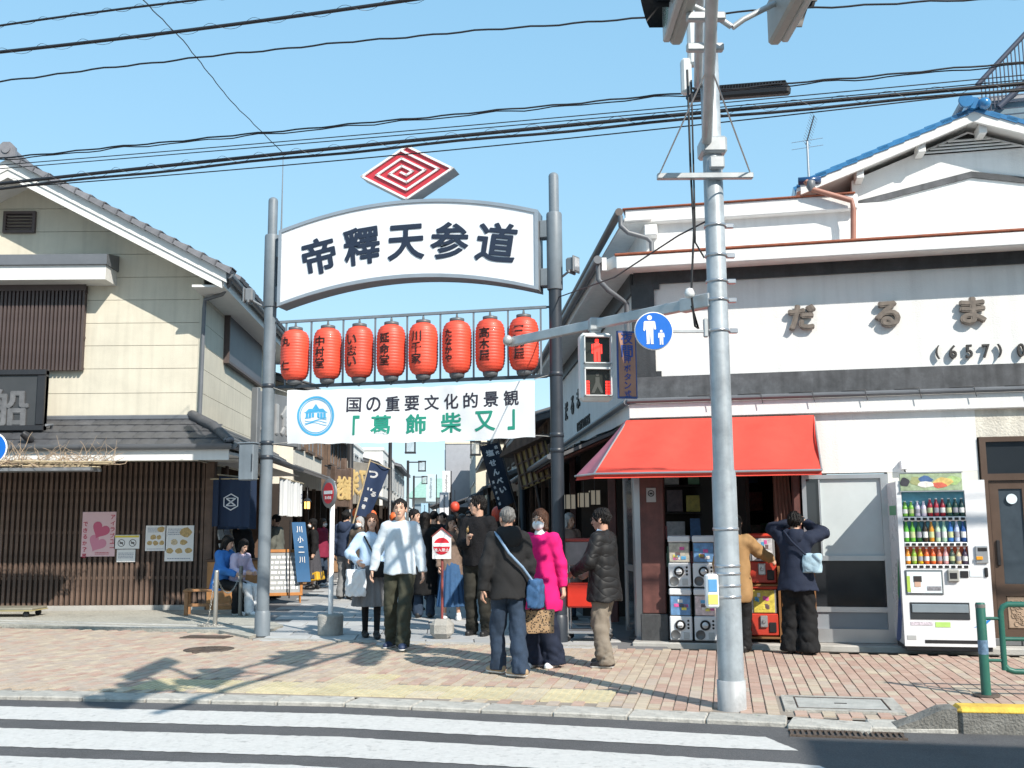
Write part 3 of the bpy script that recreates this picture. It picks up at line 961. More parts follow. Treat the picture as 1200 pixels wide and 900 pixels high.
# ---- vehicle signal heads, one on each side of the overhead arm
def vehicle_signal(px, side, label):
    y1 = 7.05
    q = D(px, 57, y1)
    t = thing('traffic_light', label, 'traffic light', (q.x, y1, q.z), 0, 'vehicle signals on the overhead arm')
    b = MB(); b.cbox(-.045, .045, -1.15, 0, 0.02, .36, .02); b.build('housing', mat('head_grey', (.30, .295, .275), .5, var=.1, streak=.1), t)
    b = MB(); b.cbox(*sorted((.046 * side, .10 * side)), -1.12, -.03, .03, .35, .01)
    b.build('lens_frame', mat('head_light', (.40, .40, .39), .45), t)
    for k in range(3):
        c = MB(); n = 14; yc = -.20 - k * .37; vs = []
        for i in range(n + 1):
            w = -R(25) + (PI + R(50)) * i / n
            for x in (.10 * side, (.30 - .10 * abs(i - n / 2) / (n / 2)) * side):
                vs.append((x, yc + .165 * math.cos(w), .21 + .165 * math.sin(w)))
        fs = [(2 * i, 2 * i + 1, 2 * i + 3, 2 * i + 2) for i in range(n)]
        c.add(vs, fs, True); c.add([(x, yc + (y - yc) * .96, .21 + (z - .21) * .96) for x, y, z in vs], [f[::-1] for f in fs], True)
        v_ = c.build('visor', m_blk, t)
        c = MB(); c.lathe([(.001, 0), (.145, 0), (.15, .01)], 20, (.1 * side, yc, .21), ax='X')
        c.build('lens', mat(['lens_green', 'lens_amber', 'lens_red'][k], [(.02, .12, .08), (.2, .12, .02), (.14, .02, .02)][k], .2), t)
    b = MB(); b.tube([(-.05 * side, -.25, .22), (-.28 * side, -.25, .10), (-.36 * side, -.25, .04)], .022, 8); b.build('bracket', m_pole2, t)
    b = MB(); b.tube([(-.05 * side, -.75, .26), (-.32 * side, -.5, .24)], .022, 8); b.build('bracket', m_pole2, t)
    return t
TL = [vehicle_signal(792, -1, 'traffic light facing left on the overhead arm, black visors towards the left')]
vehicle_signal(907, 1, 'traffic light facing right on the overhead arm, nearer the blue tiled roof')

# ---- pedestrian signal
t = thing('pedestrian_signal', 'white pedestrian signal showing a red standing figure, hung from the side arm', 'pedestrian signal', (sgp.x, sgp.y, 0), R(7))
z1, z0 = D(699, 391, 9.42).z, D(699, 470, 9.42).z
b = MB(); b.cbox(-.155, .155, -.06, .10, z0, z1, .03); b.build('housing', m_house, t)
zm = (z0 + z1) / 2
for zc_, nm in (((z1 + zm) / 2 - .008, 'r'), ((z0 + zm) / 2 + .008, 'g')):
    h_ = .132
    b = MB()
    for q in ((-.13, .13, zc_ + h_ - .012, zc_ + h_ + .004), (-.13, .13, zc_ - h_, zc_ - h_ + .008), (-.13, -.120, zc_ - h_, zc_ + h_), (.120, .13, zc_ - h_, zc_ + h_)):
        b.box(q[0], q[1], -.12, -.058, q[2], q[3])
    b.build('hood', m_house, t)
    b = MB(); b.box(-.12, .12, -.066, -.061, zc_ - h_ + .008, zc_ + h_ - .012); ln = b.build('lens', mat('lens_dark', (.02, .024, .02), .25, var=.1), t)
    led = mat('led_red', (.9, .03, .02), .4, var=0, emit=1.1)
    if nm == 'r':
        b = MB(); y = -.069
        b.prism(disc(.019, 0, zc_ + .083), y - .003, y)
        b.prism([(-.012, zc_ + .105), (.012, zc_ + .105), (.02, zc_ + .096), (-.02, zc_ + .096)][::-1], y - .003, y)
        b.prism([(-.030, zc_ - .02), (.030, zc_ - .02), (.030, zc_ + .058), (.02, zc_ + .063), (-.02, zc_ + .063), (-.030, zc_ + .058)], y - .003, y)
        for s_ in (-1, 1):
            b.box(s_ * .042 - .008, s_ * .042 + .008, y - .003, y, zc_ - .035, zc_ + .055)
            b.box(s_ * .0165 - .0125, s_ * .0165 + .0125, y - .003, y, zc_ - .11, zc_ - .02)
        b.build('red_figure', led, ln)
    else:
        b = MB()
        for s_ in (-1, 1):
            for k in range(5):
                for c2 in range(3):
                    b.box(s_ * .097 - .02 + c2 * .014, s_ * .097 - .009 + c2 * .014, -.071, -.067, zc_ - .115 + k * .027, zc_ - .095 + k * .027)
        b.build('countdown_bars', led, ln)
        b = MB(); b.prism(disc(.017, 0, zc_ + .075), -.069, -.0665)
        b.prism([(-.06, zc_ - .1), (-.03, zc_ - .1), (0, zc_ - .04), (.03, zc_ - .1), (.055, zc_ - .1), (.02, zc_), (.02, zc_ + .05), (-.02, zc_ + .05), (-.02, zc_)], -.069, -.0665)
        b.build('unlit_figure', mat('led_off', (.04, .045, .04), .5, var=0), ln)
b = MB(); b.cbox(-.05, .05, -.03, .05, z1, a0.z - .045, .008); b.cbox(-.06, .06, -.06, .06, a0.z - .06, a0.z + .055, .008); b.build('hanger', m_pole2, t)

# ---- push-button notice board and the blue round sign
q0, q1 = D(722, 388, 9.3), D(748, 467, 9.3)
t = thing('notice_board', 'narrow brown vertical board lettered in blue beside the pedestrian signal', 'sign', ((q0.x + q1.x) / 2, 9.3, 0), R(12))
hw_ = (q1.x - q0.x) / 2; z0, z1 = q1.z, q0.z
b = MB(); b.cbox(-hw_, hw_, 0, .02, z0, z1, .004); b.build('frame', mat('notice_blue', (.03, .07, .22), .5, var=.1), t)
b = MB(); b.box(-hw_ + .015, hw_ - .015, -.004, 0, z0 + .02, z1 - .02); b.build('face', mat('notice_brown', (.33, .17, .12), .6, var=.15), t)
b = MB()
put_text(b, '夜間', 0, z1 - .13, .115, -.006, .022, .002, True, .125, 1.0)
put_text(b, '押ボタン式', 0, z0 + .205, .066, -.006, .016, .002, True, .081, 1.0)
b.build('lettering', mat('notice_letter', (.02, .06, .26), .5, var=0), t)
b = MB(); b.cbox(-.012, .012, .02, .045, z1 - .05, a0.z + .04, .004); b.build('hanger', m_pole2, t)
q = D(766, 388, SP.y - .05); r_ = 23 * SP.y / FOC
t = thing('round_sign', 'round blue road sign with white adult and child figures on the signal pole', 'road sign', (q.x, q.y, q.z), R(2))
b = MB(); b.lathe([(.001, -.004), (r_, -.004), (r_, .004), (.001, .006)], 44, ax='Y'); b.build('rim', m_wht, t)
b = MB(); b.prism(disc(r_ * .955, 0, 0), -.009, -.005); b.build('blue_face', mat('sign_blue', (.003, .12, .50), .35, var=.06), t)
b = MB()
def fig(x, z, h, hand):
    k = h
    b.prism(disc(.085 * k, 0, z + .42 * k), -.013, -.0095); 
    for q in b.v[-72:]: pass
    n0 = len(b.v) - 72
    b.v[n0:] = [(x + a, y, c) for a, y, c in b.v[n0:]]
    pts = [(-.17, .30), (-.20, .26), (-.22, -.02), (-.18, -.05), (-.145, .0), (-.13, .16), (-.12, -.05), (-.11, -.46), (-.13, -.50), (-.02, -.50), (-.01, -.12), (.01, -.12), (.03, -.50), (.13, -.50), (.115, -.46), (.12, -.05), (.13, .16), (.145, .02), (.20, .0), (.22, .04), (.19, .27), (.16, .30)]
    b.prism([(x + a * k, z + c * k) for a, c in pts], -.013, -.0095)
fig(-.035, .01, .245, 1); fig(.062, -.055, .125, -1)
b.build('figures', m_wht, t)
b = MB(); b.cbox(.02, (SP.x - q.x) - .06, .01, .03, -.012, .012, .003); b.cbox(SP.x - q.x - .13, SP.x - q.x - .09, .0, .04, -.05, .11, .008); b.build('bracket', m_pole2, t)

# unseen plain board added above the overhead arm to cast a shadow on the bricks
def caster(px, py, z):                               # where a thing at height z must be for its shade to fall at a spot
    return G(px, py) - SUN_DIR * (z / math.tan(SUN_EL)) + Vector((0, 0, z))
e = caster(178, 784, 6.2)
t = thing('shadow_board', 'plain unseen board above the overhead arm, added for its shadow on the bricks', 'sign', (e.x, e.y, e.z), R(2))
b = MB(); b.cbox(-.02, .02, -.75, .75, -.22, .22, .01); b.build('board', mat('board_blue', (.1, .2, .4), .5), t)
b = MB(); b.cbox(-.03, .03, -.4, -.34, -1.2, -.22, .01); b.cbox(-.03, .03, .3, .36, -1.2, -.22, .01); b.build('post', m_pole2, t)
for (px, py, lb) in ((258, 794, 'unseen traffic light copy added to cast a shadow on the bricks, right one'), (160, 812, 'unseen traffic light copy added to cast a shadow on the bricks, left one')):  # two unseen copies of a signal head, added only for their shadows
    e = caster(px, py, 5.4); o = dup(TL[0], (e.x, e.y + .6, e.z - .2), 0, lb)

# ================================================================== OVERHEAD CABLES
m_cab = mat('cable_black', (.012, .012, .015), .5, var=.1)
def cable(label, pts, off, r, tw=0.0, n=60, helix=None, two=0.0, name='overhead_cable'):
    # pts on the photograph, in a vertical plane parallel to the kerb, 'off' metres behind it
    base = K0 + KN * off; P = []
    for px, py in pts:
        d = ray(px, py); t_ = (base - Vector((0, 0, CAM_H))).dot(KN) / d.dot(KN)
        P.append(Vector((0, 0, CAM_H)) + d * t_)
    xs = [kf(p)[0] for p in P]; zs = [p.z for p in P]
    deg = min(2, len(P) - 1)
    co = np.polyfit(xs, zs, deg)
    x0, x1 = min(xs) - 6, max(xs) + 6
    if name != 'overhead_cable' : x0, x1 = min(xs), max(xs)
    line = []
    for i in range(n + 1):
        x = x0 + (x1 - x0) * i / n
        w = kw(x, off, float(np.polyval(co, x)))
        w += Vector((0, 0, tw * math.sin(i * 1.7) + tw * .5 * math.sin(i * .63)))
        line.append(w)
    o0 = line[0].copy()
    t_ = thing(name, label, 'cable', o0)
    b = MB(); b.tube([p - o0 for p in line], r, 6); b.build('strand', m_cab, t_)
    if two:
        b = MB(); b.tube([p - o0 + Vector((0, .02, -two + .008 * math.sin(i * 1.1))) for i, p in enumerate(line)], r * .75, 6); b.build('strand', m_cab, t_)
    if helix:
        b = MB(); k = int((x1 - x0) / helix); hp = []
        for i in range(k * 10 + 1):
            f_ = i / (k * 10) * n; j = min(int(f_), n - 1)
            c_ = line[j].lerp(line[j + 1], f_ - j) - o0
            a = 2 * PI * i / 10
            hp.append(c_ + (KN * math.cos(a) + Vector((0, 0, 1)) * math.sin(a)) * (r * 2.0 + .004))
        b.tube(hp, .0022, 4, smooth=False); b.build('lashing_wire', mat('lash_grey', (.10, .10, .105), .7, var=0) if 'main' in label else m_cab, t_)
    return t_
cable('thin topmost cable crossing the upper left corner of the sky', [(0, 30), (115, 14), (230, 0)], .2, .011, helix=.35)
cable('thick black cable second from top across the left sky', [(0, 61), (200, 38), (480, 0)], .2, .017, helix=.45)
cable('wavy twisted cable third from top running into the signal arm', [(0, 93), (200, 75), (400, 52), (745, 16), (960, 10), (1170, 0)], .75, .009, tw=.007, n=160)
cable('twisted cable carrying the black splice case beside the pole', [(20, 184), (400, 145), (800, 111), (925, 98), (1200, 72)], .9, .008, tw=.006, n=160, two=.012)
cable('hair-thin upper wire just above the main bundle', [(50, 190), (400, 158), (800, 127), (1200, 87)], .9, .005)
cable('hair-thin lower wire just above the main bundle', [(50, 194), (400, 163), (800, 131), (1200, 93)], 1.0, .005)
cable('thick main cable bundle crossing in front of the pole and left gable', [(0, 215), (300, 184), (700, 143), (820, 132), (1000, 116), (1200, 98)], 1.0, .018, helix=.40, two=.046)
cable('thin wire drooping just below the main bundle', [(0, 222), (300, 190), (540, 183), (700, 160), (830, 140), (1200, 104)], 1.1, .006)
# wires that do not follow the road
def wire(label, pts, r, tw=0):
    o0 = Vector(pts[0]); t_ = thing('thin_wire', label, 'wire', o0)
    P = []
    for i in range(len(pts) - 1):
        for k in range(12): P.append(Vector(pts[i]).lerp(Vector(pts[i + 1]), k / 12) - o0 + Vector((tw * math.sin(k * 2.1), 0, tw * math.cos(k * 1.7))))
    P.append(Vector(pts[-1]) - o0)
    b = MB(); b.tube(P, r, 5); b.build('strand', m_cab, t_)
q = D(331, 178, 14.0)
wire('diagonal wire from the upper left sky to the whip rod on the gate', [D(150, -18, 9.0), D(215, 48, 10.6), D(270, 118, 12.3), q + Vector((0, .05, 0))], .006, .004)
wire('thin slack stay from the signal pole to the right gate post', [D(826, 260, SP.y), D(795, 276, 8.8), D(720, 325, 10.4), D(655, 348, 13.0)], .008)
# splice case
q0, q1 = D(805, 113, 9.5), D(926, 104, 9.05)
t = thing('splice_case', 'long black perforated cable splice case beside the signal pole', 'splice case', q0.lerp(q1, .5), math.atan2(q1.y - q0.y, q1.x - q0.x))
L_ = (q1 - q0).length / 2; sl_ = (q1.z - q0.z) / (2 * L_)
M_ = Matrix.Rotation(-math.atan(sl_), 4, 'Y')
b = MB(); b.cbox(-L_, L_, -.05, .05, -.055, .035, .02, M=M_); b.build('case', m_blk, t)
b = MB()
for k in range(30):
    x = -L_ + .08 + k * (2 * L_ - .14) / 30
    b.box(x, x + .018, -.05, .05, .03, .062, M=M_)
b.box(-L_ + .06, L_ - .04, -.05, .05, .06, .070, M=M_); b.build('vent_strip', m_blk, t)

# ================================================================== LEFT HOUSE
HL = Vector((-5.45, 17.4, 0))
def hp(px, py, off=0.0):
    q = D(px, py, HL.y + off); return q.x - HL.x, q.z
house = thing('gabled_house', 'cream two-storey gabled house with dark slatted ground floor at the left corner', 'house', HL)
m_side = mat('siding_cream', (.57, .535, .44), .75, var=.06, vs=2.0, bump=.12, bs=70, streak=.10, stain=(.14, .9, .5, .75))
m_trim = mat('trim_white', (.68, .68, .66), .55, var=.04, streak=.06)
m_tile = mat('tile_grey', (.17, .17, .185), .55, var=.22, vs=7, bump=.15, rnd=.16)
m_tdark = mat('tile_dark', (.075, .076, .082), .5, var=.2, vs=8, rnd=.15)
m_brown = mat('slat_brown', (.125, .082, .062), .7, var=.3, vs=5, bump=.25, streak=.35, rnd=.16, stain=(.4, 3, .45, .7))
m_shut = mat('shutter_brown', (.075, .055, .052), .55, var=.15, rnd=.06)
m_pipe = mat('pipe_grey', (.12, .13, .145), .45, var=.12)
m_void = mat('dark_inside', (.012, .010, .009), .9, var=0)
VO = -.8                                              # verge overhang
ax0, az0 = hp(10, 183, VO); ex0, ez0 = hp(264, 314, VO)
mS = (az0 - ez0) / (ex0 - ax0)
def roofz(x): return az0 - mS * abs(x - ax0)
# lengthwise direction of the house is the street's
SXY = Vector((S.x, S.y, 0))
# siding boards, front
zs = [hp(150, y)[1] for y in (541, 514.5, 488, 460.7, 432, 405, 378.6, 351.6, 325, 298, 271, 244, 217, 190, 163)]
for k in range(len(zs) - 1):
    z0, z1 = zs[k] + .004, zs[k + 1] - .004
    def lim(z): return min(0.0, ax0 + (az0 - .12 - z) / mS)
    def liml(z): return max(2 * ax0, ax0 - (az0 - .12 - z) / mS)
    if lim(z0) <= ax0 + .1: break
    pts = [(liml(z0), z0), (lim(z0), z0), (lim(z1), z1), (liml(z1), z1)]
    if lim(z1) <= ax0 + .05: pts = [(liml(z0), z0), (lim(z0), z0), (ax0, az0 - .13)]
    b = MB(); b.prism(pts, 0, .018); b.build('siding_board', m_side, house)
    if z1 < ez0 + .3:
        zt_ = min(z1, ez0 + .12)
        M = Matrix.Rotation(SA + PI / 2, 4, 'Z')
        b = MB(); b.box(.0, 7.5, -.018, 0, z0, zt_, M=M); b.build('siding_board', m_side, house)
sz0 = 2.9
b = MB()
core = [(2 * ax0 + .03, 0), (-.03, 0), (-.03, ez0 + .05), (ax0, az0 - .16), (2 * ax0 + .03, ez0 + .05)]
vs = [(x, .03, z) for x, z in core] + [(x + S.x / S.y * 7.5, 7.5, z) for x, z in core]
vs = [(x, y, max(z, sz0)) for x, y, z in vs]; b.add(vs, [(0, 1, 2, 3, 4), (9, 8, 7, 6, 5)] + [(i, i + 5, (i + 1) % 5 + 5, (i + 1) % 5) for i in range(5)])
b.build('wall_core', mat('joint_cream', (.30, .28, .23), .9), house)
b = MB(); b.cbox(-.05, .012, -.012, .03, 3.2, ez0 + .1, .006); b.build('corner_trim', m_side, house)
# roof slabs
for sg in (1, -1):
    b = MB()
    x0, z0 = ax0, az0 - .03; x1, z1 = ax0 + sg * (ex0 - ax0 + .02), ez0 - .05
    vs = []
    for (x, z, t_) in ((x0, z0, 0), (x1, z1, 0), (x1, z1 - .06, 0), (x0, z0 - .06, 0)):
        vs.append((x - S.x / S.y * .75, VO + .04, z))
    for (x, z, t_) in ((x0, z0, 0), (x1, z1, 0), (x1, z1 - .06, 0), (x0, z0 - .06, 0)):
        vs.append((x + S.x / S.y * 7.8, 7.8, z))
    f = [(0, 1, 2, 3), (7, 6, 5, 4), (0, 4, 5, 1), (1, 5, 6, 2), (2, 6, 7, 3), (3, 7, 4, 0)]
    if sg < 0: f = [q[::-1] for q in f]
    b.add(vs, f); b.build('roof_deck', m_trim, house)
    # barge boards
    ln = math.hypot(ex0 - ax0, az0 - ez0); an = math.atan(mS)
    Mb = Matrix.Translation((ax0, -.5, az0)) @ Matrix.Rotation(an * sg, 4, 'Y') @ Matrix.Scale(sg, 4, (1, 0, 0))
    cz = 1 / math.cos(an)
    def board(y0, y1, h0, h1, le):
        pts = [(0, az0 + h1), (0, az0 + h0), (le, az0 + h0 - mS * le), (le, az0 + h1 - mS * le)]
        pts = [(ax0 + sg * x, z) for x, z in pts]
        if sg < 0: pts = pts[::-1]
        q = MB(); q.prism(pts, y0, y1); return q
    board(VO, VO + .05, -.235, -.04, ex0 - ax0 + .02).build('barge_board', m_trim, house)
    board(VO + .025, VO + .08, -.37, -.225, ex0 - ax0 - .06).build('barge_board', m_trim, house)
    board(VO + .05, .01, -.30, -.27, ex0 - ax0 - .1).build('soffit', m_trim, house)
    # verge tiles and field tiles
    nt = 16
    tl = MB(); tl.prism([(0, -.06), (.305, -.07), (.305, .035), (.27, .04), (.0, .012)], -.07, .20)
    tl.prism([(.27, .01), (.305, .01), (.305, .05), (.27, .045)], -.07, .20)
    tl_me = tl.mesh('verge_tile') if sg > 0 else tl_me
    for k in range(nt):
        xx = k * (ex0 - ax0 + .10) / nt
        o = inst('verge_tile', tl_me, m_tile, house, (ax0 + sg * xx, VO - .02, az0 + .01 - mS * xx), rot=(0, an, 0) if sg > 0 else (0, -an, PI) )
        if sg < 0: o.location.y = VO + .12
    fld = MB()
    for k in range(nt):
        for r in range(24):
            xx = k * (ex0 - ax0 + .10) / nt
            Mf = Matrix.Translation((ax0 + sg * xx + S.x / S.y * (r * .31), -.3 + r * .31, az0 + .01 - mS * xx)) @ Matrix.Rotation(an * sg, 4, 'Y')
            fld.box(0 if sg > 0 else -.3, .3 if sg > 0 else 0, .01, .30, -.03, .035, M=Mf)
    stuff(fld.build('roof_tiles', m_tile, house))
b = MB(); b.tube([(ax0, VO - .06, az0 + .07), (ax0 + S.x / S.y * 7.8, 7.8, az0 + .07)], .11, 12); b.build('ridge_roll', m_tile, house)
b = MB(); b.prism([(ax0 - .17, az0 - .06), (ax0 + .17, az0 - .06), (ax0 + .16, az0 + .12), (ax0 + .06, az0 + .22), (ax0 - .06, az0 + .22), (ax0 - .16, az0 + .12)], VO - .10, VO - .04); b.lathe([(.075, -.02), (.075, .0), (.05, .01)], 18, (ax0, VO - .10, az0 + .09), ax='Y'); b.build('ridge_end_tile', m_tile, house)
# eave soffit, fascia, gutter on the street side
Ms = Matrix.Rotation(SA + PI / 2, 4, 'Z')
b = MB(); b.box(VO + .1, 7.8, -.50, .02, ez0 - .30, ez0 - .26, M=Ms); b.build('eave_soffit', m_trim, house)
b = MB(); b.box(VO + .04, 7.8, -.53, -.50, ez0 - .30, ez0 - .08, M=Ms); b.build('fascia', m_trim, house)
b = MB(); n = 10; vs = []
for y in (VO - .02, 7.9):
    for i in range(n + 1):
        a = PI + PI * i / n; vs.append(Ms @ Vector((y, -.62 + .07 * math.cos(a), ez0 - .10 + .075 * math.sin(a))))
b.add(vs, [(i, i + 1, n + 2 + i, n + 1 + i) for i in range(n)], True); b.add([v + Vector((0, 0, .012)) for v in vs], [(n + 1 + i, n + 2 + i, i + 1, i) for i in range(n)], True)
b.add([v for v in vs[:n + 1]], [tuple(range(n + 1))]); b.build('gutter', m_pipe, house)
gx, gz = hp(270, 320, -.6)
px_ = [(gx, -.6, gz - .02), (gx - .01, -.55, gz - .16), (gx - .25, -.2, gz - .28), (.06, -.06, gz - .34), (.045, -.05, gz - .5), (.03, -.05, 3.35)]
b = MB(); b.tube(px_, .036, 10); b.build('downpipe', m_pipe, house)
# gable vent
x0, z1 = hp(5, 248, -.03); x1, z0 = hp(41, 273, -.03)
b = MB()
for q in ((x0, x1, z1 - .05, z1), (x0, x1, z0, z0 + .05), (x0, x0 + .05, z0 + .05, z1 - .05), (x1 - .05, x1, z0 + .05, z1 - .05)): b.box(q[0], q[1], -.06, -.001, q[2], q[3])
v = b.build('vent', m_shut, house)
for k in range(5):
    zz = z0 + .07 + k * (z1 - z0 - .1) / 5
    b = MB(); b.prism([(-.05, zz), (-.005, zz + .045), (-.005, zz + .055), (-.05, zz + .012)], x0 + .05, x1 - .05, plane='YZ'); b.build('louvre', m_shut, v)
# window: hood, shutter slats
x1, z1 = hp(127, 293, -.5); x2, z2 = hp(118, 328, -.45)
b = MB(); b.prism([(0, z1 - .26), (-.55, z1 - .26), (-.55, z1 - .08), (0, z1 + .02)], -5.6, x1, plane='YZ'); b.build('hood_roof', m_pipe, house)
b = MB(); b.box(-5.6, x1 - .03, -.50, -.001, z2, z1 - .262); b.build('hood', m_trim, house)
for k in range(2):
    b = MB(); b.tube([(-5.6, -.18 - k * .22, z1 - .055 - k * .03), (x1 - .02, -.18 - k * .22, z1 - .055 - k * .03)], .02, 6); b.build('hood_batten', m_pipe, house)
xs1, zt_ = hp(101, 334, -.12); _, zb_ = hp(98, 433, -.12)
sh = MB(); sh.box(-5.5, xs1 - .02, -.03, -.002, zb_ + .02, zt_); shut = sh.build('shutter', m_shut, house)
for zz in (zb_, zb_ + .55, zt_ - .14):
    b = MB(); b.box(-5.5, xs1, -.075, -.03, zz, zz + .045); b.build('shutter_rail', m_shut, shut)
sl_ = MB(); sl_.box(-.019, .019, -.125, -.076, zb_ - .01, zt_ - .02); sl_me = sl_.mesh('shutter_slat')
for k in range(28):
    inst('shutter_slat', sl_me, m_shut, shut, (xs1 - .03 - k * .0685, 0, 0))
b = MB(); b.box(-5.5, xs1 + .01, -.14, -.126, zt_ - .10, zt_ + .02); b.build('shutter_head', m_shut, shut)
# side shutter on the street wall
def hs(px, py):
    d = ray(px, py); nrm = Vector((S.y, -S.x, 0)); t_ = (HL - Vector((0, 0, CAM_H))).dot(nrm) / d.dot(nrm)
    q = Vector((0, 0, CAM_H)) + d * t_
    return (q - HL).dot(S), q.z
d0, za = hs(263, 365); d1, zb2 = hs(303, 455)
z0, z1 = hs(263, 424)[1], hs(263, 362)[1]
b = MB(); b.box(d0, d0 + 3.4, -.11, -.02, z0, z1, M=Ms); o = b.build('side_shutter', mat('shutter_slate', (.075, .075, .088), .5, var=.1), house)
b = MB(); b.box(d0 - .05, d0 + 3.45, -.13, -.018, z0 - .05, z0, M=Ms); b.box(d0 - .05, d0, -.13, -.018, z0, z1, M=Ms); b.build('side_shutter_frame', m_shut, o)
# ---- pent roof over the ground floor
PY = -1.0
_, pz1 = hp(150, 489); _, pz0 = hp(150, 521, PY); pxr, _ = hp(270, 521, PY)
sl = (pz1 - pz0) / abs(PY)
pent = MB()
pent.add([(-9, 0, pz1 - .05), (0, 0, pz1 - .05), (pxr, PY, pz0 - .05), (-9, PY, pz0 - .05)], [(3, 2, 1, 0)])
SV = Vector((S.x, S.y, 0)) / S.y
e0 = Vector((0, 0, pz1 - .05)); e1 = e0 + SV * 6.6; f0 = Vector((pxr, PY, pz0 - .05)); f1 = Vector((pxr + S.x / S.y * 7.6, 6.6, pz0 - .05))
pent.add([e0, e1, f1, f0], [(0, 3, 2, 1)])
pent.build('pent_deck', m_tdark, house)
NTR = 4
tl = MB(); tw_, tlg = .30, math.hypot(PY, pz1 - pz0) / NTR
an = math.atan(sl)
prof = [(-.149, .014), (-.11, .020), (-.06, .021), (.09, .018), (.149, .015)]
for i in range(4):
    (xa, za_), (xb, zb3) = prof[i], prof[i + 1]
    tl.add([(xa, -tlg - .03, za_ + .016), (xb, -tlg - .03, zb3 + .016), (xb, 0, zb3), (xa, 0, za_)], [(0, 1, 2, 3)])
    tl.add([(xa, -tlg - .03, za_ - .025), (xb, -tlg - .03, zb3 - .025), (xb, -tlg - .03, zb3 + .016), (xa, -tlg - .03, za_ + .016)], [(0, 1, 2, 3)])
tl_me = tl.mesh('roof_tile')
for r in range(NTR):
    yy = PY * r / NTR; zz = pz1 - .03 - (pz1 - pz0) * r / NTR
    xmax = pxr * (r + .7) / NTR
    k = 0
    while True:
        x = -4.6 + (k + .5 * (r % 2)) * tw_
        if x > xmax: break
        inst('roof_tile', tl_me, m_tdark, house, (x, yy, zz), rot=(an, 0, 0)); k += 1
b = MB(); b.cbox(-6, .0, -.10, -.019, pz1 - .06, pz1 + .03, .02); b.build('flashing', m_pipe, house)
b = MB(); b.tube([(-.12, -.02, pz1 + .03), (pxr * .5, PY * .5, (pz0 + pz1) / 2 + .06), (pxr - .02, PY + .02, pz0 + .05)], [.09, .085, .08], 10); b.build('hip_roll', m_tdark, house)
b = MB(); b.lathe([(.001, -.05), (.07, -.04), (.09, 0), (.07, .04), (.001, .06)], 14, (pxr - .04, PY + .05, pz0 + .07)); b.build('hip_end', m_tile, house)
# side slope tiles
sd = MB(); e0 = Vector((pxr, PY, pz0))
for r in range(NTR):
    t0, t1 = r / NTR, (r + 1) / NTR
    for k in range(20):
        a0 = -.0 + (k) * .32 + PY * t1
        A = Vector((pxr * t0 + S.x / S.y * a0, a0, pz1 - (pz1 - pz0) * t0 - .01)); Bq = Vector((pxr * t1 + S.x / S.y * a0, a0, pz1 - (pz1 - pz0) * t1 + .01))
        dv = SV * .31
        sd.add([A, Bq, Bq + dv, A + dv, Bq - Vector((0, 0, .05)), Bq + dv - Vector((0, 0, .05))], [(0, 1, 2, 3), (1, 4, 5, 2)])
stuff(sd.build('side_roof_tiles', m_tdark, house))
# gutters + soffit
def gutter(p0, p1, name='gutter', r=.075, m=None):
    d = (p1 - p0).normalized(); sdv = Vector((d.y, -d.x, 0)); q = MB(); vs = []; n = 8
    for p in (p0, p1):
        for i in range(n + 1):
            a = PI + PI * i / n; vs.append(p + sdv * (r * math.cos(a)) + Vector((0, 0, r * 1.1 * math.sin(a))))
    fs = [(i, i + 1, n + 2 + i, n + 1 + i) for i in range(n)]
    q.add(vs, fs, True); q.add([v + Vector((0, 0, .008)) for v in vs], [f[::-1] for f in fs], True)
    q.add(vs[:n + 1], [tuple(range(n + 1))]); q.add(vs[n + 1:], [tuple(range(n + 1))])
    return q.build(name, m or m_pipe, house)
gutter(Vector((-9, PY - .05, pz0 - .01)), Vector((pxr + .05, PY - .05, pz0 - .01)))
gutter(Vector((pxr + .05, PY - .05, pz0 - .01)), Vector((pxr + .05 + S.x / S.y * 7.6, 6.6, pz0 - .01)))
sz_ = pz0 - .12
b = MB(); b.box(-9, pxr - .02, PY + .02, 0, sz_ - .05, sz_); b.build('soffit', m_trim, house)
b = MB(); b.box(-9, pxr - .02, PY - .004, PY + .02, sz_ - .14, sz_ + .06); b.build('pent_fascia', m_trim, house)
b = MB(); b.add([(0, .0, sz_ - .06), (pxr - .04, 0, sz_ - .06), (pxr - .04 + S.x / S.y * 6.6, 6.6, sz_ - .06), (S.x / S.y * 6.6, 6.6, sz_ - .06)], [(0, 3, 2, 1)]); b.build('soffit', m_trim, house)
# ---- slatted wall
wz1 = sz_ - .06; WY = .75                           # the ground floor stands back under the upper wall
b = MB(); b.box(-9, .02, WY + .015, WY + .05, .0, wz1); b.build('slat_backing', mat('backing_brown', (.035, .024, .020), .8, var=.2), house)
s_ = MB(); s_.box(-.024, .024, WY - .035, WY + .015, .10, wz1); s_me = s_.mesh('wall_slat')
k = 0; x = -.10
while x > -4.6:
    inst('wall_slat', s_me, m_brown, house, (x, 0, 0)); x -= .094
b = MB(); b.cbox(-.06, .10, WY - .05, WY + .12, 0, wz1, .01); b.build('corner_post', m_brown, house)
b = MB(); b.box(-9, .0, WY - .06, WY + .01, 0, .10); b.build('plinth', m_conc, house)
for zz in (.55, 1.35, 2.1):
    b = MB(); b.box(-4.6, -.08, WY, WY + .014, zz, zz + .05); b.build('batten', m_brown, house)
b = MB(); b.box(-9, .02, -.002, WY + .1, sz_ - .05, sz_ + .1); b.build('soffit', m_trim, house)
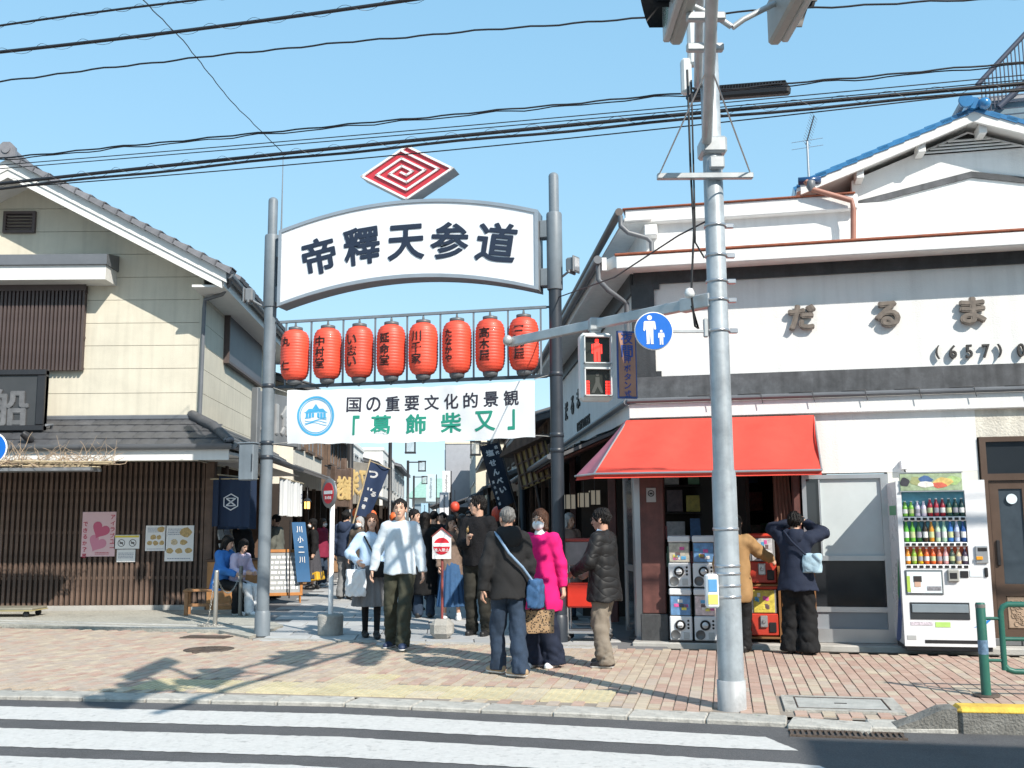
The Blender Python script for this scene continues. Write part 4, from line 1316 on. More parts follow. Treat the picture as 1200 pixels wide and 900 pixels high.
# ---- inside of the shop on the street side: back wall, floor
b = MB(); b.box(WY + .1, 6.6, .9, .94, 0, wz1, M=Ms); b.build('shop_back', mat('shop_brown', (.10, .06, .04), .8, var=.3), house)
b = MB(); b.box(6.5, 6.6, -.02, .9, 0, 3.0, M=Ms); b.build('shop_end', mat('shop_brown', (.10, .06, .04)), house)
for d_ in (2.2, 4.4, 6.5):
    b = MB(); b.cbox(d_ - .06, d_ + .06, -.06, .06, 0, wz1, .01, M=Ms); b.build('shop_post', m_brown, house)

# ---- things on the left house
# black shop sign above the pent roof
x0, _ = hp(-55, 432, -.55); x1, z1 = hp(55, 433, -.55); _, z0 = hp(55, 505, -.55)
t = thing('shop_sign', 'black framed shop sign with carved character on the pent roof at the left edge', 'sign', (HL.x + x1, HL.y - .55, z0), 0)
W = x1 - x0; Hh = z1 - z0
m_sgn = mat('sign_black', (.022, .022, .025), .35, var=.15)
b = MB(); b.box(-W, 0, .0, .10, 0, Hh); b.build('panel', mat('sign_charcoal', (.045, .047, .05), .4, var=.1), t)
for q in ((-W, 0, 0, .10), (-W, 0, Hh - .10, Hh), (-W, -W + .10, .10, Hh - .10), (-.14, 0, .10, Hh - .10)):
    b = MB(); b.cbox(q[0], q[1], -.04, .11, q[2], q[3], .015); b.build('frame', m_sgn, t)
b = MB(); u, z = hp(8, 478, -.6); put_char(b, '船', u - x1, z - z0, .70, .66, -.004, .030, .05); b.build('character', mat('carved_grey', (.13, .13, .135), .3, var=.3, vs=8), t)
for xx in (-.45, -W + .3):
    b = MB(); b.cbox(xx - .08, xx + .08, .0, .12, -.10, 0.0, .02); b.tube([(xx, .05, -.08), (xx, .3, -.12)], .03, 8); b.build('bracket', m_sgn, t)
b = MB(); b.tube([(0, .05, .1), (.1, .1, .12), (-.05, .25, -.1), (-.3, .1, -.14)], .025, 8); b.build('strut', m_pipe, t)
u, z = hp(32, 512, -.95)
t = thing('spot_lamp', 'small dark spot lamp above the dry vines under the black shop sign', 'lamp', (HL.x + u, HL.y - .95, z))
b = MB(); b.tube([(-.06, -.05, .06), (.0, .0, .0), (.07, .06, -.06)], [.055, .075, .05], 12); b.build('head', m_sgn, t)
b = MB(); b.tube([(.05, .05, -.05), (.04, .08, -.20)], .015, 6); b.build('stem', m_sgn, t)
# dried vine on a bamboo trellis
u0, z0 = hp(-40, 545, -1.5); u1, z1 = hp(133, 546, -1.5)
t = thing('dry_vine', 'dry leafless vine on bamboo poles hung under the black shop sign', 'vine', (HL.x + u1, HL.y - 1.5, z0), 0)
m_vine = mat('dry_twig', (.36, .27, .19), .85, var=.3, vs=20); m_bam = mat('bamboo', (.42, .34, .22), .6, var=.25, vs=12)
W = u1 - u0
for k in range(5):
    b = MB(); yy = k * .09; dz_ = random.uniform(-.03, .06)
    b.tube([(-W, yy, dz_ + .02), (-W / 2, yy, dz_), (-.02 - k * .13 + .1 * (k % 2), yy, dz_ - .02)], .017, 7); b.build('bamboo_pole', m_bam, t)
b = MB(); b.box(-W, -.35, -.03, .4, -.10, -.05); b.build('gutter_tray', mat('tray_grey', (.16, .17, .18), .5, var=.3, vs=10), t)
tw = MB()
for k in range(150):
    x = -W * random.random() ** .9 * .97 - .05; y = random.uniform(-.05, .4); p = Vector((x, y, .03)); pts = [p]
    d = Vector((random.uniform(-1, 1), random.uniform(-.4, .4), random.uniform(.0, .8)))
    for i in range(random.randint(3, 6)):
        d += Vector((random.uniform(-.7, .7), random.uniform(-.3, .3), random.uniform(-.5, .4)))
        p = p + d.normalized() * random.uniform(.05, .11); p.z = max(p.z, -.05); pts.append(p)
    r0 = random.uniform(.004, .010)
    tw.tube(pts, [r0 * (1 - .7 * i / len(pts)) for i in range(len(pts))], 4, False)
for k in range(16):
    x = -W * random.random(); p = Vector((x, .1, .05))
    tw.tube([p, p + Vector((random.uniform(-.08, .08), 0, .16)), p + Vector((random.uniform(-.14, .14), 0, random.uniform(.25, .42)))], [.006, .004, .002], 4, False)
stuff(tw.build('twigs', m_vine, t))
# round blue sign at the left edge
q = D(-10, 525, 14.5)
t = thing('round_sign', 'round blue road sign on a post, mostly cut off by the left edge', 'road sign', (q.x, q.y, 0), 0)
b = MB(); b.lathe([(.001, -.006), (.225, -.006), (.23, 0), (.225, .006), (.001, .008)], 36, (0, 0, q.z), ax='Y'); b.build('rim', m_wht, t)
b = MB(); b.prism(disc(.212, 0, q.z), -.012, -.007); b.build('blue_face', mat('sign_blue', (.003, .12, .50)), t)
b = MB(); b.lathe([(.035, 0), (.035, q.z + .2)], 12, (0, .045, 0)); b.build('post', m_galv, t)
# posters on the slats
def poster(px0, py0, px1, py1, label, name='poster'):
    x0, z1 = hp(px0, py0, WY - .05); x1, z0 = hp(px1, py1, WY - .05)
    t = thing(name, label, 'poster', (HL.x + (x0 + x1) / 2, HL.y + WY - .042, (z0 + z1) / 2))
    return t, (x1 - x0) / 2, (z1 - z0) / 2
t, w, h = poster(97, 600, 134, 652, 'tall pink poster with two hearts and red lettering on the slatted wall')
b = MB(); b.box(-w, w, -.004, .0, -h, h); b.build('sheet', mat('poster_pink', (.72, .50, .53), .6, var=.03), t)
def heart(cx, cz, s, rot):
    out = []
    for k in range(32):
        a = 2 * PI * k / 32
        x = 16 * math.sin(a) ** 3; z = 13 * math.cos(a) - 5 * math.cos(2 * a) - 2 * math.cos(3 * a) - math.cos(4 * a)
        x, z = x / 17 * s, z / 17 * s
        out.append((cx + x * math.cos(rot) - z * math.sin(rot), cz + x * math.sin(rot) + z * math.cos(rot)))
    return out[::-1]
b = MB(); b.prism(heart(.03, .07, .17, R(-28)), -.007, -.004); b.build('heart', mat('heart_rose', (.55, .11, .20), .6, var=0), t)
b = MB(); b.prism(heart(-.02, -.16, .17, R(-28)), -.0065, -.0045); b.build('heart', mat('heart_pink', (.62, .24, .34), .6, var=0), t)
b = MB(); put_text(b, 'アイラブユー', w - .055, .03, .078, -.005, .02, .003, True, .108); put_text(b, 'できるか？展', -w + .06, -.10, .078, -.005, .02, .003, True, .112)
b.build('lettering', mat('letter_red', (.48, .03, .07), .6, var=0), t)
b = MB(); vlines(b, -.05, .2, -h + .03, -h + .08, 2, -.004, .002); b.build('fine_print', mat('letter_red', (.48, .03, .07)), t)
t, w, h = poster(134, 627, 163, 643, 'small white notice with yellow strip and two prohibition rings beside the pink poster')
b = MB(); b.box(-w, w, -.004, 0, -h, h); b.build('sheet', m_wht, t)
b = MB(); b.box(-w + .01, w - .01, -.007, -.004, h - .045, h - .01); b.build('strip', mat('note_yellow', (.72, .58, .08), .6, var=0), t)
for sx in (-.095, .105):
    b = MB()
    for k in range(24):
        a, e = 2 * PI * k / 24, 2 * PI * (k + 1) / 24
        b.add([(sx + r * math.cos(q), -.006, -.02 + r * math.sin(q)) for r, q in ((.055, a), (.066, a), (.066, e), (.055, e))], [(0, 1, 2, 3)])
    b.box(-.055, .055, -.0065, -.0045, -.005, .005, M=Matrix.Translation((sx, 0, -.02)) @ Matrix.Rotation(R(45), 4, 'Y')); b.box(sx - .03, sx + .03, -.006, -.0045, -.035, -.005)
    b.build('ring', mat('note_dark', (.10, .09, .09), .6, var=0), t)
t, w, h = poster(137, 644, 158, 658.5, 'small plain white notice below the prohibition notice')
b = MB(); b.box(-w, w, -.004, 0, -h, h); b.build('sheet', m_wht, t)
b = MB(); vlines(b, -w + .03, w - .03, -.05, .06, 4, -.004, .002); b.build('fine_print', mat('note_grey', (.3, .33, .4), .6, var=0), t)
FOOD = [(.35, .22, .10), (.25, .10, .06), (.5, .35, .15), (.12, .07, .05), (.42, .14, .08), (.55, .45, .3)]
def menu(px0, py0, px1, py1, label, rows):
    t, w, h = poster(px0, py0, px1, py1, label)
    b = MB(); b.box(-w, w, -.004, 0, -h, h); b.build('sheet', m_wht, t)
    for (cx, cz, sx, sz2) in rows:
        b = MB(); b.prism([(cx * w + sx * a, cz * h + sz2 * c) for a, c in [(math.cos(q) * random.uniform(.8, 1.1), math.sin(q) * random.uniform(.8, 1.1)) for q in np.linspace(0, 2 * PI, 11)[:-1]]], -.007, -.004)
        b.build('dish_picture', mat('dish_%d' % random.randrange(6), random.choice(FOOD), .6, var=.4, vs=40), t)
    b = MB(); vlines(b, -w * .8, w * .3, h * .45, h * .85, 4, -.004, .002); vlines(b, -w * .8, w * .8, -h * .9, -h * .8, 1, -.004, .002); b.build('fine_print', mat('note_grey', (.3, .33, .4)), t)
menu(171, 616, 194, 645.5, 'white menu sheet with small dish pictures, left of the two menus', [(.5, .7, .07, .05), (-.25, .08, .06, .045), (.3, .08, .045, .04), (-.6, -.38, .05, .045), (0, -.38, .05, .045), (.6, -.38, .05, .045)])
menu(194, 616, 226, 657.5, 'larger white menu sheet with dish pictures at the corner of the slatted wall', [(.45, .62, .11, .09), (-.35, .06, .07, .06), (.3, .06, .07, .05), (-.66, -.42, .07, .05), (0, -.42, .07, .05), (.66, -.42, .07, .05)])
# noren curtains
m_navy = mat('noren_navy', (.012, .026, .062), .8, var=.12, bump=.15, bs=200)
m_emb = mat('noren_white', (.62, .63, .65), .8, var=.05)
x0, z1 = hp(250, 562, -.3); x1, z0 = hp(292, 617, -.3)
t = thing('noren_curtain', 'navy noren curtain with white hexagon crest at the house corner', 'curtain', (HL.x + (x0 + x1) / 2, HL.y - .3, z0))
w, h = (x1 - x0) / 2, z1 - z0
def drape(w, h, amp, nx=26, nz=10, ph=0):
    q = MB(); vs = []
    for j in range(nz + 1):
        for i in range(nx + 1):
            vs.append((-w + 2 * w * i / nx, amp * (1 - .5 * j / nz) * math.sin(i * .9 + ph) + amp * .6 * math.sin(i * .31), h * j / nz + .008 * math.sin(i * .7)))
    fs = [(j * (nx + 1) + i, j * (nx + 1) + i + 1, (j + 1) * (nx + 1) + i + 1, (j + 1) * (nx + 1) + i) for j in range(nz) for i in range(nx)]
    q.add(vs, fs, True); q.add([(a, b_ + .006, c) for a, b_, c in vs], [f[::-1] for f in fs], True)
    return q
drape(w, h, .012).build('cloth', m_navy, t)
b = MB()
for r0, r1 in ((.125, .145),):
    for k in range(6):
        a, e = PI / 6 + k * PI / 3, PI / 6 + (k + 1) * PI / 3
        b.add([(r * math.cos(q), -.022, h * .52 + r * math.sin(q)) for r, q in ((r0, a), (r1, a), (r1, e), (r0, e))], [(0, 1, 2, 3)])
for s_ in (-1, 1):
    b.box(-.10, .10, -.024, -.020, -.011, .011, M=Matrix.Translation((0, 0, h * .52)) @ Matrix.Rotation(s_ * R(38), 4, 'Y'))
b.box(-.06, .06, -.024, -.020, h * .52 + .055, h * .52 + .07); b.box(-.06, .06, -.024, -.020, h * .52 - .07, h * .52 - .055)
b.build('crest', m_emb, t)
b = MB(); b.tube([(-w - .05, 0, h + .01), (w + .12, 0, h + .01)], .012, 8); b.build('rod', m_bam, t)
dd = 1.6; q = HL + S * dd
t = thing('noren_curtain', 'second navy noren seen edge-on just left of the gate post', 'curtain', (q.x + pxr - .12, q.y - 1.2, 1.42), SA + PI / 2 - R(12))
drape(.8, .9, .02).build('cloth', m_navy, t)
b = MB(); ring_ = [(.1 * math.cos(a), .1 * math.sin(a)) for a in np.linspace(0, 2 * PI, 20)[:-1]]; b.prism([(x - .25, z + .45) for x, z in ring_], -.03, -.026); b.build('crest', m_emb, t)
b = MB(); b.tube([(-.85, 0, .91), (.85, 0, .91)], .012, 8); b.build('rod', m_bam, t)
q = Vector((-4.58, 21.0, 1.66))
t = thing('noren_curtain', 'white noren curtain hanging from the eave behind the left gate post', 'curtain', q, SA + PI / 2)
drape(1.55, .72, .03, 50).build('cloth', mat('noren_linen', (.74, .74, .73), .8, var=.05), t)
b = MB(); put_text(b, '巳', 1.0, .38, .2, -.05, .0, .004); b.build('crest', mat('crest_grey', (.1, .12, .2), .7), t)
b = MB(); b.tube([(-1.6, 0, .73), (1.6, 0, .73)], .015, 8); b.build('rod', m_bam, t)
# hanging lamps
m_glow = mat('lamp_glow', (1.0, .50, .12), .5, var=0, emit=2.2)
for (px, py, Y, lb) in ((360, 591, 23.2, 'small black hanging lantern lamp glowing amber beside the white noren'), (288, 579, 17.6, 'small amber lamp beside the navy noren at the corner')):
    q = D(px, py, Y)
    t = thing('hanging_lamp', lb, 'lamp', (q.x, q.y, q.z))
    b = MB(); b.lathe([(.06, -.10), (.065, -.08), (.065, .06)], 8); b.build('glass', m_glow, t)
    b = MB(); b.lathe([(.10, .06), (.06, .12), (.015, .15), (.01, .42)], 8); b.lathe([(.075, -.12), (.075, -.10)], 8)
    for k in range(4): b.box(-.008, .008, .062, .078, -.10, .07, M=Matrix.Rotation(k * PI / 2, 4, 'Z'))
    b.build('frame', m_sgn, t)
# bench, posts with chain
q = G(262, 716)
t = thing('wooden_bench', 'plain wooden bench at the corner of the slatted wall', 'bench', (-4.98, 16.98, .03), R(8))
m_wood = mat('bench_wood', (.30, .15, .065), .6, var=.3, vs=6, streak=.2)
b = MB(); b.cbox(-.45, .75, -.17, .17, .38, .42, .008); b.build('seat', m_wood, t)
for x in (-.40, .70):
    for y in (-.13, .13):
        b = MB(); b.cbox(x - .03, x + .03, y - .03, y + .03, 0, .38, .005); b.build('leg', m_wood, t)
b = MB(); b.cbox(-.38, .68, -.14, -.11, .14, .19, .005); b.build('stretcher', m_wood, t)
m_steel = mat('post_steel', (.42, .40, .36), .35, metal=.7, var=.1)
pa, pb_ = G(252, 733, .03), G(281, 722, .03)
for p, lb, mt in ((pa, 'short steel post with chain at the forecourt corner', m_steel), (pb_, 'darker short steel post with chain in front of the seated women', mat('post_shade', (.16, .16, .15), .4, metal=.6))):
    t = thing('barrier_post', lb, 'post', (p.x, p.y, .03), 0, 'chain posts at the forecourt corner')
    b = MB(); b.lathe([(.032, 0), (.032, .78), (.028, .80), (.001, .802)], 14); b.build('post', mt, t)
    b = MB(); b.lathe([(.05, 0), (.05, .012), (.033, .014)], 14); b.build('foot', mt, t)
def chain(pts, label):
    o0 = Vector(pts[0]); t = thing('chain', label, 'chain', o0)
    P = [Vector(p) - o0 for p in pts]; b = MB()
    P2 = []
    for i in range(len(P) - 1):
        n = max(2, int((P[i + 1] - P[i]).length / .035))
        for k in range(n): P2.append((P[i].lerp(P[i + 1], k / n), (P[i + 1] - P[i]).normalized()))
    for k, (p, d) in enumerate(P2):
        a = d.cross(Vector((0, 0, 1))) if abs(d.z) < .95 else Vector((1, 0, 0)); a.normalize(); c = d.cross(a)
        s = a if k % 2 else c
        loop = [p + d * (.024 * math.cos(w)) + s * (.011 * math.sin(w)) for w in np.linspace(0, 2 * PI, 9)]
        b.tube(loop, .0045, 4, False)
    stuff(b.build('links', m_steel, t))
zc = .72
mid = [pa.lerp(pb_, k / 10) for k in range(11)]
chain([(p.x, p.y, zc - .30 * (1 - (2 * k / 10 - 1) ** 2) + .03) for k, p in enumerate(mid)], 'steel chain sagging between the two short posts')
chain([(pa.x - .03, pa.y, zc), (pa.x - .07, pa.y + .02, .4), (pa.x - .10, pa.y - .02, .06), (pa.x - .22, pa.y - .1, .045), (pa.x - .1, pa.y - .2, .045), (pa.x + .1, pa.y - .1, .045), (pa.x + .28, pa.y + .05, .05)], 'steel chain hanging down the short post and heaped on the ground')
# hand cart at the left edge
q = G(10, 722, .03)
t = thing('hand_cart', 'low flat hand cart with steel handle cut by the left edge', 'cart', (q.x, q.y, .03), R(-3))
b = MB(); b.cbox(-.75, .52, -.25, .25, .11, .15, .01); b.build('deck', mat('cart_deck', (.20, .19, .15), .7, var=.2), t)
b = MB(); b.cbox(-.76, .53, -.26, .26, .095, .112, .004); b.build('bumper', mat('cart_edge', (.35, .30, .15), .6), t)
for x in (-.6, .40):
    for y in (-.19, .19):
        b = MB(); b.lathe([(.03, -.018), (.05, -.014), (.05, .014), (.03, .018)], 14, (x, y, .05), ax='Y'); b.build('wheel', m_blk, t)
b = MB(); b.tube([(-.2, -.22, .15), (-.22, -.22, .75), (-.30, -.22, .88), (-.55, -.22, .90), (-.65, -.22, .8), (-.68, -.22, .15)], .016, 8); b.build('handle', m_steel, t)
t = thing('cloth_sack', 'pale grey sack lying on the hand cart at the left edge', 'sack', (q.x - .42, q.y, .18), 0)
b = MB(); b.lathe([(.02, 0), (.17, .02), (.20, .12), (.17, .24), (.09, .33), (.04, .36)], 16); b.build('cloth', mat('sack_grey', (.45, .44, .42), .8, var=.2, bump=.3, bs=12), t)

# ================================================================== RIGHT CORNER SHOP BUILDING
RA = R(-12)
RU = Vector((math.cos(RA), math.sin(RA), 0)); RN = Vector((-math.sin(RA), math.cos(RA), 0))
RO = G(780, 757) + RN * .35
RO.z = 0
def fp(px, py, v=0.0):                               # photo -> (along the front, up) at depth v behind the wall plane
    d = ray(px, py); o = RO + RN * v - Vector((0, 0, CAM_H))
    q = Vector((0, 0, CAM_H)) + d * (o.dot(RN) / d.dot(RN))
    return (q - RO).dot(RU), q.z
bld = thing('corner_shop_building', 'white plastered two-storey corner shop building with black trim and blue tiled gable', 'building', RO, RA)
SLc = Vector((S.dot(RU), S.dot(RN), 0)); SLc.normalize()      # street direction in the building's frame
SAl = math.atan2(SLc.y, SLc.x)
uc = fp(744, 400)[0]
UE = 9.0                                             # right end, outside the picture
m_stu = mat('stucco_white', (.71, .71, .70), .85, var=.04, vs=1.2, bump=.22, bs=55, streak=.09, stain=(.07, 1.3, .48, .7))
m_stu2 = mat('stucco_aged', (.60, .57, .50), .9, var=.18, vs=4, bump=.6, bs=40, streak=.2)
m_bt = mat('trim_black', (.034, .036, .040), .5, var=.4, vs=5, streak=.35, bump=.15, stain=(-.7, 4, .55, .8))
m_bt2 = mat('trim_black_worn', (.07, .073, .08), .6, var=.4, vs=6, streak=.4, stain=(-.6, 5, .5, .8))
m_rust = mat('rust_flashing', (.26, .075, .035), .7, var=.35, vs=9)
m_alu = mat('aluminium', (.46, .47, .48), .35, metal=.7, var=.06)
m_glass = mat('window_dark_glass', (.02, .024, .028), .06, var=0, spec=.8)
def lv(py, v=0.0, px=900): return fp(px, py, v)[1]
zA = lv(487); zB = lv(470); zC = lv(463); zD = lv(437); zE = lv(326); zF = lv(308, -.1)
def SP_(d, x=0.0, z=0.0):                            # side wall: d along the street, x outwards
    nrm = Vector((-SLc.y, SLc.x, 0))
    return Vector((uc, 0, 0)) + SLc * d + nrm * x + Vector((0, 0, z))
def quadbox(mb, pts, z0, z1):
    n = len(pts)
    vs = [(p[0], p[1], z0) for p in pts] + [(p[0], p[1], z1) for p in pts]
    fs = [tuple(range(n))[::-1], tuple(range(n, 2 * n))] + [(i, (i + 1) % n, (i + 1) % n + n, i + n) for i in range(n)]
    mb.add(vs, fs)
SD = 9.5
foot = [(uc, 0), (UE, 0), (UE, 9), tuple(SP_(SD)[:2])]
# upper-floor block above the shop openings
b = MB(); quadbox(b, foot, zB + .01, zF + .03); b.build('upper_wall', m_stu, bld)
# front: beam, gutter, black bands, white panel
b = MB(); b.cbox(uc - .09, UE, -.10, .3, zA, zB + .008, .008); b.build('beam', m_stu, bld)
b = MB(); b.cbox(uc - .12, UE, -.17, -.06, zB + .012, zC - .005, .02); b.build('front_gutter', m_pipe, bld)
for k in range(14):
    b = MB(); u = .35 + k * .62; b.tube([(u, -.15, zC), (u + .28, -.17, zC + .01), (u + .30, -.17, zC - .12)], .006, 5); b.build('gutter_clip', m_bt, bld)
pl = fp(768, 400)[0]
b = MB(); b.box(uc + .002, UE, -.045, -.002, zC, zD); b.build('trim_band', m_bt2, bld)
b = MB(); b.box(uc + .002, UE, -.045, -.002, zE, zF + .02); b.build('trim_band', m_bt, bld)
b = MB(); b.box(uc - .03, pl, -.047, -.0025, zD + .001, zE - .001); b.build('trim_band', m_bt, bld)
for (z, s_) in ((zD, 1), (zE, -1)):
    b = MB(); b.box(pl + .001, pl + .07, -.044, -.003, min(z, z + .07 * s_), max(z, z + .07 * s_)); b.build('trim_notch', m_bt, bld)
# eave with fascia and rusted flashing
EV = -.42
z1 = fp(900, 286, EV)[1]; z0 = fp(900, 305, EV)[1]; ul = fp(722, 300, EV)[0]
b = MB(); quadbox(b, [(ul, EV), (UE, EV), (UE, .02), tuple((SP_(SD, .42)[:2])), tuple(SP_(0, .42)[:2])], z0 + .03, z1 - .02)
b.build('eave', m_stu, bld)
b = MB(); b.cbox(ul - .005, UE, EV - .02, EV + .12, z0, z1 - .04, .012); b.build('fascia', m_stu, bld)
b = MB(); b.cbox(ul - .02, UE, EV - .035, EV + .4, z1 - .038, z1 - .004, .01); b.build('flashing', m_rust, bld)
# side eave: long dark gutter and white soffit running down the street
def sidebox(mb, d0, d1, x0, x1, z0, z1):
    quadbox(mb, [tuple(SP_(d0, x1)[:2]), tuple(SP_(d0, x0)[:2]), tuple(SP_(d1, x0)[:2]), tuple(SP_(d1, x1)[:2])][::-1], z0, z1)
b = MB(); sidebox(b, -.3, SD, .40, .46, z0, z1 - .04); b.build('side_fascia', m_stu, bld)
b = MB(); b.tube([SP_(-.35, .52, z1 - .08), SP_(SD, .52, z1 - .08)], .055, 10); b.build('side_gutter', m_pipe, bld)
q = SP_(-.25, .50, z1 - .1)
b = MB(); b.tube([q, q + Vector((0, 0, -.22)), q + Vector((.12, 0, -.36)), Vector((uc - .09, -.07, q.z - .48)), Vector((uc - .09, -.07, zC))], .034, 10); b.build('downpipe', m_pipe, bld)
# ---- upper storey, set back a little
V2 = .55
z3 = fp(850, 236, V2 - .12)[1]; u2 = fp(757, 270, V2)[0]; u3 = fp(1000, 250, V2)[0]
def SP2(d, x=0, z=0): return SP_(d, x, z) + Vector((u2 - uc, V2, 0))
b = MB(); quadbox(b, [(u2, V2), (UE, V2), (UE, 8.5)] + [tuple(SP2(SD - .6)[:2])], z1 - .1, z3 - .12); b.build('top_wall', m_stu, bld)
ul2 = fp(732, 245, V2 - .12)[0]
b = MB(); b.cbox(ul2, u3 + .05, V2 - .12, V2 + .05, z3 - .22, z3 - .02, .012); b.build('parapet', m_stu, bld)
b = MB(); b.cbox(ul2 - .03, u3 + .02, V2 - .15, V2 + 3.0, z3 - .02, z3, .006); b.build('parapet_cap', m_rust, bld)
b = MB(); quadbox(b, [(ul2, V2 - .2), (u2 + .1, V2 - .2)] + [tuple((SP2(SD - .6, -.1))[:2]), tuple((SP2(SD - .6, .34))[:2])], z3 - .20, z3 - .16); b.build('side_soffit', m_stu, bld)
b = MB(); b.cbox(u2 - .01, u2 + .16, V2 - .2, V2 - .005, z3 - .42, z3 - .27, .01); b.build('bracket', m_stu, bld)
b = MB(); b.tube([SP2(-.30, .42, z3 - .13), SP2(SD - .6, .42, z3 - .13)], .055, 10); b.build('upper_gutter', mat('gutter_brown', (.07, .055, .05), .5, var=.2), bld)
q = SP2(-.28, .40, z3 - .18)
b = MB(); b.tube([q, q + Vector((0, 0, -.14)), q + Vector((.10, 0, -.24)), q + Vector((.34, .1, -.30)), q + Vector((.40, .12, -.36)), q + Vector((.40, .12, -.85))], .034, 10); b.build('downpipe', m_pipe, bld)
# ---- side wall on the street: black band, lettering, lower band
b = MB(); sidebox(b, .01, SD, .002, .04, zE - .10, zF + .02); b.build('side_band', m_bt, bld)
b = MB(); sidebox(b, .02, SD, .002, .10, zA, zB); b.build('side_beam', m_stu, bld)
b = MB(); b.tube([SP_(-.1, .14, zB + .03), SP_(SD, .14, zB + .03)], .045, 10); b.build('side_lower_gutter', m_pipe, bld)
def sp(px, py):
    d = ray(px, py); Sn = Vector((S.y, -S.x, 0)); o = RO + RU * uc
    t_ = (o - Vector((0, 0, CAM_H))).dot(Sn) / d.dot(Sn); q = Vector((0, 0, CAM_H)) + d * t_
    return (q - o).dot(S), q.z
m_let = mat('letter_bronze', (.15, .125, .105), .6, var=.35, vs=14)
m_let2 = mat('letter_black', (.03, .028, .027), .6, var=.2)
SM = Matrix.Translation(SP_(0)) @ Matrix.Rotation(SAl - PI, 4, 'Z')     # local: -x runs down the street, -y outwards? checked below
def side_fn(v): 
    # text local x to the right as read from the street = towards the front
    return SP_(-v[0], .012 - v[1], v[2])
for ch, (px, py) in zip('だるま', ((664.5, 482), (671.5, 475), (678.5, 467))):
    b = MB(); d_, z_ = sp(px, py); put_char(b, ch, -d_, z_, .42, .36, 0, .03, .03, fn=side_fn); b.build('character', m_let2, bld)
d_, z_ = sp(684, 496)
for k, ch in enumerate('(657)0125'):
    b = MB(); put_char(b, ch, -d_ + (k - 4) * .2, z_, .10, .17, 0, .03, .02, fn=side_fn); b.build('character', m_let2, bld)
# front lettering
for ch, px, py, w, h in (('だ', 940, 372, .34, .33), ('る', 1040, 368, .30, .33), ('ま', 1140, 364, .30, .34)):
    u, z = fp(px, py, -.06); c = MB(); put_char(c, ch, 0, 0, w, h, 0, .055, .045); c.build('character', m_let, bld, (u, -.055, z))
for ch, px in (('(', 1099), ('6', 1117), ('5', 1136), ('7', 1156), (')', 1172), ('0', 1197), ('1', 1217), ('2', 1236), ('5', 1256)):
    u, z = fp(px, 412 - (px - 1117) * .025, -.06); c = MB(); put_char(c, ch, 0, 0, .085 if ch not in '()1' else .045, .165, 0, .012, .035); c.build('character', m_let2, bld, (u, -.045, z))
# ---- blue tiled gable behind
V3 = 1.3
ua, za = fp(1140, 128, V3 - .35); ue, ze = fp(938, 214, V3 - .35)
mg = (za - ze) / (ua - ue); ang = math.atan(mg)
ur, zr = fp(1200, 152, V3 - .5)
m_blue = mat('tile_blue', (.028, .15, .33), .25, var=.15, vs=6, coat=.5, rnd=.08)
m_blued = mat('tile_blue_dark', (.012, .05, .14), .25, var=.15, coat=.4)
b = MB(); u0g = fp(1000, 250, V3)[0]
hz = lambda u: za - .18 - mg * abs(u - ua)
pts = [(u0g, z1 - .1), (2 * ua - u0g, z1 - .1), (2 * ua - u0g, hz(u0g)), (ua, hz(ua)), (u0g, hz(u0g))]
b.prism(pts, V3, V3 + .1); b.build('gable_wall', m_stu, bld)
b = MB(); b.prism([(u0g + .02, z1 - .1), (2 * ua - u0g - .02, z1 - .1), (2 * ua - u0g - .02, hz(u0g) - .02), (ua, hz(ua) - .02), (u0g + .02, hz(u0g) - .02)], V3 + .1, V3 + 6); b.build('gable_body', m_stu, bld)
for sg in (-1, 1):
    le = ua - ue
    def gb(y0, y1, h0, h1, l0, l1):
        pts = [(l0, za + h1 - mg * l0), (l0, za + h0 - mg * l0), (l1, za + h0 - mg * l1), (l1, za + h1 - mg * l1)]
        pts = [(ua + sg * x, z) for x, z in pts]
        if sg < 0: pts = pts[::-1]
        q = MB(); q.prism(pts, y0, y1); return q
    gb(V3 - .35, V3 - .30, -.17, -.03, 0, le).build('barge_board', m_trim, bld)
    gb(V3 - .31, V3 + 6.2, -.10, -.05, 0, le + .05).build('roof_deck', m_trim, bld)
    nt = 11
    tl = MB(); tl.prism([(0, -.025), (.36, -.05), (.36, .01), (0, .03)], -.06, .22)
    me = tl.mesh('verge_tile')
    for k in range(nt):
        xx = (k + (1 if sg < 0 else 0)) * le / nt
        if sg > 0:
            inst('verge_tile', me, m_blue, bld, (ua + xx, V3 - .31, za - mg * xx), rot=(0, ang, 0))
        else:
            inst('verge_tile', me, m_blue, bld, (ua - xx, V3 - .31, za - mg * xx), rot=(0, -ang, 0))
    fld = MB()
    for k in range(nt):
        for r in range(20):
            xx = (k + .5) * le / nt
            M = Matrix.Translation((ua + sg * xx, V3 - .1 + r * .3, za - mg * xx)) @ Matrix.Rotation(sg * ang, 4, 'Y')
            fld.box(-.18, .18, 0, .29, -.03, .05, M=M)
    stuff(fld.build('roof_tiles', m_blue, bld))
for k in range(7):                                   # left eave ends, stepping up
    b = MB(); b.lathe([(.001, 0), (.055, .0), (.055, .3), (.001, .3)], 10, (ue - .03, V3 - .35 + k * .3, ze + .02), ax='X'); b.build('eave_tile', m_blued, bld)
b = MB(); b.tube([(ua, V3 - .43, za + .06), (ua, V3 + 6, za + .06)], .08, 12); b.build('ridge_roll', m_blue, bld)
b = MB(); b.lathe([(.09, -.02), (.10, .0), (.09, .03), (.04, .03), (.035, .015)], 20, (ua - .10, V3 - .45, za + .09), ax='Y'); b.lathe([(.001, -.085), (.06, -.06), (.088, 0), (.06, .06), (.001, .085)], 16, (ua + .13, V3 - .42, za + .04)); b.build('ridge_end_tile', m_blue, bld)
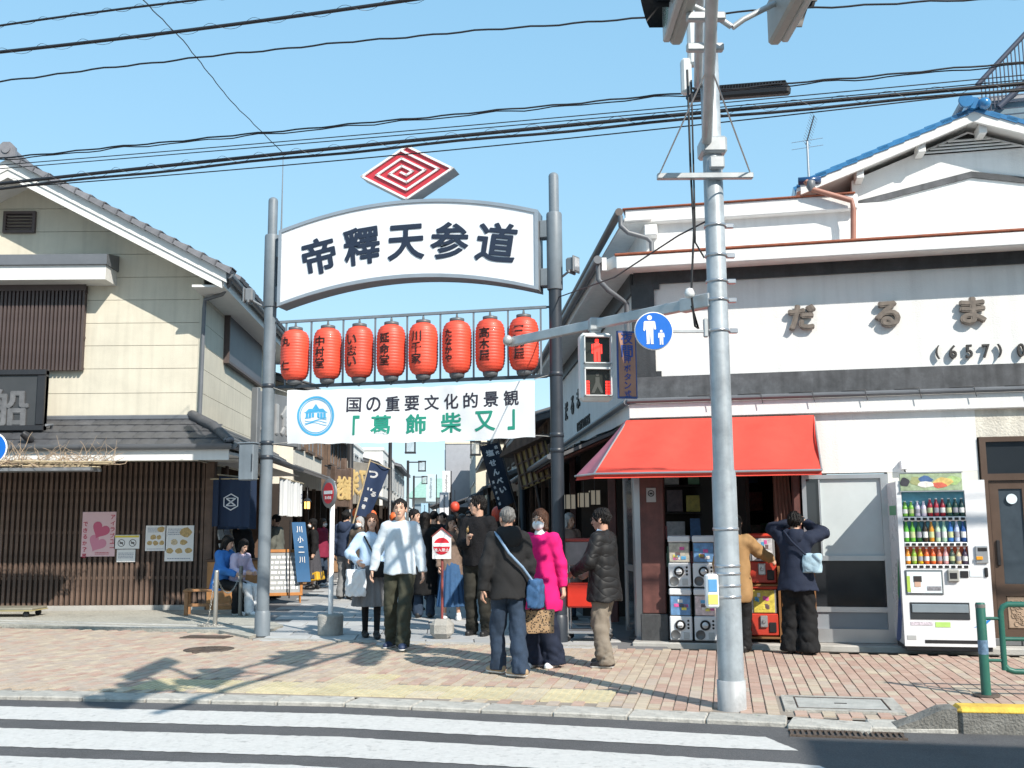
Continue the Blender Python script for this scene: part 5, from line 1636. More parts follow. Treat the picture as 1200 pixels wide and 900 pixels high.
for px, py in ((1009, 196), (1082, 165), (1154, 138)):
    u, z = fp(px, py, V3 - .4); b = MB(); zz = za - .17 - mg * abs(u - ua)
    b.cbox(u - .05, u + .05, V3 - .28, V3 - .002, zz - .10, zz + .03, .006); b.build('purlin_end', m_trim, bld)
# louvre vent and black chevron band on the gable wall
u0v, zv0 = fp(1113, 178, V3 - .02); u1v, _ = fp(1205, 180, V3 - .02)
for k in range(4):
    zz = hz(ua) - .13 - k * .045
    hw_ = (hz(ua) - .03 - zz) / mg
    b = MB(); b.prism([(-.045, zz - .02), (-.001, zz + .012), (-.001, zz + .03), (-.045, zz)], ua - hw_ + V3 * 0, ua + hw_, plane='YZ', M=Matrix.Translation((0, V3, 0))); b.build('louvre', m_trim, bld)
b = MB(); b.prism([(ua - .26 / mg, hz(ua) - .29), (ua + .26 / mg, hz(ua) - .29), (ua, hz(ua) - .03)], V3 - .004, V3 - .001); b.build('vent_opening', m_void, bld)
uA, zA2 = fp(1003, 240, V3); uB, zB2 = fp(1138, 205, V3); th = .085
b = MB(); b.prism([(uA, zA2 - th / 2), (uB, zB2 - th / 2), (uB, zB2 + th / 2), (uA, zA2 + th / 2)], V3 - .03, V3 - .001); b.build('chevron_band', m_bt2, bld)
b = MB(); b.prism([(uB, zB2 - th / 2), (2 * uB - uA, zA2 - th / 2), (2 * uB - uA, zA2 + th / 2), (uB, zB2 + th / 2)], V3 - .03, V3 - .001); b.build('chevron_band', m_bt, bld)
m_rpipe = mat('pipe_rose', (.30, .13, .09), .55, var=.2)
pp = [(fp(x, y, V2 - .2)[0], V2 - .2, fp(x, y, V2 - .2)[1]) for i, (x, y) in enumerate(((944, 212), (952, 222), (998, 235), (1000, 246), (1000, 282)))]
b = MB(); b.tube(pp, .036, 10); b.build('downpipe', m_rpipe, bld)
b = MB(); u, z = fp(950, 217, V2 - .2); b.lathe([(.03, -.08), (.055, -.03), (.06, .05), (.05, .06)], 12, (u, V2 - .2, z)); b.build('rain_head', m_pipe, bld)
# ---- ground floor front
uP0, uP1 = fp(752, 650)[0], fp(780, 650)[0]
zSh = zA - .02
m_pw = mat('post_wood', (.12, .045, .038), .6, var=.3, vs=7, streak=.3)
b = MB(); b.cbox(uP0, uP1, -.12, .16, .36, zSh, .012); b.build('corner_post', m_pw, bld)
b = MB(); b.cbox(uP0 - .02, uP1 + .02, -.14, .18, 0, .36, .01); b.build('post_base', mat('post_granite', (.05, .052, .055), .5, var=.3, vs=25), bld)
uW0 = fp(943, 650)[0]; uD1 = fp(1042, 650)[0]; uW1 = fp(1150, 600)[0]
zDh = fp(1000, 556)[1]
b = MB(); b.box(uW0 - .1, uW1, -.02, .25, zDh + .02, zA); b.build('front_wall', m_stu, bld)
b = MB(); b.box(uD1 + .03, uW1 + .0, -.018, .25, 0, zDh + .018); b.build('front_wall', mat('wall_cream', (.62, .61, .55), .8, var=.06), bld)
b = MB(); b.box(uW1 + .002, UE, -.016, .25, fp(1170, 512)[1], zA); b.build('front_wall', m_stu2, bld)
# step along the front
b = MB(); b.cbox(uc - .1, UE, -.30, .3, -.05, .035, .015); b.build('step', m_conc, bld)
# aluminium door: frame, frosted pane, dark pane, kick panel
def pane(name, u0, u1, z0, z1, v0, v1, m, par=bld):
    b = MB(); b.box(u0, u1, v0, v1, z0, z1); return b.build(name, m, par)
dr = MB()
for q in ((uW0, uW0 + .05, .04, zDh), (uD1 - .06, uD1 + .03, .04, zDh), (uW0 + .05, uD1 - .06, zDh - .05, zDh), (uW0 + .05, uD1 - .06, .04, .20)):
    dr.box(q[0], q[1], -.05, .05, q[2], q[3])
dr = dr.build('aluminium_door', m_alu, bld)
zr1 = fp(990, 654)[1]; zr2 = fp(990, 714)[1]
for z in (zr1, zr2): pane('rail', uW0 + .05, uD1 - .06, z - .03, z + .03, -.045, .04, m_alu, dr)
u1_ = fp(962, 600)[0]
pane('stile', u1_ - .02, u1_ + .0, zr1 + .03, zDh - .05, -.04, .03, m_alu, dr)
pane('pane', uW0 + .05, u1_ - .02, zr1 + .03, zDh - .05, -.01, .0, m_glass, dr)
pane('pane', u1_, uD1 - .06, zr1 + .03, zDh - .05, -.01, .0, mat('frosted_pane', (.50, .55, .56), .35, var=.08, vs=2), dr)
pane('pane', uW0 + .05, uD1 - .06, zr2 + .03, zr1 - .03, -.01, .0, mat('tinted_pane', (.022, .024, .028), .12, var=.1), dr)
pane('kick_panel', uW0 + .05, uD1 - .06, .20, zr2 - .03, -.02, .0, mat('kick_grey', (.24, .27, .30), .45, var=.08), dr)
# brown entrance door at the right edge
uB0 = fp(1152, 600)[0]; zBh = fp(1170, 512)[1]
m_bd = mat('door_bronze', (.095, .062, .045), .4, var=.15, metal=.2)
bd_ = MB()
for q in ((uB0, uB0 + .07, .1, zBh), (uB0 + .07, uB0 + 1.9, zBh - .06, zBh), (uB0 + .07, uB0 + 1.9, zBh - .52, zBh - .44)): bd_.box(q[0], q[1], -.05, .12, q[2], q[3])
bd_ = bd_.build('brown_door', m_bd, bld)
pane('transom_pane', uB0 + .07, uB0 + 1.9, zBh - .44, zBh - .06, .0, .01, m_glass, bd_)
for k in range(2):
    o_ = uB0 + .08 + k * .92
    b = MB()
    for q in ((o_, o_ + .10, .12, zBh - .53), (o_ + .36, o_ + .44, .12, zBh - .53), (o_ + .80, o_ + .90, .12, zBh - .53), (o_ + .10, o_ + .36, .12, .22), (o_ + .10, o_ + .36, .60, .74), (o_ + .10, o_ + .36, zBh - .62, zBh - .53), (o_ + .44, o_ + .80, .12, .22), (o_ + .44, o_ + .80, .60, .74), (o_ + .44, o_ + .80, zBh - .62, zBh - .53)):
        b.box(q[0], q[1], -.02, .04, q[2], q[3])
    lf = b.build('door_leaf', m_bd, bd_)
    for (a, c) in ((o_ + .10, o_ + .36), (o_ + .44, o_ + .80)):
        pane('pane', a, c, .74, zBh - .62, .0, .01, mat('door_glass', (.045, .06, .075), .15, var=.15, vs=6), bd_)
        b = MB(); b.cbox(a, c, -.01, .03, .22, .60, .02)
        for i in range(26):
            x = random.uniform(a + .05, c - .05); z = random.uniform(.28, .54)
            b.tube([(x + .03 * math.cos(w), -.014, z + .03 * math.sin(w)) for w in np.linspace(0, 5, 6)], .006, 4, False)
        b.build('carved_panel', mat('carved_tan', (.33, .24, .17), .6, var=.2, vs=14), bd_)
    b = MB(); b.cbox(o_ + .03, o_ + .07, -.05, -.02, .95, 1.25, .01); b.build('pull', m_blk, bd_)
b = MB(); b.prism([(uB0 + .32 + .06 * math.cos(w), zBh - .74 + .06 * math.sin(w)) for w in np.linspace(0, 2 * PI, 21)[:-1]], -.026, -.021); b.build('round_sticker', mat('sticker_pale', (.6, .7, .75), .5), bd_)
for k in range(7):
    b = MB(); b.cbox(uB0 + k * .31, uB0 + k * .31 + .30, -.07, .1, .035, .12, .01); b.build('threshold_tile', mat('threshold_grey', (.12, .125, .13), .6, var=.2, rnd=.15), bld)
# ---- shop room behind the opening
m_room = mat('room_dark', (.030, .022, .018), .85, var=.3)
rx0, rx1, rd = uP1 + .0, uW0 - .0, 3.2
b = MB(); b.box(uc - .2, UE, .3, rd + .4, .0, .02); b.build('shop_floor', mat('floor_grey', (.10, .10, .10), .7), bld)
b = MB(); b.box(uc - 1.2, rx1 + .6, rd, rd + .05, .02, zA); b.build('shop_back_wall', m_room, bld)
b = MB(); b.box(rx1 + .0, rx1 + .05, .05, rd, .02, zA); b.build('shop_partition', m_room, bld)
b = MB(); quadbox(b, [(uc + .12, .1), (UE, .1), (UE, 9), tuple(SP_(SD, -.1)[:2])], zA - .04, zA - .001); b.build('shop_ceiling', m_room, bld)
for k in range(5):
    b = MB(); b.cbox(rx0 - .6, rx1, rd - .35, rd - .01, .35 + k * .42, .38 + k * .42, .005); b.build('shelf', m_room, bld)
b = MB(); b.cbox(rx1 - .12, rx1 - .02, -.03, .08, .04, zA, .02); b.build('door_jamb', m_pw, bld)
cur = MB(); vs = []
for j in range(13):
    for i in range(17):
        vs.append((rx1 - .34 + .3 * i / 16 * (1 - .35 * math.sin(j / 12 * 2.4)), .1 + .03 * math.sin(i * 1.9), .95 + j * (zA - .97) / 12))
fs = [(j * 17 + i, j * 17 + i + 1, (j + 1) * 17 + i + 1, (j + 1) * 17 + i) for j in range(12) for i in range(16)]
cur.add(vs, fs, True); cur.build('curtain', mat('curtain_brown', (.16, .085, .065), .85, var=.15), bld)
# notice on the post
u, z = fp(763, 580, -.13)
t = thing('notice_plate', 'small pale notice plate on the brown corner post under the awning', 'notice', RO + RU * u + RN * -.127 + Vector((0, 0, z)), RA)
b = MB(); b.cbox(-.06, .06, -.006, 0, -.09, .09, .003); b.build('plate', mat('plate_grey', (.35, .36, .36), .5), t)
b = MB()
for k in range(20):
    a, e = 2 * PI * k / 20, 2 * PI * (k + 1) / 20
    b.add([(r * math.cos(q), -.008, .02 + r * math.sin(q)) for r, q in ((.03, a), (.042, a), (.042, e), (.03, e))], [(0, 1, 2, 3)])
b.box(-.02, .02, -.009, -.006, .005, .03); b.build('emblem', m_blk, t)
# goods in the dark shop
MAG = [(.5, .45, .4), (.4, .1, .1), (.1, .2, .4), (.5, .4, .1), (.2, .35, .2), (.55, .5, .5), (.15, .1, .1)]
for k in range(26):
    r = k % 4; u = rx0 - .3 + (k // 4) * (rx1 - rx0 + .2) / 6.5 + random.uniform(-.05, .05)
    q = RO + RU * u + RN * (rd - .25) + Vector((0, 0, .80 + r * .42))
    o = MB(); w, h = random.uniform(.09, .16), random.uniform(.2, .34)
    o.cbox(-w, w, -.04, .04, 0, h, .004, M=Matrix.Rotation(-.15, 4, 'X'))
    tag(o.build('boxed_toy', mat('goods_%d' % (k % 7), MAG[k % 7], .5, var=.3, vs=14), None, q, RA), '%s box, %s from the left on the %s goods shelf in the dark shop' % (('cream', 'red', 'blue', 'ochre', 'green', 'pale', 'dark brown')[k % 7], ('first', 'second', 'third', 'fourth', 'fifth', 'sixth', 'seventh')[k // 4], ('lowest', 'second', 'third', 'top')[r]), 'box', 'goods on the dark shop shelves')

# ---- red awning (hung on the building: a part of it)
aw = thing('red_awning', 'red cloth awning sloping over the corner shop front', 'awning', RO, RA)
m_aw = mat('awning_red', (.62, .062, .040), .7, var=.07, vs=3, bump=.12, bs=9, stain=(.12, 1.6, .45, .7), streak=.06)
m_aw2 = mat('awning_purple', (.30, .10, .14), .6, var=.15, vs=5)  # side flap: a darker, more purple red than the canopy
T0 = Vector((*(lambda q: (q[0], -.12))(fp(734, 492, -.12)), fp(734, 492, -.12)[1])); T1 = Vector((fp(954, 487, -.12)[0], -.12, fp(954, 487, -.12)[1]))
AV = -1.0
B0 = Vector((fp(696, 557, AV)[0], AV, fp(696, 557, AV)[1])); B1 = Vector((fp(963, 549, AV)[0], AV, fp(963, 549, AV)[1]))
B0.z = B1.z = (B0.z + B1.z) / 2; T0.z = T1.z = (T0.z + T1.z) / 2
C0 = Vector((fp(674, 562, -.45)[0], -.45, B0.z)); 
def sheet(name, P00, P10, P11, P01, m, nx=40, nz=14, amp=.012, th=.006):
    q = MB(); vs = []
    nrm = (P10 - P00).cross(P01 - P00).normalized()
    for j in range(nz + 1):
        for i in range(nx + 1):
            s, t_ = i / nx, j / nz
            p = P00.lerp(P10, s).lerp(P01.lerp(P11, s), t_)
            w = amp * math.sin(s * nx * .35 + 2) * t_ * (1 - t_) * 2 - .03 * math.sin(PI * t_) + amp * .6 * math.sin(s * 9 + t_ * 4) * (1 - t_)
            vs.append(p + nrm * w)
    fs = [(j * (nx + 1) + i, j * (nx + 1) + i + 1, (j + 1) * (nx + 1) + i + 1, (j + 1) * (nx + 1) + i) for j in range(nz) for i in range(nx)]
    q.add(vs, fs, True); q.add([v - nrm * th for v in vs], [f[::-1] for f in fs], True)
    return q.build(name, m, aw)
sheet('canopy', B0, B1, T1, T0, m_aw, 70, 20, .022)
sheet('side_flap', C0, B0, T0, T0 + Vector((-.03, .10, 0)), m_aw2, 12, 12, .02)
v_ = Vector((0, 0, -.055))
sheet('valance', B0 + v_, B1 + v_, B1, B0, m_aw, 60, 3, .01); sheet('valance', C0 + v_, B0 + v_, B0, C0, m_aw, 12, 3, .01)
b = MB(); b.tube([C0, B0, B1], .014, 8); b.tube([B1, T1 + Vector((0, 0, -.03))], .012, 8); b.tube([B0, T0 + Vector((0, 0, -.02))], .012, 8)
for k in range(1, 4):
    b.tube([B0.lerp(B1, k / 4), T0.lerp(T1, k / 4) + Vector((0, .1, -.6))], .012, 8)
b.build('frame', m_alu, aw)
sheet('end_flap', B1 + Vector((.0, .02, 0)), Vector((T1.x, -.13, B1.z)), T1 + Vector((.0, -.01, .0)), T1, m_aw, 8, 8, .0)

# ---- canopy roof and shop front along the street side
b = MB()
zt_, zb_ = zA - .02, zA - .42
q = [SP_(.9, .06, zt_), SP_(SD, .06, zt_), SP_(SD, 1.0, zb_), SP_(.9, 1.0, zb_)]
b.add(q + [v - Vector((0, 0, .05)) for v in q], [(0, 1, 2, 3), (7, 6, 5, 4), (0, 3, 7, 4), (3, 2, 6, 7), (2, 1, 5, 6)]); b.build('side_canopy', m_tdark, bld)
tl = MB()
for k in range(32):
    for r in range(3):
        d0 = .92 + k * .265; f0, f1 = r / 3, (r + 1) / 3
        a = SP_(d0, .06 + .94 * f0, zt_ + (zb_ - zt_) * f0 + .012); c = SP_(d0, .06 + .94 * f1 + .02, zt_ + (zb_ - zt_) * f1 + .035)
        e = SLc * .25
        tl.add([a, a + e, c + e, c, c - Vector((0, 0, .05)), c + e - Vector((0, 0, .05))], [(0, 1, 2, 3), (3, 2, 5, 4)])
stuff(tl.build('canopy_tiles', m_tdark, bld))
b = MB(); b.tube([SP_(.85, 1.05, zb_), SP_(SD, 1.05, zb_)], .04, 8); b.build('canopy_gutter', m_pipe, bld)
for k in range(22):
    b = MB(); d0 = 1.0 + k * .38; b.tube([SP_(d0, .1, zt_ - .09), SP_(d0, .98, zb_ - .07)], .022, 5); b.build('rafter', m_pw, bld)
for d_ in (.30, 2.4, 4.8, 7.2, 9.3):
    b = MB(); p = SP_(d_, -.05); b.cbox(p.x - .06, p.x + .06, p.y - .06, p.y + .06, 0.02, zA, .01); b.build('side_post', m_pw if d_ > .5 else m_alu, bld)
b = MB(); sidebox(b, .2, SD, -1.5, -1.45, .02, zA); b.build('side_inner_wall', m_room, bld)
b = MB(); quadbox(b, [tuple(SP_(SD, 0)[:2]), tuple(SP_(SD, -2)[:2]), tuple(SP_(SD + .05, -2)[:2]), tuple(SP_(SD + .05, 0)[:2])][::-1], .0, zA); b.build('side_end_wall', m_room, bld)
# glass leaf folded beside the post
b = MB(); sidebox(b, .35, 1.05, -.03, .0, .1, 2.05); b.build('glass_leaf', mat('leaf_glass', (.05, .055, .06), .12, var=.1), bld)
for q in ((.33, .39), (1.0, 1.06)):
    b = MB(); sidebox(b, q[0], q[1], -.05, .02, .04, 2.1); b.build('leaf_stile', m_alu, bld)
b = MB(); sidebox(b, .39, 1.0, -.045, .015, .85, .93); b.build('leaf_rail', m_alu, bld)
# antenna
q = RO + RU * fp(947, 190, 3.5)[0] + RN * 3.5
zt_ = fp(950, 136, 3.5)[1]; zb_ = fp(947, 205, 3.5)[1]; zj = fp(945, 166, 3.5)[1]
t = thing('tv_antenna', 'thin television antenna on the roof left of the blue gable', 'antenna', (q.x, q.y, zb_ - .6), RA)
b = MB(); b.tube([(0, 0, 0), (0, 0, zj - zb_ + .6)], .02, 8); b.build('mast', m_alu, t)
zz = zj - zb_ + .6
b = MB(); b.tube([(-.02, 0, zz - .05), (.13, 0, zt_ - zb_ + .6)], .012, 6); b.build('boom', m_blk, t)
for k in range(12):
    f_ = k / 11; x = -.02 + .15 * f_; z = zz - .05 + (zt_ - zj + .05) * f_
    b = MB(); w = .07 + .0 * k; b.tube([(x - w, -.25, z - .02), (x + w, .25, z + .02)], .004, 4); b.build('element', m_alu, t)
for s_ in (-1, 1):
    b = MB(); b.tube([(-.25, 0, zz + .06 * s_ - .06), (.25, 0, zz + .06 * s_ - .02)], .005, 4); b.build('element', m_alu, t)
# outside camera box over the vending machine
u, z = fp(1060, 545, -.1)
t = thing('wall_socket', 'small white outlet box with cable on the wall above the vending machine', 'outlet', RO + RU * u + RN * -.02 + Vector((0, 0, z)), RA)
b = MB(); b.cbox(-.045, .045, -.09, .0, -.05, .06, .01); b.build('case', m_wht, t)
b = MB(); b.tube([(0, -.05, -.05), (.02, -.06, -.12), (.01, -.08, -.3)], .008, 6); b.build('cord', m_blk, t)

# ---- vending machine
uv0, _ = fp(1056, 660, -.45); uv1, _ = fp(1152, 660, -.45)
vz = fp(1100, 563, -.45)[1]
VF = -.72
uv0 = fp(1055, 660, VF)[0]; uv1 = fp(1160, 655, VF)[0]
vz = fp(1100, 563, VF)[1]
vm = thing('vending_machine', 'white drinks vending machine with three rows of bottles beside the brown door', 'vending machine', RO + RU * uv0 + RN * VF, RA)
W, Dp, Hv, z0 = uv1 - uv0, .70, vz, .09
m_vm = mat('vending_white', (.66, .67, .69), .28, var=.02, coat=.3)
b = MB(); b.cbox(0, W, .06, Dp, z0, Hv, .012); b.build('cabinet', m_vm, vm)
b = MB()
def vmz(py): return fp(1100, py, VF)[1]
def vmx(px, py=650): return fp(px, py, VF)[0] - uv0
wx0, wx1, wz0, wz1 = .06, W * .775, vmz(662), vmz(575)
wx0 = vmx(1051, 575); 
# door skin with a window cut-out
sx0, sx1 = .055, W * .77
for q in ((0, W, z0, wz0), (0, W, wz1, Hv), (0, sx0, wz0, wz1), (sx1, W, wz0, wz1)): b.box(q[0], q[1], 0, .06, q[2], q[3])
b.build('door_skin', m_vm, vm)
b = MB(); b.box(sx0, sx1, .052, .058, wz0, wz1); b.build('display_back', mat('display_blue', (.10, .32, .42), .5, var=.2, vs=6), vm)
rows = [(vmz(598), 0), (vmz(630), 1), (vmz(662) + .03, 2)]
rowz = [vmz(606) + .012, vmz(636) + .012, vmz(664) + .03]
BT = [['#7ab648', '#7ab648', '#c9c3d8', '#d0c8da', '#8c2030', '#9c2838', '#8c2030', '#24483c', '#1c3c34', '#1c3a38'],
      ['#5aa83c', '#68b040', '#2c5a30', '#3a3226', '#c88a2c', '#b8d0b0', '#a8ccb0', '#3f78c0', '#b8c4e0', '#234a86'],
      ['#e08a28', '#8cae3a', '#c8a020', '#e0662a', '#e0622a', '#c87860', '#d8a0a0', '#4a5a50', '#cbb690', '#4a3c50']]
for r in range(3):
    zz = rowz[r]
    b = MB(); b.cbox(sx0, sx1, -.005, .05, zz - .055, zz - .005, .008); sh_ = b.build('button_rail', m_wht, vm)
    if r == 2:
        b = MB(); b.box(sx0, sx1, .046, .051, zz, zz + .235); b.build('hot_panel', mat('hot_red', (.52, .09, .03), .5, var=.3, vs=9), vm)
    for k in range(10):
        x = sx0 + .035 + k * (sx1 - sx0 - .07) / 9; rr = (sx1 - sx0) / 22.5
        hh = [.19, .225, .17][r] * (1 if not (r == 0 and k < 4) else .85)
        c = MB(); c.lathe([(rr * .9, 0), (rr, .01), (rr, hh * .62), (rr * .8, hh * .72), (rr * .42, hh * .88), (rr * .42, hh)], 10, (x, .022, zz)); bo = c.build('dummy_bottle', mat('drink_' + BT[r][k][1:], BT[r][k], .3, var=.12, vs=25), vm)
        c = MB(); c.lathe([(rr * .46, hh), (rr * .46, hh + .012)], 8, (x, .022, zz)); c.build('cap', m_wht, bo); c = MB(); c.lathe([(rr * 1.02, hh * .2), (rr * 1.02, hh * .5)], 10, (x, .022, zz)); c.build('label_band', mat('drink_label%d' % (k % 3), [(.7, .7, .68), (.5, .55, .3), (.3, .3, .35)][k % 3], .4), bo)
        c = MB(); c.cbox(x - rr * .75, x + rr * .75, -.012, -.004, zz - .045, zz - .016, .006); c.build('button', m_blk, sh_)
b = MB(); b.box(sx0, sx1, .0, .004, wz0, wz1)
gl = mat('vending_glass', (1, 1, 1), .02, var=0, trans=1.0)
gl.node_tree.nodes['Principled BSDF'].inputs['IOR'].default_value = 1.05
b.build('window_pane', gl, vm)
# header poster
b = MB(); b.cbox(sx0 - .01, sx1 - .02, -.02, -.002, Hv - .115, Hv + .085, .004); hd = b.build('header_board', mat('header_green', (.30, .38, .24), .5, var=.35, vs=16), vm)
b = MB()
for q in ((sx0 - .02, sx1 - .01, Hv + .085, Hv + .097), (sx0 - .02, sx1 - .01, Hv - .127, Hv - .115)): b.box(q[0], q[1], -.026, -.001, q[2], q[3])
b.build('header_frame', m_alu, hd)
for (x, z, w, h, c_) in ((.33, .04, .16, .10, (.06, .12, .26)), (.52, .0, .24, .14, (.62, .45, .15)), (.47, -.04, .20, .08, (.55, .12, .08)), (.63, .02, .18, .14, (.35, .5, .2)), (.34, -.03, .20, .09, (.68, .66, .62)), (.36, .015, .09, .07, (.52, .33, .24)), (.22, .02, .13, .13, (.30, .32, .15)), (.10, .01, .11, .13, (.04, .04, .05))):
    c = MB(); c.prism([(x * (sx1) / .75 + w / 2 * math.cos(a) * random.uniform(.7, 1.1), Hv - .02 + z * .8 + h / 2.3 * math.sin(a) * random.uniform(.7, 1.1)) for a in np.linspace(0, 2 * PI, 12)[:-1]], -.0225 - random.random() * .001, -.0205)
    c.build('header_picture', mat('hdr_%d' % int(c_[0] * 100), c_, .5, var=.3, vs=20), hd)
# coin panel, poster, reader, pickup slot, base
def vbox(name, px0, py0, px1, py1, v0, v1, m, ch=.006, par=None):
    xa, xb = vmx(px0, py0), vmx(px1, py1); c = MB(); c.cbox(xa, xb, v0, v1, vmz(py1), vmz(py0), ch); return c.build(name, m, par or vm)
cp = vbox('coin_panel', 1142, 640, 1158, 660, -.025, .0, m_alu)
vbox('coin_slot', 1145, 642, 1156, 646, -.03, -.024, m_blk, .002, cp); vbox('coin_lever', 1143, 652, 1151, 656, -.04, -.024, mat('lever_orange', (.7, .3, .02), .4), .004, cp)
ps = vbox('poster_window', 1060, 668, 1106, 697, -.012, .0, mat('pw_dark', (.10, .12, .13), .3), .01)
vbox('poster_sheet', 1062, 670, 1104, 695, -.016, -.012, mat('pw_sheet', (.62, .68, .72), .5, var=.1), .002, ps)
vbox('portrait_hair', 1070, 675, 1080, 682, -.022, -.017, mat('hair_ink', (.03, .025, .025), .5), .004, ps); vbox('portrait_face', 1071, 680, 1079, 688, -.021, -.0165, mat('face_tan', (.5, .33, .25), .5), .006, ps)
vbox('portrait_shirt', 1067, 689, 1083, 695, -.021, -.0165, m_wht, .004, ps); vbox('green_strip', 1062, 675, 1067, 694, -.0195, -.0165, mat('pw_green', (.35, .5, .08), .5), .002, ps)
vbox('picture_row', 1086, 687, 1103, 692, -.0195, -.0165, mat('pw_pic', (.2, .2, .22), .5, var=.5, vs=40), .002, ps)
rd_ = vbox('card_reader', 1109, 667, 1124, 682, -.04, .0, mat('reader_grey', (.30, .30, .28), .5), .014); vbox('reader_face', 1112, 671, 1121, 678, -.044, -.04, m_blk, .006, rd_)
vbox('screen', 1125, 669, 1135, 677, -.01, .0, m_blk, .004); vbox('instruction_strip', 1136, 668, 1152, 676, -.006, .0, mat('strip_pale', (.6, .65, .68), .5), .002)
vbox('lock', 1153, 665, 1158, 676, -.02, .0, m_blk, .008)
pk = vbox('pickup_recess', 1066, 706, 1137, 726, -.010, .004, mat('pickup_dark', (.03, .035, .04), .4), .004)
vbox('pickup_flap', 1068, 708, 1135, 718, -.022, -.010, mat('flap_grey', (.20, .24, .27), .25, var=.1), .006, pk)
vbox('sticker', 1067, 729, 1093, 733, -.004, .0, mat('stick1', (.5, .45, .5), .5, var=.5, vs=60), .001); vbox('sticker', 1096, 729, 1114, 735, -.004, .0, mat('stick2', (.40, .62, .16), .5, var=.2), .001)
vbox('data_plate', 1063, 745, 1074, 750, -.004, .0, mat('plate_grey', (.35, .36, .36)), .001)
vbox('base_slot', 1084, 750, 1154, 754, -.004, .0, m_blk, .001)
b = MB(); b.cbox(.02, W - .02, .05, Dp, 0.035, z0, .005); b.build('plinth', mat('plinth_dark', (.06, .06, .065), .6), vm)
# printed waves on the side: green / blue bands
b = MB(); b.prism([(.1, .4), (.25, .15), (.4, .1), (.58, .1), (.4, .35), (.25, .62), (.12, .95)], -.003, -.0005, plane='YZ'); b.build('side_graphic', mat('graphic_blue', (.03, .08, .30), .4), vm)
b = MB(); b.prism([(.1, .75), (.2, .58), (.28, .65), (.12, 1.05)], -.005, -.003, plane='YZ'); b.build('side_graphic', mat('graphic_green', (.06, .30, .12), .4), vm)
b = MB(); b.prism([(.08, 1.55), (.55, 1.55), (.55, 1.66), (.08, 1.66)], -.003, -.0005, plane='YZ'); b.build('side_graphic', mat('graphic_green', (.06, .30, .12)), vm)
c = MB(); c.prism([(W - .22, .30), (W - .10, .36), (W - .03, .42), (W - .03, .39), (W - .10, .325)], -.003, -.0005); c.build('front_graphic', mat('graphic_azure', (.03, .22, .60), .4), vm)

# ---- capsule toy machines
m_gw = mat('capsule_white', (.66, .68, .70), .4, var=.06)
m_gr = mat('capsule_red', (.50, .045, .025), .4, var=.12)
CARD = [(.45, .42, .35), (.62, .52, .62), (.12, .25, .45), (.62, .50, .50), (.6, .55, .55), (.6, .48, .08), (.5, .5, .52), (.55, .4, .15)]
def toy_white(u, z, v, card, label):
    t = thing('capsule_machine', label, 'capsule machine', RO + RU * u + RN * v + Vector((0, 0, z)), RA, 'white capsule toy machines')
    w, h = .135, .62
    b = MB(); b.cbox(-w, w, 0, .38, 0, .29, .012); b.build('body', m_gw, t)
    b = MB(); b.cbox(-w + .005, w - .005, .03, .36, .29, .54, .008); b.build('drum', mat('drum_clear', (.16, .17, .17), .2), t)
    b = MB(); b.cbox(-w, w, -.01, .38, .54, h, .012); b.build('lid', m_gw, t)
    b = MB(); b.cbox(-w + .015, w - .015, .012, .029, .30, .53, .004); cd_ = b.build('card', mat('card_%d' % card, CARD[card], .5, var=.35, vs=18), t)
    for k in range(7):
        c = MB(); x, zz = random.uniform(-.08, .08), random.uniform(.34, .48); c.cbox(x - .03, x + .03, .007, .012, zz - .02, zz + .02, .004)
        c.build('card_picture', mat('card_bit%d' % (k % 5), [(.6, .1, .3), (.1, .35, .6), (.7, .6, .1), (.15, .1, .1), (.7, .68, .66)][k % 5], .5, var=.3, vs=30), cd_)
    b = MB(); b.lathe([(.06, -.012), (.062, -.018), (.050, -.02), (.048, -.012)], 22, (-.005, 0, .185), ax='Y'); dl = b.build('dial_ring', m_blk, t)
    b = MB(); b.lathe([(.001, -.03), (.035, -.028), (.04, -.005)], 18, (-.005, 0, .185), ax='Y'); b.cbox(-.04, .03, -.045, -.028, .178, .192, .004); b.build('dial', m_gw, dl)
    b = MB(); b.lathe([(.001, -.004), (.048, -.004), (.055, -.012), (.058, -.002)], 20, (-.065, 0, .07), ax='Y'); b.build('outlet', mat('outlet_grey', (.10, .105, .11), .3), t)
    b = MB(); b.cbox(.03, .10, -.006, 0, .02, .10, .006); b.build('coin_return', mat('return_grey', (.45, .46, .46), .5), t)
    for zz in (.15, .19, .235):
        b = MB(); b.lathe([(.001, -.008), (.012, -.006), (.014, 0)], 10, (.09, 0, zz), ax='Y'); b.build('knob', m_blk, t)
    return t
gu = [fp(797, 700, -.28)[0], fp(826, 700, -.28)[0], fp(855, 700, -.28)[0]]
gz = .06
WH = [('upper white capsule machine next to the brown post', 'lower white capsule machine next to the brown post'), ('upper white capsule machine in the second stack from the post', 'lower white capsule machine in the second stack from the post'), ('upper white capsule machine mostly hidden by the signal pole', 'lower white capsule machine mostly hidden by the signal pole')]
k = 0
for i, u in enumerate(gu):
    toy_white(u, gz + .64, -.25, k % 5, WH[i][0]); toy_white(u, gz, -.28, (k + 1) % 5 + (1 if i == 0 else 0), WH[i][1]); k += 2
t = thing('machine_stand', 'low black stand under the white capsule machines', 'stand', RO + RU * (gu[0] - .15) + RN * -.26, RA)
b = MB(); b.cbox(0, gu[2] - gu[0] + .3, -.02, .4, .035, .058, .005); b.build('plate', m_blk, t)
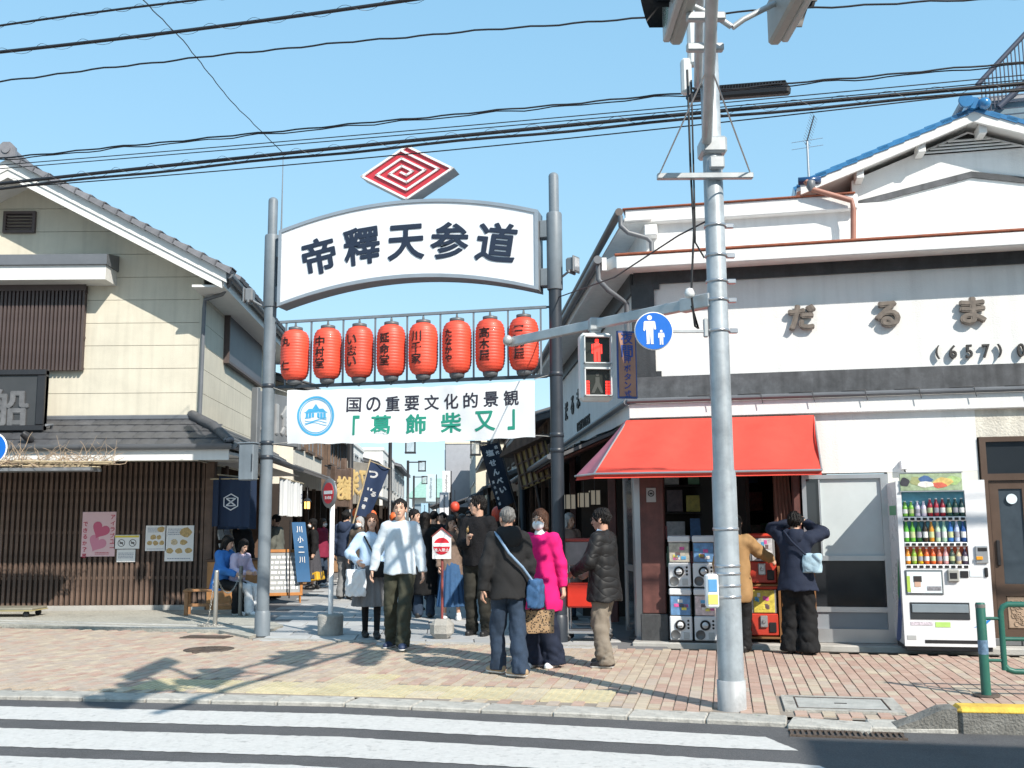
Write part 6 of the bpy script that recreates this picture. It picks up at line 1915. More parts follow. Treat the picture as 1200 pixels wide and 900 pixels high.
def toy_red(u, z, v, card, label):
    t = thing('capsule_machine', label, 'capsule machine', RO + RU * u + RN * v + Vector((0, 0, z)), RA, 'red capsule toy machines')
    w = .165
    b = MB(); b.cbox(-w, w, 0, .38, 0, .26, .012); b.build('body', m_gr, t)
    b = MB(); b.cbox(-w + .01, w - .01, .02, .36, .26, .55, .01); b.build('drum', mat('drum_steel', (.38, .38, .38), .3, metal=.5), t)
    b = MB(); b.cbox(-w - .005, w + .005, -.01, .38, .55, .60, .02); b.build('lid', m_gr, t)
    b = MB(); b.cbox(-w + .04, w - .04, .005, .02, .27, .54, .006); cd_ = b.build('card', mat('card_%d' % card, CARD[card], .5, var=.35, vs=18), t)
    for k in range(9):
        c = MB(); x, zz = random.uniform(-.09, .09), random.uniform(.31, .50); c.cbox(x - .018, x + .018, .001, .005, zz - .025, zz + .025, .004)
        c.build('card_picture', mat('card_bit%d' % ((k + card) % 5), (.5, .2, .2), .5), cd_)
    b = MB(); b.cbox(-.055, .035, -.03, 0, .10, .24, .01); cb = b.build('coin_box', m_alu, t)
    b = MB(); b.cbox(-.03, .01, -.05, -.03, .15, .19, .008); b.build('crank', m_band, cb)
    b = MB(); b.cbox(.05, .135, -.015, 0, .04, .16, .012); b.build('outlet_flap', m_blk, t)
    return t
ru = [fp(895, 700, -.15)[0], fp(936, 700, -.15)[0]]
RL = [('upper red capsule machine beside the woman in the tan jacket', 'lower red capsule machine with a yellow card beside the woman in the tan jacket'), ('upper red capsule machine behind the person in the navy jacket', 'lower red capsule machine behind the person in the navy jacket')]
for i, u in enumerate(ru):
    toy_red(u, .74, -.14, 6, RL[i][0]); toy_red(u, .12, -.17, 5 if i == 0 else 7, RL[i][1])
    t = thing('machine_stand', ['brown steel rack carrying the red machines by the tan jacket woman', 'brown steel rack carrying the red machines behind the navy jacket person'][i], 'stand', RO + RU * u + RN * -.16, RA, 'racks of the red machines')
    for x in (-.185, .185):
        b = MB(); b.cbox(x - .015, x + .015, -.02, .02, .035, .95, .004); b.build('upright', mat('rack_brown', (.20, .09, .03), .6), t)
    for z in (.095, .72):
        b = MB(); b.cbox(-.185, .185, -.03, .4, z - .012, z + .012, .004); b.build('shelf', mat('rack_brown', (.20, .09, .03)), t)
# ---- red trolley with goods inside the side entrance
p = Vector((.95, 13.2, 0)); 
t = thing('display_trolley', 'red and steel display trolley in the dark side entrance beside the quilted jacket man', 'trolley', p, R(-10))
b = MB(); b.cbox(-.25, .3, -.2, .2, .42, .72, .02); b.build('red_bin', mat('bin_red', (.55, .03, .015), .4), t)
b = MB(); b.cbox(-.27, .3, -.2, .2, .95, 1.25, .01); b.build('case', mat('case_clear', (.20, .18, .18), .3, var=.3), t)
b = MB(); b.cbox(-.27, .3, -.21, .21, 1.25, 1.29, .01); b.build('case_top', mat('case_red', (.3, .03, .02), .4), t)
for x in (-.24, .27):
    for y in (-.17, .17):
        b = MB(); b.tube([(x, y, .06), (x, y, .95)], .014, 8); b.build('upright', m_alu, t)
        b = MB(); b.lathe([(.02, -.012), (.04, -.01), (.04, .01), (.02, .012)], 12, (x, y, .04), ax='Y'); b.build('wheel', m_blk, t)
b = MB(); b.cbox(-.26, .3, -.2, .2, .1, .13, .004); b.build('tray', m_alu, t)

# ---- green guard rail
p = G(1156, 816); p.z = 0
m_gn = mat('rail_green', (.020, .115, .085), .45, var=.15, streak=.15)
ra_ = KA
t = thing('guard_rail', 'green pipe guard rail standing on the sidewalk at the right edge', 'guard rail', p, ra_)
zt = D(1147, 708, p.y).z
b = MB(); b.lathe([(.040, 0), (.040, zt), (.036, zt + .012), (.001, zt + .014)], 18); b.build('post', m_gn, t)
b = MB(); b.lathe([(.041, zt - .03), (.042, zt - .01), (.041, zt)], 18); b.build('post_cap', mat('cap_grey', (.15, .14, .13), .5), t)
b = MB(); b.lathe([(.0415, zt - .42), (.0415, zt - .30)], 18); b.build('sticker_band', mat('band_blue', (.12, .2, .3), .5, var=.4, vs=30), t)
b = MB(); b.lathe([(.11, .005), (.11, .012), (.05, .014)], 16); b.build('foot_plate', m_iron, t)
x0 = .16
b = MB(); b.tube([(x0, 0, .22), (x0, 0, zt - .06), (x0 + .02, 0, zt - .02), (x0 + .06, 0, zt), (x0 + 2.2, 0, zt)], .025, 12); b.tube([(x0, 0, .26), (x0 + .03, 0, .225), (x0 + .08, 0, .21), (x0 + 2.2, 0, .21)], .025, 12); b.build('frame', m_gn, t)
b = MB(); b.tube([(x0, 0, .48), (x0 + 2.2, 0, .48)], .018, 8); b.build('mid_bar', m_gn, t)
for z in (.30, zt - .12):
    b = MB(); b.tube([(.03, 0, z), (x0, 0, z)], .014, 8); b.build('link', m_gn, t)
b = MB(); b.lathe([(.045, 0), (.045, zt)], 18, (2.35, 0, 0)); b.build('post', m_gn, t)
t = thing('rail_stair', 'grey metal roof stair railing behind the blue gable at the right edge', 'railing', RO + RN * 6 + RU * 5.5, RA)
# built from its own outline: sloping rails with thin bars
q = [RO.copy() for _ in range(2)]
def rp(px, py): u, z = fp(px, py, 6.0); return Vector((u - 5.5, 0, z))
m_rs = mat('stair_slate', (.05, .06, .09), .5)
A, B_, C, D_ = rp(1145, 100), rp(1215, 25), rp(1170, 126), rp(1235, 65)
b = MB(); b.tube([A, B_], .05, 6); b.build('top_rail', m_rs, t)
b = MB(); b.tube([C, D_], .06, 6); b.build('bottom_rail', m_rs, t)
for k in range(1, 16):
    f_ = k / 16; p_ = A.lerp(B_, f_); b = MB(); b.tube([p_, Vector((p_.x, 0, p_.z - .75))], .012, 5); b.build('bar', m_rs, t)
for k in range(1, 7):
    b = MB(); o_ = Vector((.0, 0, -.12 * k)); b.tube([A + o_ + Vector((.1, 0, .1)), A + o_ + Vector((1.4, 0, .12))], .008, 5); b.build('bar', m_rs, t)

# ================================================================== PEOPLE
def surf_nets(fn, lo, hi, h):
    """mesh of the zero level of fn over a box, cell size h"""
    lo = np.asarray(lo, float) - 1.5 * h; hi = np.asarray(hi, float) + 1.5 * h
    n = np.ceil((hi - lo) / h).astype(int) + 1
    ax = [lo[i] + h * np.arange(n[i]) for i in range(3)]
    X, Y, Z = np.meshgrid(*ax, indexing='ij')
    P = np.stack([X.ravel(), Y.ravel(), Z.ravel()], 1).astype(np.float32)
    V = fn(P).reshape(n).astype(np.float32)
    s = V < 0
    c = [s[i:n[0] - 1 + i, j:n[1] - 1 + j, k:n[2] - 1 + k] for i in (0, 1) for j in (0, 1) for k in (0, 1)]
    cnt = sum(q.astype(np.int8) for q in c)
    act = (cnt > 0) & (cnt < 8)
    ii = np.argwhere(act)
    if len(ii) == 0: return np.zeros((0, 3)), []
    idx = -np.ones(act.shape, int); idx[act] = np.arange(len(ii))
    acc = np.zeros((len(ii), 3)); num = np.zeros(len(ii))
    for d in range(3):
        o1, o2 = [q for q in range(3) if q != d]
        for a in (0, 1):
            for b in (0, 1):
                off = np.zeros(3, int); off[o1] = a; off[o2] = b
                p0 = ii + off; p1 = p0.copy(); p1[:, d] += 1
                v0 = V[p0[:, 0], p0[:, 1], p0[:, 2]]; v1 = V[p1[:, 0], p1[:, 1], p1[:, 2]]
                m = (v0 < 0) != (v1 < 0)
                t = np.where(m, v0 / np.where(m, v0 - v1, 1), 0)
                q = p0.astype(float); q[:, d] += t
                acc[m] += q[m]; num[m] += 1
    verts = lo + h * acc / num[:, None]
    faces = []
    for d in range(3):
        o1, o2 = [(1, 2), (2, 0), (0, 1)][d]
        sl0 = [slice(None)] * 3; sl1 = [slice(None)] * 3
        sl0[d] = slice(0, n[d] - 1); sl1[d] = slice(1, n[d])
        e = s[tuple(sl0)] != s[tuple(sl1)]
        e = np.argwhere(e)
        e = e[(e[:, o1] > 0) & (e[:, o2] > 0) & (e[:, o1] < n[o1] - 1) & (e[:, o2] < n[o2] - 1)]
        if len(e) == 0: continue
        inside = s[e[:, 0], e[:, 1], e[:, 2]]
        def ci(a, b):
            q = e.copy(); q[:, o1] -= a; q[:, o2] -= b
            return idx[q[:, 0], q[:, 1], q[:, 2]]
        q = np.stack([ci(1, 1), ci(0, 1), ci(0, 0), ci(1, 0)], 1)
        q[~inside] = q[~inside][:, ::-1]
        faces.append(q)
    f = np.concatenate(faces); f = f[(f >= 0).all(1)]
    return verts, f
class SM_:
    """collects surface-net pieces into one smooth mesh"""
    def __init__(s): s.v = []; s.f = []; s.n = 0
    def add(s, fn, lo, hi, h):
        v, f = surf_nets(fn, lo, hi, h)
        if len(v) == 0: return
        s.v.append(v); s.f.append(np.asarray(f) + s.n); s.n += len(v)
    def build(s, name, m, parent):
        if not s.v: return None
        v = np.concatenate(s.v); f = np.concatenate(s.f)
        me = bpy.data.meshes.new(name)
        me.vertices.add(len(v)); me.vertices.foreach_set('co', v.ravel())
        me.loops.add(f.size); me.loops.foreach_set('vertex_index', f.ravel().astype(np.int32))
        me.polygons.add(len(f)); me.polygons.foreach_set('loop_start', np.arange(0, f.size, 4, dtype=np.int32))
        me.update(calc_edges=True)
        me.polygons.foreach_set('use_smooth', np.ones(len(f), bool)); me.validate()
        return obj(name, me, m, parent)
A3 = lambda v: np.asarray(v, np.float32)
def seg(p, a, b, ra, rb, flat=None, k=1.0):
    a, b = A3(a), A3(b); ba = b - a; pa = p - a
    t = np.clip(pa @ ba / max(float(ba @ ba), 1e-9), 0, 1)[:, None]
    v = pa - t * ba
    if flat is not None:
        fl = A3(flat); c = v @ fl; v = v + np.outer(c * (k - 1), fl)
    return np.sqrt((v * v).sum(1)) - (ra + (rb - ra) * t[:, 0])
def ell(p, c, r):
    q = (p - A3(c)) / A3(r); l = np.sqrt((q * q).sum(1))
    return (l - 1) * min(r)
def smin(a, b, k):
    h = np.clip(.5 + .5 * (b - a) / k, 0, 1)
    return b + (a - b) * h - k * h * (1 - h)
def smins(ds, k):
    d = ds[0]
    for q in ds[1:]: d = smin(d, q, k)
    return d
def folds(p, amp, seed, f=26.0):
    """cloth folds: warped ridges, sharper on the crest than in the valley"""
    r = np.random.default_rng(seed); d = np.zeros(len(p), np.float32)
    for i in range(5):
        w = r.normal(size=3); w[2] *= 1.1; w = w / np.linalg.norm(w) * f * r.uniform(.6, 2.1); w2 = r.normal(size=3) * f * .4
        d += (1.2 - 2.2 * np.abs(np.sin(.5 * (p @ A3(w) + 1.9 * np.sin(p @ A3(w2) + r.uniform(0, 6)) + r.uniform(0, 6)))) ** .8).astype(np.float32) * r.uniform(.5, 1)
    return amp * d / 1.6
def ik(a, b, l1, l2, hint):
    a, b = np.array(a, float), np.array(b, float); d = b - a; L_ = np.linalg.norm(d)
    mx = (l1 + l2) * .995
    if L_ > mx: b = a + d / L_ * mx; d = b - a; L_ = mx
    x = (l1 * l1 - l2 * l2 + L_ * L_) / (2 * L_); h = math.sqrt(max(l1 * l1 - x * x, 1e-6))
    u = d / L_; hn = np.array(hint, float); hn = hn - u * (hn @ u); hn /= max(np.linalg.norm(hn), 1e-6)
    return a + u * x + hn * h, b
def rotz3(a): c, s = math.cos(a), math.sin(a); return np.array([[c, -s, 0], [s, c, 0], [0, 0, 1]])
def rotx3(a): c, s = math.cos(a), math.sin(a); return np.array([[1, 0, 0], [0, c, -s], [0, s, c]])
SKIN = mat('skin', (.56, .345, .25), .5, var=.06, vs=14); SKIN2 = mat('skin_tan', (.44, .25, .175), .5, var=.06, vs=14)
m_eye = mat('eye_dark', (.012, .009, .008), .3, var=0); m_lip = mat('lip', (.36, .13, .11), .5, var=0)
m_mask = mat('mask_white', (.74, .75, .77), .7, var=.03)
def hairmat(n): return {'black': mat('hair_black', (.009, .008, .008), .55, spec=.2, var=.4, vs=30, bump=.5, bs=90), 'brown': mat('hair_brown', (.055, .024, .013), .5, spec=.25, var=.4, vs=30, bump=.5, bs=90), 'dkbrown': mat('hair_dkbrown', (.03, .015, .010), .4, var=.4, vs=30, bump=.5, bs=90), 'grey': mat('hair_grey', (.14, .135, .13), .6, var=.5, vs=40, bump=.5, bs=120), 'silver': mat('hair_silver', (.34, .34, .34), .5, var=.3, vs=40, bump=.5, bs=90)}[n]
_cm = {}
def cloth(c, rough=.85, bump=.25, bs=160, var=.10, name=None):
    c = c if not isinstance(c, str) else rgb(c)
    return mat(name or 'cloth_%02x%02x%02x' % tuple(int(min(255, q * 900)) for q in c), c, rough, var=var, vs=9, bump=bump, bs=bs, spec=.25)
_seed = [100]
def person(label, loc, face, H=1.68, fat=1.0, feet=((.10, 0.0), (-.10, 0.0)), foot_yaw=(0, 0), hands=None, elbow=((.5, .7, -.2), (-.5, .7, -.2)),
           lean=(0, 0), head=(0, 0), pelvis_z=None, pelvis_off=(0, 0), knee_hint=(0, -1, .15), skin=SKIN,
           hair='black', style='short', top=None, top_m=None, hem=.80, loose=1.0, bottom='trousers', bot_m=None, bw_=1.0, cuff=.075,
           skirt_z=.35, shoe_m=None, sole_m=None, mask=False, glasses=False, cap=None, hood=False, collar=None, sock_m=None,
           inner_m=None, q=1.0, hand_dir=None, group=None, grip=.5):
    """face: heading angle, 0 looks towards the camera (-Y); q scales the mesh cell size"""
    _seed[0] += 1; sd = _seed[0]; s = H / 1.7
    t = thing('person', label, 'person', (loc[0], loc[1], loc[2] if len(loc) > 2 else 0.0), face, group)
    fwd = np.array([0, -1., 0])
    pz = pelvis_z if pelvis_z is not None else .925 * s
    Pv = np.array([pelvis_off[0], pelvis_off[1], pz])
    up_ = np.array([lean[0], -lean[1], 1.0]); up_ /= np.linalg.norm(up_)
    C = Pv + up_ * (.36 * s); NB = Pv + up_ * (.53 * s)
    HC = NB + np.array([0, -.025 * s, 0]) + up_ * (.155 * s)
    sh = [C + up_ * .115 * s + np.array([sx * .158 * s * (1 + .25 * (fat - 1)), 0, 0]) for sx in (1, -1)]
    hipj = [Pv + np.array([sx * .09 * s, 0, -.03 * s]) for sx in (1, -1)]
    ank = [np.array([f[0], f[1], (f[2] if len(f) > 2 else 0) + .085 * s]) for f in feet]
    knees = []
    for i in (0, 1):
        k, a = ik(hipj[i], ank[i], .42 * s, .40 * s, knee_hint); knees.append(k); ank[i] = a
    if hands is None: hands = ((.25, -.02, .74), (-.25, -.02, .74))
    wr, el = [], []
    for i in (0, 1):
        e, w = ik(sh[i], np.array(hands[i], float) * (1 if True else s), .275 * s, .245 * s, elbow[i]); el.append(e); wr.append(w)
    hy, hpz = head; HR = rotz3(hy) @ rotx3(-hpz)
    HRi = HR.T
    def tohead(p): return ((p - A3(HC)) @ A3(HR)) / s
    # ---------------- body (one mesh: head, torso, limbs, hands)
    body = SM_()
    hres = .0065 * q
    def f_head(p):
        l = tohead(p)
        d = ell(l, (0, .012, .035), (.074, .092, .088))
        d = smin(d, seg(l, (0, -.02, -.03), (0, -.045, -.075), .060, .036), .03)
        d = smin(d, ell(l, (0, -.060, -.01), (.052, .03, .065)), .03)
        d = smin(d, seg(l, (0, -.088, .018), (0, -.106, -.022), .010, .0155), .012)
        for sx in (-1, 1):
            d = np.maximum(d, -ell(l, (sx * .030, -.098, .012), (.020, .014, .012)) - 0.0) if q < 2 else d
            d = smin(d, seg(l, (sx * .012, -.092, .030), (sx * .045, -.080, .030), .009, .007), .010)
            d = smin(d, ell(l, (sx * .076, .010, -.005), (.010, .022, .034)), .006)
        d = smin(d, seg(l, (-.016, -.090, -.052), (.016, -.090, -.052), .009, .009), .008)
        nk = seg(p, HC + HR @ np.array([0, .02, -.06]) * s, NB + up_ * -.04 * s, .053 * s, .060 * s)
        return smin(d * s, nk, .02)
    r_ = .15 * s
    body.add(f_head, [HC[0] - r_, HC[1] - r_, NB[2] - .06 * s], [HC[0] + r_, HC[1] + r_, HC[2] + .15 * s], hres)
    bres = .024 * max(q, .9)
    def f_body(p):
        ds = [seg(p, Pv, C, .125 * s * fat, .135 * s * fat, (0, 1, 0), 1.35), seg(p, sh[0], sh[1], .055 * s, .055 * s)]
        for i in (0, 1):
            ds += [seg(p, hipj[i], knees[i], .060 * s, .045 * s), seg(p, knees[i], ank[i], .048 * s, .034 * s), seg(p, sh[i], el[i], .040 * s, .034 * s), seg(p, el[i], wr[i], .034 * s, .024 * s)]
        ds.append(seg(p, C, NB, .06 * s, .05 * s))
        return smins(ds, .03)
    allp = np.array([Pv, C, *sh, *hipj, *knees, *ank, *el, *wr])
    body.add(f_body, allp.min(0) - .15, allp.max(0) + .15, bres)
    for i in (0, 1):
        fd = wr[i] - el[i]; fd /= np.linalg.norm(fd)
        if hand_dir and hand_dir[i] is not None: fd = np.array(hand_dir[i], float); fd /= np.linalg.norm(fd)
        sx = (1, -1)[i]
        side = np.cross(fd, [sx * 1.0, 0, 0]); 
        if np.linalg.norm(side) < .2: side = np.cross(fd, [0, 0, 1.0])
        side /= np.linalg.norm(side)                    # across the knuckles
        pn = np.cross(side, fd)                          # palm normal
        if pn @ np.array([-sx, 0, 0.]) < 0: pn = -pn
        pc = wr[i] + fd * .045 * s
        prs = [(wr[i] - fd * .02, wr[i] + fd * .02, .024, .026, 1.2), (wr[i] + fd * .02, wr[i] + fd * .085, .030, .033, 1.9)]
        fing = []
        for j, (o, ln) in enumerate(((-.026, .068), (-.009, .078), (.009, .073), (.025, .058))):
            b0 = wr[i] + fd * .085 * s + side * o * s
            d1 = fd * math.cos(grip * .8) + pn * math.sin(grip * .8); d2 = fd * math.cos(grip * 1.9) + pn * math.sin(grip * 1.9)
            b1 = b0 + d1 * ln * .5 * s; b2 = b1 + d2 * ln * .5 * s
            fing += [(b0, b1, .0095, .0085), (b1, b2, .0085, .0075)]
        tb0 = wr[i] + fd * .025 * s - side * .026 * s; tb1 = tb0 + (fd * .7 - side * .55 + pn * .5) * .038 * s; tb2 = tb1 + (fd * .9 + pn * .4) * .03 * s
        fing += [(tb0, tb1, .013, .011), (tb1, tb2, .011, .009)]
        def f_hand(p, prs=prs, fing=fing, pn=pn):
            d = smins([seg(p, a, b, ra * s, rb * s, pn, k) for a, b, ra, rb, k in prs], .012)
            for a, b, ra, rb in fing: d = smin(d, seg(p, a, b, ra * s, rb * s), .004)
            return d
        pts = np.array([wr[i]] + [f[1] for f in fing])
        body.add(f_hand, pts.min(0) - .04, pts.max(0) + .04, .0062 * max(q, 1.0))
    bo = body.build('body', skin, t)
    # ---------------- eyes, mouth, brows
    if q < 2.2:
        def hpnt(x, y, z): return tuple(HC + HR @ (np.array([x, y, z]) * s))
        Mh = Matrix.Translation(Vector(HC)) @ Matrix([[*r] for r in HR]).to_4x4()
        for sx in (-1, 1):
            b = MB(); b.lathe([(.001, -.008), (.007, -.006), (.0145, 0), (.007, .006), (.001, .008)], 10, (0, 0, 0)); 
            b.v = [tuple(Mh @ Vector(((x * 1.15 + sx * .030) * s, (y * .55 - .0865) * s, (z + .012) * s))) for x, y, z in b.v]; b.build('eye', m_eye, bo)
            b = MB(); b.tube([(sx * .013, -.097, .0335), (sx * .030, -.0955, .038), (sx * .047, -.085, .034)], [.0036, .0046, .0025], 5)
            b.v = [tuple(Mh @ (Vector(v) * s)) for v in b.v]; b.build('eyebrow', hairmat(hair if hair not in ('silver',) else 'grey'), bo)
        if not mask:
            b = MB(); b.tube([(-.020, -.0925, -.053), (-.007, -.0995, -.051), (.007, -.0995, -.051), (.020, -.0925, -.053)], [.002, .0048, .0048, .002], 6)
            b.v = [tuple(Mh @ (Vector(v) * s)) for v in b.v]; b.build('lips', m_lip, bo)
    # ---------------- hair
    hm = SM_()
    def f_hair(p):
        l = tohead(p)
        th = np.arctan2(l[:, 0], l[:, 1]); rip = .0032 * np.sin(th * 19 + l[:, 2] * 34 + 2 * np.sin(l[:, 2] * 40)) + .0026 * np.sin(th * 37 - l[:, 2] * 22) + .0035 * np.sin(l[:, 2] * 70 + th * 5 + sd) * np.sin(th * 7 + sd)
        bz = {'buzz': .004, 'short': .007, 'long': .011, 'bob': .013, 'messy': .013}[style]
        d = ell(l, (0, .014, .037), (.075 + bz, .093 + bz, .090 + bz))
        if style in ('short', 'messy', 'buzz'):
            d = np.maximum(d, -.062 - l[:, 2] + np.clip(-l[:, 1] - .01, 0, 1) * 1.6)
            d = np.maximum(d, -ell(l, (0, -.105, -.035), (.074, .060, .088)))
            for sx in (-1, 1): d = np.maximum(d, -ell(l, (sx * .085, .004, -.012), (.018, .026, .034)))
        else:
            ends = -.30 if style == 'long' else -.12
            bk = seg(l, (0, .045, .0), (0, .065, ends), .080, .062, (0, 1, 0), 1.3)
            d = smin(d, bk, .02)
            for sx in (-1, 1): d = smin(d, seg(l, (sx * .068, .0, .02), (sx * .080, -.015, ends * .75), .026, .026), .02)
            d = np.maximum(d, -ell(l, (0, -.11, -.022), (.062, .070, .088)))
            d = np.maximum(d, -ell(l, (0, -.10, -.2), (.062, .085, .14)))
        if style == 'messy': rip = rip * 1.8
        return (d + rip) * s
    zlo = -.36 if style == 'long' else (-.18 if style == 'bob' else -.10)
    hm.add(f_hair, [HC[0] - .15 * s, HC[1] - .15 * s, HC[2] + zlo * s], [HC[0] + .15 * s, HC[1] + .15 * s, HC[2] + .16 * s], .0075 * q)
    ho = hm.build('hair', hairmat(hair), t)
    if cap is not None:
        cm_ = SM_()
        def f_cap(p):
            l = tohead(p); d = np.maximum(ell(l, (0, .012, .045), (.096, .112, .102)), .038 - l[:, 2])
            br = np.maximum(np.abs(l[:, 2] - .042 + (l[:, 1] + .09) * -.15) - .006, ell(l, (0, -.105, .04), (.075, .075, .2)))
            return np.minimum(d, br) * s
        cm_.add(f_cap, HC - .2, HC + .2, .009 * q); cm_.build('cap', cap, t)
    if mask:
        mk_ = SM_()
        def f_mask(p):
            l = tohead(p); d = smin(ell(l, (0, -.052, -.045), (.066, .062, .060)), ell(l, (0, -.075, -.03), (.04, .045, .035)), .02)
            d = np.maximum(d, l[:, 2] - .0 - (np.abs(l[:, 0]) * -.15)); d = np.maximum(d, -.095 - l[:, 2]); return np.maximum(d, l[:, 1] + .018) * s
        mk_.add(f_mask, HC - .16, HC + .16, .0075 * q); mk_.build('face_mask', m_mask, t)
        b = MB()
        for sx in (-1, 1): b.tube([(sx * .062, -.05, -.03), (sx * .08, .0, .0)], .002, 4)
        Mh = Matrix.Translation(Vector(HC)) @ Matrix([[*r] for r in HR]).to_4x4(); b.v = [tuple(Mh @ (Vector(v) * s)) for v in b.v]; b.build('mask_loop', m_mask, t)
    if glasses:
        b = MB(); Mh = Matrix.Translation(Vector(HC)) @ Matrix([[*r] for r in HR]).to_4x4()
        for sx in (-1, 1):
            b.tube([(sx * .032 + .024 * math.cos(w), -.106 + .004 * math.cos(w * 2), .010 + .018 * math.sin(w)) for w in np.linspace(0, 2 * PI, 15)], .0022, 4, False)
            b.tube([(sx * .055, -.102, .014), (sx * .080, -.02, .014), (sx * .080, .02, .004)], .0022, 4, False)
        b.tube([(-.009, -.108, .014), (.009, -.108, .014)], .0022, 4); b.v = [tuple(Mh @ (Vector(v) * s)) for v in b.v]; b.build('glasses', m_blk, t)
    # ---------------- clothes
    cres = .0135 * q
    if top:
        lo_ = loose; infl = {'sweater': .018, 'jacket': .026, 'coat': .030, 'shirt': .012}[top] * lo_
        hemz = hem * s if pelvis_z is None else hem
        cm_ = SM_()
        def f_top(p):
            wv = .9 + .1 * np.clip((p[:, 2] - hemz) / .4, 0, 1)
            ds = [seg(p, Pv - up_ * .20 * s, Pv + up_ * .12 * s, (.176 * fat + infl * .9 + max(0, bw_ - 1) * .10) * s, (.146 * fat + infl) * s, (0, 1, 0), 1.24),
                  seg(p, Pv + up_ * .12 * s, C + up_ * .02 * s, (.146 * fat + infl) * s, (.150 * fat + infl) * s, (0, 1, 0), 1.36),
                  seg(p, sh[0] + np.array([-.02, 0, -.01]) * s, sh[1] + np.array([.02, 0, -.01]) * s, (.062 + infl * .4) * s, (.062 + infl * .4) * s),
                  seg(p, C + up_ * .1 * s, NB + up_ * -.005 * s, (.10 + infl * .3) * s, .062 * s)]
            if top == 'coat': ds.append(seg(p, Pv + up_ * .0 * s, Pv - np.array([0, 0, pz - hemz + .05]), (.168 * fat + infl) * s, (.20 * fat + infl) * s, (0, 1, 0), 1.2))
            d = smins(ds, .04)
            fl_ = folds(p, .0052 * lo_, sd, 26.)
            if hemz < Pv[2] and pelvis_z is None: d = np.maximum(d, hemz - p[:, 2] + .006 * np.sin(p[:, 0] * 30))
            for i in (0, 1):
                fd = (wr[i] - el[i]) / np.linalg.norm(wr[i] - el[i])
                arm = smin(seg(p, sh[i], el[i], (.056 + infl * .75) * s, (.046 + infl * .75) * s), seg(p, el[i], wr[i] + fd * .005, (.046 + infl * .75) * s, (.033 + infl * .55) * s), .03)
                arm = np.maximum(arm, (p - A3(wr[i])) @ A3(fd) - .008)
                d = smin(d, arm + folds(p, .0042, sd + 7 + i, 42.), .03)
            d = np.maximum(d + fl_, -ell(p, NB + up_ * .045 * s + np.array([0, -.012, 0]), (.060 * s, .062 * s, .045 * s)))
            return d
        pts = np.array([Pv, C, NB, *sh, *el, *wr])
        lo3 = pts.min(0) - .24; lo3[2] = min(hemz - .02, pts[:, 2].min() - .08) if pelvis_z is None else min(pts[:, 2].min() - .08, Pv[2] - .12)
        cm_.add(f_top, lo3, pts.max(0) + np.array([.2, .24, .08]), cres)
        to = cm_.build(top if top != 'shirt' else 'shirt', top_m, t)
        if hood:
            h_ = SM_()
            def f_hood(p):
                a = NB + np.array([0, .05, .0]) * s
                d = smin(seg(p, a + np.array([-.07, 0, .02]) * s, a + np.array([.07, 0, .02]) * s, .055 * s, .055 * s), ell(p, a + np.array([0, .055, -.045]) * s, (.105 * s, .06 * s, .10 * s)), .05)
                return np.maximum(d + folds(p, .006, sd + 31), -ell(p, a + np.array([0, -.03, .06]) * s, (.075 * s, .07 * s, .07 * s)))
            h_.add(f_hood, NB - .22, NB + .22, .011 * q); h_.build('hood', top_m, to)
        if collar is not None:
            b = MB(); b.lathe([(.072, -.03), (.070, .0), (.058, .035), (.056, .03), (.066, -.02)], 20, (0, 0, 0)); b.v = [tuple(Vector(NB) + Vector((x * s, y * s * 1.05 - .008, z * s + .012 - y * .25))) for x, y, z in b.v]; b.build('collar', collar, to)
        if inner_m is not None:
            i_ = SM_()
            def f_in(p):
                d = seg(p, Pv - up_ * .25 * s, Pv + up_ * .05 * s, (.150 * fat + infl * .6) * s, (.142 * fat + infl * .5) * s, (0, 1, 0), 1.34)
                return np.maximum(np.maximum(d, (hemz - .07) - p[:, 2] + .01 * np.sin(p[:, 0] * 25)), p[:, 2] - hemz - .06)
            i_.add(f_in, [Pv[0] - .26, Pv[1] - .26, hemz - .1], [Pv[0] + .26, Pv[1] + .26, hemz + .08], cres); i_.build('shirt_hem', inner_m, t)
    if bottom in ('trousers',):
        cm_ = SM_()
        def f_tr(p):
            d = seg(p, Pv + np.array([0, 0, .02]), Pv + np.array([0, 0, .12]) * s, .140 * s * fat, .128 * s * fat, (0, 1, 0), 1.34)
            fl_ = folds(p, .0065 * bw_, sd + 3, 30.) 
            legs = []
            for i in (0, 1):
                a = ank[i] + (knees[i] - ank[i]) * .02
                fo = folds(p, .0075, sd + 9 + i, 60.) * np.clip(1 - np.abs(p[:, 2] - .12) / .25, .25, 1)
                legs.append(smin(seg(p, hipj[i], knees[i], .086 * s * fat * (.6 + .4 * bw_), .066 * s * bw_), seg(p, knees[i], a - np.array([0, 0, .03]), .066 * s * bw_, cuff * s), .03) + fo)
            l2 = smin(legs[0], legs[1], .012); d = smin(d, l2, .04) + fl_
            return np.maximum(d, np.minimum(ank[0][2], ank[1][2]) - .050 - p[:, 2])
        pts = np.array([Pv, *knees, *ank]); cm_.add(f_tr, pts.min(0) - .2, pts.max(0) + .2, cres); cm_.build('trousers', bot_m, t)
    elif bottom == 'skirt':
        cm_ = SM_(); sz_ = skirt_z * s
